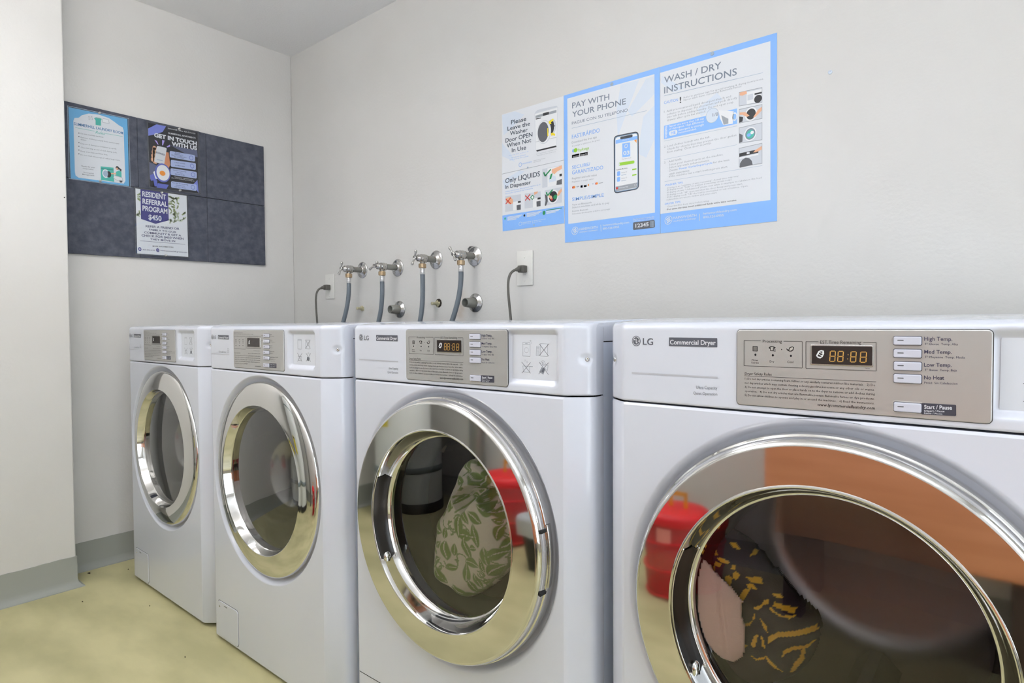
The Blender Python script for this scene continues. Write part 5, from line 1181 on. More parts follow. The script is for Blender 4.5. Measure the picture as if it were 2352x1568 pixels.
# glazed opening in the wall to the right of the camera: cool daylight
em = bpy.data.materials.new('daylight_pane'); em.use_nodes = True; b = em.node_tree.nodes['Principled BSDF']
b.inputs['Emission Color'].default_value = (.84, .92, 1, 1); b.inputs['Emission Strength'].default_value = DAY_E; b.inputs['Base Color'].default_value = (.7, .75, .8, 1); b.inputs['Roughness'].default_value = .1; MAT['daylight'] = em
wd = struct('window_1', MB().box(XR-.012, XR-.001, -2.24, -1.10, .25, 2.05, 'daylight'))
for nm, bx in (('window_frame', (XR-.045, XR-.001, -2.30, -2.24, .19, 2.11)), ('window_frame', (XR-.045, XR-.001, -1.10, -1.04, .19, 2.11)), ('window_frame', (XR-.045, XR-.001, -2.24, -1.10, 2.05, 2.11)), ('window_sill', (XR-.07, XR-.001, -2.24, -1.10, .19, .25)), ('glazing_bar', (XR-.030, XR-.012, -1.685, -1.655, .25, 2.05))):
    MB().box(*bx, 'plate_white', .004).build(nm, wd)

# ceiling fittings (the room's lamps), hung low with an added upward glow
for i, (x, y, rot, rgb, E) in enumerate([(1.30, -1.68, 90, (.985, .975, .985), LAMP_E[0]), (2.95, -1.95, 0, (.875, .925, 1), LAMP_E[1])]):
    r = empty('ceiling_light', (x, y, H-.30), ('suspended fluorescent fitting above the washers with an added uplight, set across the room', 'suspended fluorescent fitting above the dryers with an added uplight, set along the room')[i], 'ceiling light')
    r.rotation_euler = (0, 0, radians(rot))
    for q in (0, 1):
        em = bpy.data.materials.new('lamp_diffuser'); em.use_nodes = True; b = em.node_tree.nodes['Principled BSDF']
        b.inputs['Emission Color'].default_value = rgb+(1,); b.inputs['Emission Strength'].default_value = E[q]; b.inputs['Base Color'].default_value = (.8, .8, .8, 1); MAT['diffuser%d%d' % (i, q)] = em
    for k in (-1, 1):
        MB().box(k*.61-.02, k*.61+.02, -.13, .13, -.05, .05, 'lamp_housing', .006).build('end_cap', r)
        MB().tube([(k*.45, 0, .04), (k*.45, 0, .298)], .005, 'galvanised', 10).build('hanger', r)
    MB().box(-.59, .59, -.13, .13, -.006, .006, 'lamp_housing', .002).build('housing', r)
    MB().box(-.59, .59, -.115, .115, .006, .04, 'diffuser%d0' % i, .01).build('added_uplight', r)  # glowing upper half, added to brighten the ceiling
    MB().box(-.59, .59, -.115, .115, -.04, -.006, 'diffuser%d1' % i, .01).build('downlight_diffuser', r)

# ------------------------------------------------------------------ washing machines and dryers
def profile(Wf):
    L_ = [(-.0435, .066), (-.0435, .042), (-.0425, .0365), (-.0400, .0315), (-.0360, .0265), (-.0240, .0168), (-.0110, .0064), (-.0070, .0034), (-.0035, .0012), (0, 0)]
    return L_, [(Wf-x, y) for x, y in L_][::-1]
def prof_at(Wf, u):
    """u from -.0435 to Wf+.0435 -> depth y of the chamfered front"""
    if u < 0: t = -u
    elif u > Wf: t = u-Wf
    else: return 0.0
    P = [(0, 0), (.0035, .0012), (.007, .0034), (.011, .0064), (.024, .0168), (.036, .0265), (.040, .0315), (.0425, .0365), (.0435, .042)]
    for a, b_ in zip(P, P[1:]):
        if t <= b_[0]: return a[1]+(b_[1]-a[1])*(t-a[0])/(b_[0]-a[0])
    return .042
ZT, ZSEAM, ZB = .9692, .8396, .012
def sstep(a, b_, x):
    t = max(0, min(1, (x-a)/(b_-a))); return t*t*(3-2*t)
def build_front(root, Wf, cx, cz, rec):
    mb = MB(); L_, R_ = profile(Wf); zt, zb = ZSEAM-.0014, ZB
    for P in (L_, R_):
        vs = [(x, y, z) for z in (zb, zb+.004, .3, .6, zt-.004, zt) for x, y in P]; n = len(P)
        for q in range(n): vs[q] = (vs[q][0], vs[q][1]+.003, vs[q][2]); vs[5*n+q] = (vs[5*n+q][0], vs[5*n+q][1]+.002, vs[5*n+q][2])
        mb.add(vs, [(i*n+k, i*n+k+1, (i+1)*n+k+1, (i+1)*n+k) for i in range(5) for k in range(n-1)], 'enamel')
    N = 192; corners = [atan2(z-cz, x-cx) for x in (0, Wf) for z in (zb+.004, zt-.004)]; ang = [2*pi*k/N-pi for k in range(N)]
    for c in corners:
        k = min(range(N), key=lambda j: abs(ang[j]-c)); ang[k] = c
    def border(a):
        t = 9
        if cos(a) > 1e-9: t = min(t, (Wf-cx)/cos(a))
        if cos(a) < -1e-9: t = min(t, -cx/cos(a))
        if sin(a) > 1e-9: t = min(t, (zt-.004-cz)/sin(a))
        if sin(a) < -1e-9: t = min(t, (zb+.004-cz)/sin(a))
        return t
    vs = [(cx+border(a)*cos(a), 0, cz+border(a)*sin(a)) for a in ang]
    for r, y in rec: vs += [(cx+r*cos(a), y, cz+r*sin(a)) for a in ang]
    mb.add(vs, [(i*N+k, i*N+(k+1) % N, (i+1)*N+(k+1) % N, (i+1)*N+k) for i in range(len(rec)) for k in range(N)], 'enamel')
    for q in range(len(mb.sm)-len(rec)*N, len(mb.sm)-(len(rec)-1)*N): mb.sm[q] = False
    # rolled top and bottom edges of the flat face
    for z0, z1 in ((zt-.004, zt), (zb+.004, zb)):
        mb.add([(0, 0, z0), (Wf, 0, z0), (Wf, .002, z1), (0, .002, z1), (Wf, .03, z1), (0, .03, z1)], [(0, 1, 2, 3), (3, 2, 4, 5)], 'enamel', False)
    return fixn(mb.build('front_panel', root))
def build_fascia(root, Wf, rcs, scr):
    """heightfield sheet with a sunk coin panel and two screw dimples, top edge rolled back"""
    us = []; k = 22
    us += [-.0435+.0435*i/k for i in range(k)]; nf = 240; us += [Wf*i/nf for i in range(nf+1)]; us += [Wf+.0435*(i+1)/k for i in range(k)]
    zr = [ZSEAM+.0014, ZSEAM+.003]+[ZSEAM+.005+i*(ZT-.012-ZSEAM-.005)/48 for i in range(49)]
    rows = [(z, 0) for z in zr]+[(ZT-.012+.012*sin(a), .012-.012*cos(a)) for a in [pi/2*i/8 for i in range(1, 9)]]+[(ZT+.0004, .03)]
    rows[0] = (rows[0][0], .0022); x0, z0, x1, z1 = rcs
    def depth(u, z):
        cx, cz, hx, hz, r = (x0+x1)/2, (z0+z1)/2, (x1-x0)/2, (z1-z0)/2, .012
        dx, dz = abs(u-cx)-(hx-r), abs(z-cz)-(hz-r); sd = hypot(max(dx, 0), max(dz, 0))+min(max(dx, dz), 0)-r
        d = .0085*sstep(.002, -.0125, sd)
        for su, sz in scr:
            q = hypot(u-su, z-sz); d += .0035*sstep(.0125, .003, q)
        return d
    vs = []
    for z, dy in rows:
        for u in us: vs.append((u, prof_at(Wf, u)+dy+depth(u, z), z))
    n = len(us); m_ = len(rows); mb = MB()
    mb.add(vs, [(i*n+j, i*n+j+1, (i+1)*n+j+1, (i+1)*n+j) for i in range(m_-1) for j in range(n-1)], 'enamel')
    for s_, u in ((-1, -.0435), (1, Wf+.0435)):   # end caps going back
        e = [(u, prof_at(Wf, u)+dy, z) for z, dy in rows[:-1]]; q = len(e)
        mb.add(e+[(u, .066, z) for _, _, z in e], [(i, i+1, q+i+1, q+i) for i in range(q-1)], 'enamel', False)
    mb.add([(-.0435, .042, ZSEAM+.0014), (0, .0022, ZSEAM+.0014), (Wf, .0022, ZSEAM+.0014), (Wf+.0435, .042, ZSEAM+.0014), (Wf+.0435, .066, ZSEAM+.0014), (-.0435, .066, ZSEAM+.0014)], [(0, 1, 2, 3, 4, 5)], 'enamel', False)
    return mb.build('fascia', root)
def rrect(mb, x0, z0, x1, z1, r, y0, y1, m, bev=.0012, seg=6):
    """rounded plate standing proud from y0 to y1 (y1 nearer the viewer)"""
    def ring(g, y):
        out = []
        for cx_, cz_, a0 in ((x1-r, z1-r, 0), (x0+r, z1-r, pi/2), (x0+r, z0+r, pi), (x1-r, z0+r, 3*pi/2)):
            for j in range(seg+1): a = a0+pi/2*j/seg; out.append((cx_+(r-g)*cos(a), y, cz_+(r-g)*sin(a)))
        return out
    rs = [ring(0, y0), ring(0, y1+bev), ring(bev*.3, y1+bev*.3), ring(bev, y1)]; n = len(rs[0]); vs = sum(rs, [])
    mb.add(vs, [(i*n+k, i*n+(k+1) % n, (i+1)*n+(k+1) % n, (i+1)*n+k) for i in range(3) for k in range(n)]+[[3*n+k for k in range(n)]], m, False)
def body(root, Wf, depth):
    XL_, XR_ = -.0420, Wf+.0420
    mb = MB(); y0, y1, z0, z1, t = .066, depth, .03, .9345, .004      # thick-walled shell open to the front
    mb.box(XL_, XL_+t, y0, y1, z0, z1, 'enamel_cab'); mb.box(XR_-t, XR_, y0, y1, z0, z1, 'enamel_cab'); mb.box(XL_+t, XR_-t, y1-t, y1, z0, z1, 'enamel_cab'); mb.box(XL_+t, XR_-t, y0, y1-t, z0, z0+t, 'dark_gap')
    mb.box(XL_+t, XR_-t, y0-.028, y0-.020, ZSEAM-.012, ZSEAM+.012, 'dark_gap')
    mb.build('cabinet', root)
    mb = MB(); a, b_ = -.0440, Wf+.0440
    sec = [(.0661, .9365), (.0661, ZT-.002), (.0125, ZT-.002), (.012, ZT-.0008), (.012, ZT+.0003), (.05, ZT+.0035), (.20, ZT+.0075), (depth-.01, .9836), (depth+.004, .9812), (depth+.004, .9365)]
    vs = []
    def ring(x, g):
        k = prof_at(Wf, max(-.0435, min(Wf+.0435, x)))
        return [(x, y+(k if y < .013 else k*.9 if y == .05 else 0), z-g if z > .95 else z) for y, z in sec]
    rs = [ring(a, .006), ring(a+.0015, .0022), ring(a+.005, .0006)]+[ring(v, 0) for v in (-.030, -.015, -.004, 0, Wf, Wf+.004, Wf+.015, Wf+.030)]+[ring(b_-.005, .0006), ring(b_-.0015, .0022), ring(b_, .006)]; n = len(sec); vs = sum(rs, [])
    mb.add(vs, [(i*n+k, i*n+(k+1) % n, (i+1)*n+(k+1) % n, (i+1)*n+k) for i in range(len(rs)-1) for k in range(n)]+[list(range(n)), [(len(rs)-1)*n+k for k in range(n)]], 'enamel', True)
    angle_smooth(mb.build('top_panel', root), 30)
    mb = MB(); mb.box(XL_+.001, XR_-.001, .070, depth-.006, .9345, .9366, 'dark_gap'); mb.build('top_seam', root)
    for x in (XL_+.06, XR_-.06):
        for y in (.12, depth-.08): MB().lathe((x, y, 0), (0, 0, 1), [(0, 0), (.022, 0), (.024, .006), (.020, .012), (.010, .014), (.010, .034)], 'gasket', 20).build('foot', root)
def screws(root, Wf, pts):
    for su, sz in pts:
        y = prof_at(Wf, su)+.0035; s_ = -1 if su < 0 else 1
        ax = Vector((s_*.62, -.78, 0)); o = Vector((su, y, sz))-ax*.0006
        mb = MB(); mb.lathe(o, ax, [(.0043, -.002), (.0043, .0010), (.0034, .0022), (.0016, .0027), (.0015, .0012), (0, .0012)], 'screw', 20); mb.build('screw', root)
def plate(root, kind, fr):
    pr_ = dict(dryer=('dryer_plate', 'dryer_display', 'dryer_screen', 'dryer_buttons', 'dryer_digits'), washer=('washer_plate', 'washer_display', 'washer_screen', 'washer_buttons', 'washer_digits'))[kind]
    x0, z0, x1, z1 = GEO[pr_[0]]
    mb = MB(); rrect(mb, x0-.0008, z0-.0008, x1+.0008, z1+.0008, .0062, .001, -.0006, 'gasket', .0004); rrect(mb, x0, z0, x1, z1, .0055, .001, -.0022, 'steel_plate', .0012)
    art(mb, kind+'_plate', back(.0022)); P = mb.build('control_plate', root)
    mb = MB(); q = GEO[pr_[1]]; rrect(mb, *q, .0022, -.0022, -.0034, 'chrome_dull', .0008); q = GEO[pr_[2]]; rrect(mb, *q, .0012, -.0030, -.0037, 'display_dark', .0003)
    art(mb, pr_[4], back(.0037)); D = mb.build('display', P)
    if kind == 'dryer': D['label'] = 'dark display window with amber 88:88 digits'
    for i, q in enumerate(GEO[pr_[3]]):
        mb = MB(); rrect(mb, q[0], q[1], q[2], q[3], .0022, -.0022, -.0026, 'badge_dark', .0002)
        if i == len(GEO[pr_[3]])-1: rrect(mb, q[0]-.0012, q[1]-.0012, q[2]+.0012, q[3]+.0012, .003, -.0022, -.00245, 'plate_light', .0001)
        rrect(mb, q[0]+.0007, q[1]+.0007, q[2]-.0007, q[3]-.0007, .0018, -.0026, -.0052, 'button_face', .0011)
        w = q[2]-q[0]; h = q[3]-q[1]; cx_, cz_ = q[0]+w*.27, (q[1]+q[3])/2+h*.05; rrect(mb, cx_-w*.11, cz_-h*.055, cx_+w*.11, cz_+h*.055, h*.05, -.0052, -.00535, 'badge_grey', .0001, 3)
        mb.build('button', P)
def chrome_ring(root, cx, cz, outer, inner, name='door'):
    prof = outer+inner; return angle_smooth(MB().lathe((cx, 0, cz), (0, 1, 0), prof, 'chrome', 160).build(name, root), 24)
def drum(root, cx, cz, rg):
    mb = MB(); mb.lathe((cx, 0, cz), (0, 1, 0), [(rg+.010, .050), (rg+.012, .075), (rg-.004, .090), (rg-.010, .110), (rg-.002, .125)], 'gasket', 72); mb.build('gasket', root)
    mb = MB(); mb.lathe((cx, 0, cz), (0, 1, 0), [(rg-.002, .120), (.25, .128), (.262, .14), (.262, .50), (.20, .53), (0, .535)], 'drum_steel', 72)
    for k in range(3):
        a = 2*pi*k/3+.5; u = Vector((cos(a), 0, sin(a))); w = Vector((-sin(a), 0, cos(a))); o = Vector((cx, 0, cz))
        vs = [o+u*.26+w*s_*.04+Vector((0, y, 0)) for y in (.15, .49) for s_ in (-1, 1)]+[o+u*.215+w*s_*.01+Vector((0, y, 0)) for y in (.18, .46) for s_ in (-1, 1)]
        mb.add(vs, [(0, 2, 6, 4), (1, 5, 7, 3), (4, 6, 7, 5), (0, 4, 5, 1), (2, 3, 7, 6)], 'drum_steel', False)
    mb.build('drum', root)

def make_dryer():
    Wf = .604; root = empty('dryer', (0, 0, 0), None, 'dryer'); cx, cz = .3025, .5435
    build_front(root, Wf, cx, cz, [(.2948, 0), (.2938, 0), (.2915, .0008), (.2885, .0036), (.2855, .0085), (.2825, .0150), (.2797, .0200), (.262, .021), (.262, .05), (.205, .052)])
    SC = [(-.0335, .9062), (Wf+.0335, .9052)]; build_fascia(root, Wf, GEO['recess'], SC); screws(root, Wf, SC); body(root, Wf, .70)
    plate(root, 'dryer', None)
    for nm, k in (('logo', 'dryer_fascia'), ('badge', 'dryer_badge'), ('fascia_lettering', 'dryer_lettering')):
        mb = MB(); art(mb, k, back(.0001)); mb.build(nm, root)
    mb = MB(); x0, z0, x1, z1 = GEO['sticker']; art(mb, 'sticker', lambda u, v, d: (u, .0083-d, v)); mb.build('pictogram_sticker', root)
    # lower service panel line
    mb = MB()
    d = chrome_ring(root, cx, cz, [(.2700, .030), (.2755, .008), (.2752, -.004), (.2738, -.0075), (.2716, -.0085), (.2708, -.016), (.2692, -.0225), (.2655, -.0278), (.2622, -.0298), (.2610, -.0300)],
        [(.2604, -.0300), (.2596, -.0300), (.2150, -.0300), (.2097, -.0300), (.2094, -.0300), (.2082, -.0306), (.2066, -.0310), (.2052, -.0304), (.2042, -.0285), (.2012, -.0200), (.1975, -.006), (.1935, .004), (.1905, .0085), (.1888, .0095), (.1875, .0105), (.186, .016)])
    MB().lathe((cx, 0, cz), (0, 1, 0), [(0, .0100), (.06, .0100), (.12, .0101), (.17, .0104), (.1885, .0108)], 'door_glass', 96).build('door_glass', d)
    # handle pocket: dark channel following the inner wall on the left
    mb = MB(); n = 60; sec = [(.2040, -.0292), (.2020, -.0236), (.1996, -.0150), (.1972, -.0060), (.1950, .0000), (.1928, .0046)]
    a0, a1 = radians(154), radians(213); vs = []
    for k in range(n+1):
        t = k/n; a = a0+(a1-a0)*t; e = sstep(0, .05, t)*sstep(1, .93, t); mid = sum(s_[0] for s_ in sec)/len(sec)
        for j, (r, y) in enumerate(sec): rr_ = r*e+mid*(1-e); yy = y*e-.012*(1-e); sink = (.0) ; vs.append((cx+(rr_-.0008)*cos(a), yy-.0012, cz+(rr_-.0008)*sin(a)))
    q = len(sec); mb.add(vs, [(k*q+j, k*q+j+1, (k+1)*q+j+1, (k+1)*q+j) for k in range(n) for j in range(q-1)], 'handle_dark'); hp = mb.build('handle_recess', d); hp['label'] = 'dark curved grip pocket in the chrome rim'
    mb = MB()
    for r, y in ((.2040, -.0292), (.1925, .0036)):
        pts = [(cx+(r*1-.0006)*cos(a), y-.001, cz+(r-.0006)*sin(a)) for a in [a0+(a1-a0)*(.02+.96*k/n) for k in range(n+1)]]; mb.tube(pts, .0011, 'chrome', 8)
    a = a1-radians(3.2); mb.ball((cx+.1985*cos(a), -.016, cz+.1985*sin(a)), .0062, .010, .012, 'chrome'); mb.build('grip_trim', d)
    # hinge cover slots on the right edge of the rim
    for a in (radians(11), radians(-13)):
        c = Vector((cx+.2722*cos(a), -.012, cz+.2722*sin(a))); t = Vector((-sin(a), 0, cos(a))); r_ = Vector((cos(a), 0, sin(a)))
        vs = [c+t*s1*.0028+Vector((0, s2*.011, 0))+r_*s3*.0024 for s1 in (-1, 1) for s2 in (-1, 1) for s3 in (-1, 1)]
        mb = MB(); mb.add(vs, [(0, 1, 3, 2), (4, 6, 7, 5), (0, 4, 5, 1), (2, 3, 7, 6), (0, 2, 6, 4), (1, 5, 7, 3)], 'dark_gap', False); mb.build('hinge_slot', d)
    mb = MB(); mb.lathe((cx, 0, cz), (0, 1, 0), [(.2756, .006), (.2772, -.002), (.2766, -.0065), (.2745, -.007)], 'chrome_dull', 30, -radians(13), radians(11)); mb.build('hinge_cover', d)
    drum(root, cx, cz, .190)
    # seam of the removable kick panel near the floor
    mb = MB(); mb.box(0, Wf, -.0004, .002, .1270, .1284, 'dark_gap'); mb.build('kick_panel_seam', root)
    return root
def make_washer():
    Wf = .588; root = empty('washer', (0, 0, 0), None, 'washer'); cx, cz = .2955, .5435
    build_front(root, Wf, cx, cz, [(.2898, 0), (.2885, .0), (.2865, .0010), (.2840, .0040), (.2805, .0095), (.2770, .0150), (.2735, .0180), (.262, .020), (.262, .06), (.205, .062)])
    SC = [(-.0335, .9075), (Wf+.0335, .9087)]; build_fascia(root, Wf, GEO['washer_recess'], SC); screws(root, Wf, SC); body(root, Wf, .73)
    plate(root, 'washer', None)
    for nm, k in (('logo', 'washer_fascia'), ('badge', 'washer_badge'), ('fascia_lettering', 'washer_lettering')):
        mb = MB(); art(mb, k, back(.0001)); mb.build(nm, root)
    mb = MB(); art(mb, 'washer_sticker', lambda u, v, d: (u, .0083-d, v)); mb.build('pictogram_sticker', root)
    d = chrome_ring(root, cx, cz, [(.2660, .030), (.2708, .016), (.2706, .008), (.2690, .0035), (.2665, .0008)],
        [(.2640, -.0006), (.2560, -.0034), (.2480, -.0056), (.2400, -.0074), (.2320, -.0089), (.2250, -.0100), (.2180, -.0109), (.2110, -.0116), (.2082, -.0122), (.2068, -.0124), (.2056, -.0118), (.2040, -.007), (.2010, .002), (.1990, .0075), (.1980, .0100), (.1965, .0120)])
    MB().lathe((cx, 0, cz), (0, 1, 0), [(r, .0112-.0172*(1-(r/.198)**2)) for r in [.0198*k for k in range(10)]+[.1925, .1982]], 'washer_glass', 96).build('door_glass', d)
    mb = MB(); mb.lathe((cx, 0, cz), (0, 1, 0), [(.190, .018), (.182, .030), (.172, .060), (.158, .092), (.128, .125), (.08, .145), (0, .152)], 'bowl_glass', 80); mb.build('inner_bowl', d)
    mb = MB(); mb.lathe((cx, 0, cz), (0, 1, 0), [(.1975, .0125), (.1930, .0115), (.1895, .0130), (.1885, .020)], 'dark_gap', 96); mb.build('glass_seal', d)
    mb = MB(); mb.lathe((cx, 0, cz), (0, 1, 0), [(.205, .052), (.24, .10), (.262, .14), (.262, .50), (.20, .53), (0, .535)], 'drum_steel', 72); mb.build('drum', root)
    # drain filter cover at the lower left: rounded hatch with a notch and a screw
    mb = MB(); x0, z0, x1, z1, r = .0155, .0200, .1440, .1280, .012
    rrect(mb, x0-.0012, z0-.0012, x1+.0012, z1+.0012, r, .001, -.0003, 'gasket', .0001); rrect(mb, x0, z0, x1, z1, r, .001, -.0022, 'enamel', .0014)
    rrect(mb, .058, z1-.010, .078, z1-.0075, .0012, -.0022, -.0024, 'badge_grey', .0001, 3); mb.lathe((.030, -.0020, .112), (0, -1, 0), [(.003, 0), (.003, .0012), (0, .0014)], 'screw', 14)
    mb.build('filter_cover', root)
    return root
MXY = [(.2542, -.8420), (.9534, -.8480), (1.6325, -.8097), (2.3542, -.8015)]
w1 = make_washer(); w2 = copy_tree(w1)
d3 = make_dryer(); d4 = copy_tree(d3)
for o, (x, y), lb in ((w1, MXY[0], 'white front-loading washer at the far left, nearest the corner under the notice board'), (w2, MXY[1], 'white front-loading washer standing between the first washer and the middle dryer'),
                      (d3, MXY[2], 'white commercial dryer with a green leafy towel behind its round glass door'), (d4, MXY[3], 'white commercial dryer closest to the camera with pink cloth behind its glass')):
    o.location = (x, y, 0); o['label'] = lb; o['group'] = 'row of laundry machines along the back wall'

# ------------------------------------------------------------------ laundry inside the dryers
def inside(p, poly):
    x, y = p; c = False; j = len(poly)-1
    for i in range(len(poly)):
        xi, yi = poly[i]; xj, yj = poly[j]
        if (yi > y) != (yj > y) and x < (xj-xi)*(y-yi)/(yj-yi)+xi: c = not c
        j = i
    return c
def edge_dist(p, poly):
    best = 9
    for i in range(len(poly)):
        a = Vector(poly[i-1]); b_ = Vector(poly[i]); ab = b_-a; t = max(0, min(1, (Vector(p)-a).dot(ab)/max(ab.length_squared, 1e-12))); best = min(best, (Vector(p)-a-ab*t).length)
    return best
def smooth_poly(poly, it=2):
    for _ in range(it):
        out = []
        for i in range(len(poly)):
            a = poly[i-1]; b_ = poly[i]; out += [(a[0]*.75+b_[0]*.25, a[1]*.75+b_[1]*.25), (a[0]*.25+b_[0]*.75, a[1]*.25+b_[1]*.75)]
        poly = out
    return poly
def cloth(name, outline, yfront, depth, m, step, wrinkle, mask=None, label=None, cat=None, origin=(0, 0), limit=None, thick=.03):
    poly = smooth_poly(outline); ox, oy = origin
    xs = [p[0] for p in poly]; zs = [p[1] for p in poly]; x0, x1, z0, z1 = min(xs), max(xs), min(zs), max(zs)
    nx, nz = int((x1-x0)/step)+2, int((z1-z0)/step)+2; idx = {}; vs = []; att = []
    def h(x, z):
        d = edge_dist((x, z), poly); e = min(1, d/.045); return yfront+depth*(1-sqrt(max(0, 1-(1-e)**2)))+wrinkle(x, z)*min(1, d/.02)
    for i in range(nx+1):
        for j in range(nz+1):
            x, z = x0+i*step, z0+j*step
            if not inside((x, z), poly): continue
            if limit and hypot(x-limit[0], z-limit[1]) > limit[2]: continue
            idx[(i, j)] = len(vs); vs.append((ox+x, oy+h(x, z), z)); att.append(mask(x, z) if mask else 0)
    n = len(vs); fs = []; edge = {}
    for (i, j), a in idx.items():
        q = [(i, j), (i+1, j), (i+1, j+1), (i, j+1)]
        if all(k in idx for k in q): fs.append([idx[k] for k in q])
    used = {}
    for f in fs:
        for k in range(4):
            e = (f[k], f[(k+1) % 4])
            if (e[1], e[0]) in used: del used[(e[1], e[0])]
            else: used[e] = 1
    bk = [(v[0]+(ox+(x0+x1)/2-v[0])*.12, v[1]+thick, v[2]+((z0+z1)/2-v[2])*.12) for v in vs]
    fs2 = fs+[[i+n for i in f][::-1] for f in fs]+[[b_, a, a+n, b_+n] for a, b_ in used]
    mb = MB(); mb.add(vs+bk, fs2, m); o = mb.build(name)
    if mask:
        at = o.data.attributes.new('print', 'FLOAT', 'POINT'); at.data.foreach_set('value', att+att)
    return tag(o, label, cat)
def nz_(x, z, s_, seed=0): return noise.noise(Vector((x*s_, z*s_, seed)))
# leafy towel
random.seed(11); leaves = []
tp = GEO['towel']; bx = [p[0] for p in tp]; bz = [p[1] for p in tp]
tries = 0
while len(leaves) < 72 and tries < 9000:
    tries += 1; x = random.uniform(min(bx), max(bx)); z = random.uniform(min(bz), max(bz)); L_ = random.uniform(.011, .030)
    if all(hypot(x-a[0], z-a[1]) > (L_+a[3])*.52 for a in leaves): leaves.append((x, z, random.uniform(0, pi), L_, L_*random.uniform(.40, .62)))
stems = []
for k in range(44):
    x = random.uniform(min(bx), max(bx)); z = random.uniform(min(bz), max(bz)); stems.append((x, z, random.uniform(.008, .018), random.uniform(0, 6), random.uniform(2.5, 5)))
def leaf_mask(x, z):
    x += .004*nz_(x, z, 40, 3); z += .004*nz_(x, z, 40, 9); v = 0
    for (a, b_, an, L_, w_) in leaves:
        dx, dz = x-a, z-b_
        if abs(dx) > L_ or abs(dz) > L_: continue
        u = (dx*cos(an)+dz*sin(an))/L_; t = (-dx*sin(an)+dz*cos(an))/w_; t += .25*u*u
        lim = (1-u*u)*(1-.25*u)
        if abs(u) < 1 and abs(t) < lim: v = max(v, min(1, (lim-abs(t))*5)); v *= (0.15 if abs(t) < .09 and u > -.8 else 1)
    for (a, b_, r, a0, sp) in stems:
        q = hypot(x-a, z-b_); an = (atan2(z-b_, x-a)-a0) % (2*pi)
        if abs(q-r*(1-an/(2*pi)*.5)) < .0018 and an < sp: v = max(v, .9)
    e = edge_dist((x, z), tp)
    if .003 < e < .0075: v = max(v, .8)
    return v
fold = GEO['fold']
def towel_w(x, z):
    w_ = .016*nz_(x, z, 10, 1)+.008*nz_(x, z, 24, 2)
    # rolled fold running over the top of the towel
    f = z-(.655-.9*(x-.30)**2*3); w_ += .010*sstep(.012, 0, abs(f))
    if inside((x, z), fold): w_ += .045*sstep(0, .016, edge_dist((x, z), fold))
    else: w_ -= .006*sstep(.012, 0, edge_dist((x, z), fold))
    return max(-.004, w_+.004)
cloth('towel', tp, .030, .05, 'cloth_leaf', .0017, towel_w, leaf_mask, 'cream bath towel with green leaf pattern bunched inside the middle dryer', 'towel', MXY[2])
cloth('washcloth', GEO['pink'], .0125, .009, 'cloth_pink', .0025, lambda x, z: .0025+.0022*nz_(x, z, 22, 5)+.0008*nz_(x, z, 240, 6)+.0045*max(0, 1-abs(x-.1525-.10*(.60-z)-.004*nz_(x, z, 18, 2))/.006), None, 'pale pink terry cloth pressed against the glass of the nearest dryer', 'towel', MXY[3], (.3025, .5435, .1855), .006)
yp = GEO['yellow']
def ymask(x, z):
    for q in yp:
        if inside((x, z), q): return 1.0
    return 0.0
cloth('garment', GEO['dark'], .030, .05, 'cloth_dark', .0017, lambda x, z: .005+.006*nz_(x, z, 14, 8), ymask, 'dark garment with scattered yellow shapes behind the pink cloth in the nearest dryer', 'clothing', MXY[3], (.3025, .5435, .178), .025)

# ------------------------------------------------------------------ posters on the back wall
PINF = []
def poster(name, key, quad, label, thick=.0012):
    mb = MB(); slab(mb, quad, back(0), .0002, thick, 'poster_white'); art(mb, key, back(thick)); o = mb.build(name); tag(o, label, 'poster', 'laundry posters on the back wall'); return o
poster('poster', 'leave_open', [(1.4083, 1.7290), (1.6796, 1.7298), (1.6798, 1.5176), (1.4070, 1.5154)], 'small white poster asking to leave the washer door open, with a washer drawing')
poster('poster', 'liquids', [(1.4070, 1.5154), (1.6798, 1.5176), (1.6804, 1.3070), (1.4084, 1.3082)], 'small poster reading Only LIQUIDS In Dispenser with red crosses and green ticks')
poster('poster', 'pay', [(1.6803, 1.7305), (2.0269, 1.7305), (2.0281, 1.2383), (1.6833, 1.2418)], 'blue bordered PAY WITH YOUR PHONE poster showing a mobile phone', .0016)
poster('poster', 'instructions', [(2.0278, 1.7302), (2.3594, 1.7292), (2.3620, 1.2371), (2.0290, 1.2382)], 'blue bordered WASH / DRY INSTRUCTIONS poster, the one furthest right', .0014)
for (x, z), lb in (((1.8636, 1.7217), 'on the top border of the phone payment poster'), ((2.1860, 1.7245), 'on the top border of the wash and dry instructions poster'), ((1.5262, 1.5190), 'on the line between the two small posters'), ((1.5525, 1.3153), 'near the bottom edge of the small liquids poster')):
    big = z > 1.6; r = .0048 if big else .0024
    mb = MB().lathe((x, -.001, z), (0, -1, 0), [(r*1.2, 0), (r*1.2, .001), (r, .0024), (r*.75, .0018), (r*.5, .0018), (r*.4, .0028), (0, .003)], 'grey_blue', 24); tag(mb.build('wall_pin'), 'round clear fixing pin '+lb, 'pin')
x, z = (2.4866, 1.5926)
tag(MB().lathe((x, 0, z), (0, -1, 0), [(.005, 0), (.005, .002), (.003, .003), (.0024, .001), (0, .001)], 'pale_blue', 20).build('wall_plug'), 'pale blue plastic wall plug in the bare wall right of the posters', 'wall plug')

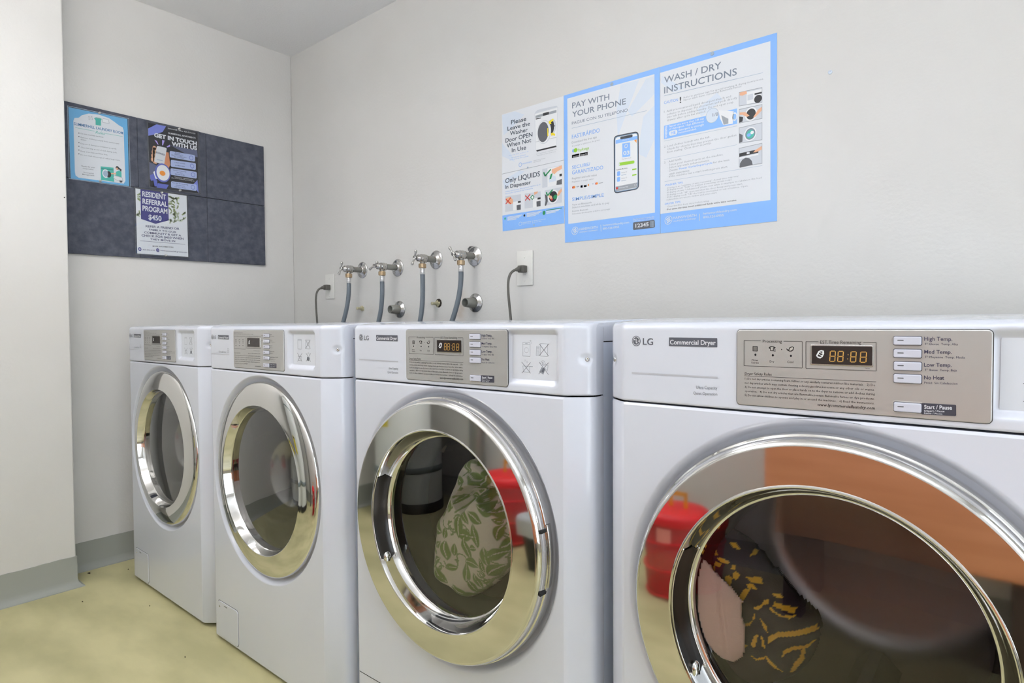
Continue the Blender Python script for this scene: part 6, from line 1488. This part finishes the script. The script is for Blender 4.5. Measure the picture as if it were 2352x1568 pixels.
# ------------------------------------------------------------------ notice board and flyers on the left wall
Q = [(-1.000, 1.8429), (-0.1602, 1.8451), (-0.1601, 1.2677), (-1.000, 1.2563)]
def lerp2(a, b_, t): return (a[0]+(b_[0]-a[0])*t, a[1]+(b_[1]-a[1])*t)
nb = empty('notice_board', (0, 0, 0), 'dark grey felt notice board of six tiles on the left wall', 'notice board')
ts = [0, (-.7162+1.0)/(1.0-.1614), (-.4360+1.0)/(1.0-.1614), 1]; g = .0007
for i in range(3):
    for j in range(2):
        t0, t1 = ts[i]+(g if i else 0), ts[i+1]-(g if i < 2 else 0); s0, s1 = (0, .498) if j == 0 else (.502, 1)
        P = lambda t, s_: lerp2(lerp2(Q[0], Q[1], t), lerp2(Q[3], Q[2], t), s_)
        mb = MB(); slab(mb, [P(t0, s0), P(t1, s0), P(t1, s1), P(t0, s1)], left(0), .0005, .012, 'felt'); o = mb.build('felt_tile', nb)
        bv = o.modifiers.new('bevel', 'BEVEL'); bv.width = .001; bv.segments = 1
BD = .012
def flyer(key, sleeve, page, label, off=0.0):
    r = empty('flyer', (0, 0, 0), label, 'flyer', 'flyers pinned to the notice board')
    mb = MB(); f = left(BD+off); slab(mb, page, f, .0006, .0010, 'poster_white'); art(mb, key, f, .0010); mb.build('sheet', r)
    c = (sum(p[0] for p in sleeve)/4, sum(p[1] for p in sleeve)/4); inn = [lerp2(p, c, .012) for p in sleeve]
    mb = MB(); slab(mb, round_quad(sleeve, .006), f, .0002, .0005, 'sleeve'); tri(mb, round_quad(sleeve, .006), f, .0020, 'sleeve')
    n = 4; vs = [f(*p, .0021) for p in sleeve]+[f(*p, .0021) for p in inn]; mb.add(vs, [(i, (i+1) % n, n+(i+1) % n, n+i) for i in range(n)], 'grey_blue' if key == 'rules' else 'badge_grey', False); s_ = mb.build('plastic_sleeve', r)
    return r
flyer('rules', [(-0.9594, 1.8266), (-0.7472, 1.8314), (-0.7463, 1.5478), (-0.9599, 1.5448)], [(-0.9559, 1.8219), (-0.7522, 1.8279), (-0.7512, 1.5520), (-0.9541, 1.5476)], 'light blue laundry room rules flyer pinned at the left of the board')
flyer('contact', [(-0.6801, 1.8368), (-0.4665, 1.8453), (-0.4637, 1.5626), (-0.6771, 1.5614)], [(-0.6751, 1.8320), (-0.4724, 1.8394), (-0.4728, 1.5676), (-0.6727, 1.5635)], 'black GET IN TOUCH WITH US flyer with a phone and megaphone')
flyer('referral', [(-0.7343, 1.5517), (-0.5212, 1.5544), (-0.5200, 1.2741), (-0.7350, 1.2692)], [(-0.7290, 1.5466), (-0.5260, 1.5477), (-0.5237, 1.2787), (-0.7273, 1.2759)], 'white resident referral flyer with purple banner and banknotes, lowest on the board', .0028)
for (y, z), lb in (((-0.8529, 1.8253), 'at the top of the blue rules flyer'), ((-0.8554, 1.5547), 'at the bottom of the blue rules flyer'), ((-0.5516, 1.8352), 'at the top of the black contact flyer'), ((-0.5531, 1.5668), 'at the bottom of the black contact flyer'), ((-0.6286, 1.5443), 'at the top of the white referral flyer'), ((-0.6178, 1.2777), 'at the bottom of the white referral flyer')):
    xo = BD+(.005 if 'referral' in lb else .0022)
    mb = MB().lathe((xo, y, z), (1, 0, 0), [(.0045, 0), (.0045, .0012), (.0018, .003), (.0018, .007), (.0038, .009), (.0034, .0105), (0, .011)], 'pin', 20); tag(mb.build('push_pin'), 'white push pin '+lb, 'pin', 'push pins on the notice board')
y, z = (-1.0163, 1.4446)
tag(MB().lathe((XP-.0005, y+.004 if y < YP-.004 else YP-.012, z), (1, 0, 0), [(.0022, 0), (.0022, .0012), (0, .0014)], 'hole_dark', 12).build('hole_dot'), 'small dark dot standing for a hole near the edge of the wall step', 'hole_dot')  # dark raised dot stands for a small hole in the wall

# ------------------------------------------------------------------ taps, hoses, drains and outlets
def faucet(x, z, ang, yv, label, torn=False):
    r = empty('faucet', (x, 0, z), label, 'faucet', 'washer supply taps on the back wall')
    mb = MB(); mb.lathe((0, 0, 0), (0, -1, 0), [(.037, 0), (.0372, .0015), (.036, .003), (.030, .0055), (.022, .0075), (.016, .0125), (.0145, .0135), (.0125, .0135)], 'chrome_old', 48)
    if torn: mb.add([(-.030, -.003, .022), (-.012, -.004, .036), (.004, -.004, .0385), (-.010, -.018, .037), (-.024, -.014, .030)], [(0, 1, 2, 3, 4)], 'chrome_old', False); mb.add([(-.012, -.003, -.036), (.004, -.003, -.0365), (.006, -.008, -.046), (-.003, -.006, -.040)], [(0, 1, 2, 3)], 'chrome_old', False)
    mb.build('escutcheon', r)
    a = yv
    mb = MB(); mb.lathe((0, 0, 0), (0, -1, 0), [(.0118, 0), (.0118, a-.052)], 'pipe_grey', 24); mb.build('pipe_nipple', r)
    mb = MB(); mb.lathe((0, 0, 0), (0, -1, 0), [(.0118, a-.053), (.0160, a-.052), (.0165, a-.040), (.0150, a-.038), (.0160, a-.034), (.0165, a-.030), (.0150, a-.024), (.0125, a-.022), (.0135, a-.018), (.0135, a-.012), (.0080, a-.010), (.0070, a-.004), (0, a-.004)], 'chrome_dull', 28)
    mb.lathe((0, -(a-.034), 0), (0, 0, -1), [(.010, .006), (.010, .020), (.0115, .0205), (.0115, .0240)], 'chrome_dull', 24); mb.build('valve_body', r)
    mb = MB(); mb.lathe((0, 0, 0), (0, -1, 0), [(.0050, a-.006), (.0050, a+.002), (.0085, a+.003), (.0080, a+.008), (0, a+.009)], 'chrome_dull', 20)
    for s_ in (-1, 1):
        d = Vector((sin(ang)*s_, 0, cos(ang)*s_)); o = Vector((0, -(a+.0055), 0)); L_ = .031
        mb.tube([o+d*(L_*t)+Vector((0, -.004*t, 0)) for t in (0, .3, .5, .7, .85, .95, 1)], [.0052, .0036, .0036, .0048, .0058, .0048, .0015], 'chrome_dull', 12)
    mb.build('handle', r)
    mb = MB(); zc = -.020
    vs = []; mb.lathe((0, -(a-.034), zc), (0, 0, -1), [(.0095, 0), (.0145, .001), (.0152, .003), (.0152, .015), (.0140, .0175), (.0095, .018)], 'brass_pale', 12, smooth=False); mb.build('hose_nut', r)
    return r
YH = .074   # how far the hoses hang from the wall
taps = [((0.5712, 1.2196), 25, .108, 'chrome wash tap, leftmost of the four on the wall'), ((0.8167, 1.2140), 62, .118, 'chrome wash tap with its handle turned nearly level, second from the left'),
        ((1.0549, 1.2305), 24, .108, 'chrome wash tap third from the left, its handle upright'), ((1.2670, 1.2279), -32, .109, 'chrome wash tap furthest right with a torn bent wall flange')]
ends = [(0.5489, 0.9858), (0.7986, 0.9856), (1.0564, 0.9867), (1.2347, 0.9866)]
for i, (((x, z), an, a, lb), (ex, ez)) in enumerate(zip(taps, ends)):
    faucet(x, z, radians(an), a, lb, i == 3)
    y = -(a-.034); h = empty('washer_hose', (x, y, z), 'grey rubber hose hanging from '+('the leftmost tap', 'the second tap from the left', 'the third tap', 'the tap with the torn flange')[i], 'hose', 'grey supply hoses')
    mb = MB(); mb.lathe((0, 0, -.038), (0, 0, -1), [(.0088, 0), (.0098, .0015), (.0098, .008), (.0092, .010), (.0100, .012), (.0100, .024), (.0088, .025)], 'crimp', 24); mb.build('crimp_sleeve', h)
    p0 = Vector((0, 0, -.060)); p3 = Vector((ex-x, -.09-y, ez-z)); p1 = p0+Vector((.002, 0, -.07)); p2 = p3-(p3-p0)*.30+Vector((.012, 0, .0)); ext = p3+(p3-p2).normalized()*.10
    pts = [p0*(1-t)**3+3*p1*t*(1-t)**2+3*p2*t*t*(1-t)+p3*t**3 for t in [k/24 for k in range(25)]]+[ext]
    mb = MB(); mb.tube(pts, .0094, 'hose_grey', 18); mb.build('hose', h)
def standpipe(x, z, label, dy):
    r = empty('drain_standpipe', (x, 0, z), label, 'drain pipe', 'open drain pipes on the back wall')
    mb = MB(); mb.lathe((0, 0, 0), (0, -1, 0), [(.036, 0), (.0362, .002), (.034, .004), (.028, .0065), (.024, .011), (.0215, .012)], 'chrome_old', 48); mb.build('flange', r)
    mb = MB(); mb.lathe((0, 0, 0), (0, -1, 0), [(.0205, 0), (.0195, .02), (.0165, dy), (.0150, dy+.0005), (.0135, dy-.002), (.0135, .012), (0, .012)], 'pipe_grey', 36); mb.build('pipe_stub', r)
x, z = (0.8267, 1.0365); standpipe(x, z, 'open grey drain pipe between the second and third taps', .052)
x, z = (1.2695, 1.0519); standpipe(x, z, 'open grey drain pipe under the torn tap flange', .058)
def stub(x, z, label, hole):
    r = empty('capped_stub', (x, 0, z), label, 'pipe stub')
    mb = MB(); random.seed(int(x*100)); n = 12
    rr_ = [.0135*random.uniform(.55, 1.15) for _ in range(n)]
    vs = [(rr_[k]*cos(2*pi*k/n), -.001, rr_[k]*sin(2*pi*k/n)) for k in range(n)]+[(rr_[k]*.75*cos(2*pi*k/n+.2), -.007-random.uniform(0, .003), rr_[k]*.75*sin(2*pi*k/n+.2)) for k in range(n)]+[(0, -.009, 0)]
    mb.add(vs, [(k, (k+1) % n, n+(k+1) % n, n+k) for k in range(n)]+[(n+k, n+(k+1) % n, 2*n) for k in range(n)], 'cream_plastic', False); mb.build('ragged_collar', r)
    if hole:
        mb = MB(); mb.lathe((.004, 0, .002), (0, -1, 0), [(.0185, 0), (.018, .0008), (0, .0008)], 'hole_dark', 9); mb.build('wall_hole', r)
    mb = MB(); mb.lathe((0, 0, 0), (0, -1, 0), [(.0055, .004), (.0052, .026), (.0065, .028), (.0065, .033), (.003, .035), (0, .035)], 'cream_plastic', 16); mb.build('stem', r)
x, z = (0.5715, 1.0466); stub(x, z, 'cream plastic pipe stub below the leftmost tap', False)
x, z = (1.0628, 1.0548); stub(x, z, 'cream plastic pipe stub in a ragged hole below the third tap', True)
def outlet(c0, c1, pc, ce, label, cl, sc):
    x0, z0 = c0; x1, z1 = c1; r = empty('wall_outlet', ((x0+x1)/2, 0, (z0+z1)/2), label, 'outlet', 'power outlets on the back wall')
    hw, hh = (x1-x0)/2, (z0-z1)/2
    MB().box(-hw, hw, -.006, 0, -hh, hh, 'plate_white', .0022).build('cover_plate', r)
    mb = MB(); px_, pz_ = pc; px_ -= (x0+x1)/2; pz_ -= (z0+z1)/2
    mb.lathe((px_, -.006, pz_), (0, -1, 0), [(.0175, -.001), (.0175, .0012), (.0165, .002), (0, .002)], 'plate_white', 32); mb.build('socket', r)
    for s_ in (-1, 1): MB().lathe((px_*.5, -.006, pz_+s_*.042), (0, -1, 0), [(.0030, -.001), (.0030, .0006), (0, .001)], 'plate_white', 14).build('screw', r)
    c = empty('power_cord', (pc[0], 0, pc[1]), cl, 'power cord', 'grey power cords')
    mb = MB(); mb.box(-.0135, .0135, -.034, -.0082, -.0125, .0125, 'cord_grey', .004)
    mb.tube([(0, -.033, 0), (-.004, -.040, -.001), (-.010, -.046, -.004)], [.009, .0075, .006], 'cord_grey', 14); mb.build('plug', c)
    ex, ez = ce; p0 = Vector((-.008, -.044, -.003)); p3 = Vector((ex-pc[0], -.07, ez-pc[1])); p1 = p0+Vector((-.030*sc, -.03, -.01)); p2 = Vector((p3.x-.012*sc, p3.y, p3.z*.42)); ext = p3+Vector((.002, 0, -.08))
    pts = [p0*(1-t)**3+3*p1*t*(1-t)**2+3*p2*t*t*(1-t)+p3*t**3 for t in [k/24 for k in range(25)]]+[ext]
    MB().tube(pts, .0045, 'cord_grey', 12).build('cord', c)
outlet((0.2851, 1.2160), (0.3552, 1.0978), (0.3207, 1.1520), (0.3115, 0.9837), 'white outlet cover plate left of the first tap', 'dark grey power cord plugged in left of the first tap', .7)
outlet((1.4761, 1.2285), (1.5479, 1.1061), (1.5149, 1.1632), (1.5020, 0.9840), 'white outlet cover plate below the posters', 'dark grey power cord plugged in below the posters', 1)

# ------------------------------------------------------------------ things across the room that the chrome and glass reflect
hx, hy = .385, -2.06
r = empty('water_heater', (hx, hy, 0), 'tall white cylindrical water heater against the opposite wall, seen mirrored in the doors', 'water heater')
MB().lathe((0, 0, 0), (0, 0, 1), [(0, .0), (.150, .0), (.152, .05), (.146, .052)], 'bin_black', 48).build('base_ring', r)
MB().lathe((0, 0, 0), (0, 0, 1), [(.144, .05), (.144, 1.42), (.140, 1.45), (.10, 1.50), (0, 1.51)], 'heater_white', 64).build('tank', r)
for z in (.235, 1.05): MB().lathe((0, 0, 0), (0, 0, 1), [(.1445, z-.018), (.1465, z-.018), (.1465, z+.018), (.1445, z+.018)], 'strap_grey', 64).build('strap', r)
mb = MB(); mb.lathe((0, 0, 0), (0, 0, 1), [(.1453, .46), (.1453, .62)], 'label_yellow', 8, radians(70), radians(100)); mb.lathe((0, 0, 0), (0, 0, 1), [(.1457, .595), (.1457, .612)], 'ink', 8, radians(72), radians(98)); mb.build('yellow_label', r)
for s_ in (-1, 1): MB().tube([(s_*.06, 0, 1.49), (s_*.06, 0, H-.002)], .011, 'galvanised', 14).build('water_pipe', r)
tag(MB().lathe((.72, -2.27, 0), (0, 0, 1), [(.042, .001), (.042, H-.001)], 'galvanised', 28).build('vent_pipe'), 'round galvanised pipe standing beside the water heater', 'pipe')
# red mesh hamper
r = hamper = empty('laundry_hamper', (1.912, -2.03, 0), 'red mesh pop-up laundry hamper with a yellow handle, mirrored in the nearest dryer door', 'laundry hamper', 'red mesh hampers across the room')
mb = MB(); prof = [(.098, .004), (.104, .02), (.110, .09), (.106, .11), (.112, .19), (.108, .21), (.110, .268)]; mb.lathe((0, 0, 0), (0, 0, 1), [(0, .004)]+prof, 'red_mesh', 40); mb.build('mesh_body', r)
for z, rr_ in ((.012, .103), (.105, .112), (.200, .113), (.270, .114)): 
    MB().tube([(rr_*cos(a), rr_*sin(a), z+.006*sin(2*a)) for a in [2*pi*k/40 for k in range(41)]], .0045, 'red_rim', 8).build('hoop', r)
mb = MB(); mb.lathe((0, 0, 0), (0, 0, 1), [(.116, .262), (.118, .285), (.112, .298), (.08, .303), (0, .300)], 'red_rim', 40); mb.build('lid', r)
mb = MB()
for x0, x1, z0, z1 in ((-.035, -.022, .30, .375), (.022, .035, .30, .375), (-.035, .035, .362, .378)): mb.box(x0, x1, -.02, -.016, z0-.02, z1-.02, 'yellow_strap')
mb.build('handle', r)
MB().lathe((0, 0, 0), (0, 0, 1), [(.1125, .205), (.1135, .255)], 'tag_pink', 8, radians(75), radians(102)).build('care_label', r)
h2 = copy_tree(hamper); h2.location = (1.10, -2.06, 0); h2['label'] = 'added copy of the red mesh hamper, placed to be mirrored in the middle dryer door'  # second hamper added only to give the middle door its reflection
# black bin with liner
r = empty('waste_bin', (1.455, -1.92, 0), 'black rectangular waste bin with a white liner, seen mirrored in the dryer door', 'waste bin')
mb = MB(); s0, s1, h_ = .085, .115, .205
def sq(s_, z, k=.78): return [(s_*a, s_*k*b_, z) for a, b_ in ((-1, -.8), (-.85, -1), (.85, -1), (1, -.8), (1, .8), (.85, 1), (-.85, 1), (-1, .8))]
vs = sq(s0, .001)+sq(s1, h_)+sq(s1-.004, h_)+sq(s0-.004, .006); mb.add(vs, [list(range(8))[::-1]]+[(8*i+k, 8*i+(k+1) % 8, 8*i+8+(k+1) % 8, 8*i+8+k) for i in range(3) for k in range(8)]+[[24+k for k in range(8)]], 'bin_black', False); mb.build('bin', r)
mb = MB(); random.seed(5); n = 48; vs = []
for j, (s_, z) in enumerate(((s0-.002, .10), (s1-.007, h_), (s1+.003, h_+.010), (s1+.006, h_-.01), (s1+.004, h_-.065))):
    for k in range(n):
        a = 2*pi*k/n; q = 1/max(abs(cos(a)), abs(sin(a)))**.85; w_ = .004*noise.noise(Vector((cos(a)*5, sin(a)*5, j*.6))); vs.append(((s_+w_)*cos(a)*q, (s_+w_)*.78*sin(a)*q, z+(.014*noise.noise(Vector((cos(a)*3, sin(a)*3, 4))) if j > 1 else 0)))
mb.add(vs, [(j*n+k, j*n+(k+1) % n, (j+1)*n+(k+1) % n, (j+1)*n+k) for j in range(4) for k in range(n)], 'liner'); mb.build('bin_liner', r)
# brown cabinet standing on legs
r = empty('wooden_cabinet', (2.93, -2.14, 0), 'brown wooden cabinet on short legs across from the nearest dryer, seen mirrored in its door', 'cabinet')
MB().box(-.70, .70, -.19, .145, .29, .64, 'wood_brown', .004).build('carcass', r)
MB().box(-.715, .715, -.20, .165, .64, .665, 'wood_brown', .004).build('top', r)
for x in (-.35, .35): MB().box(x-.34, x+.34, .146, .160, .30, .63, 'wood_brown', .004).build('door', r)
for x in (-.64, -.05, .64):
    for y in (-.15, .10): MB().box(x-.03, x+.03, y-.03, y+.03, 0, .289, 'wood_dark', .003).build('leg', r)
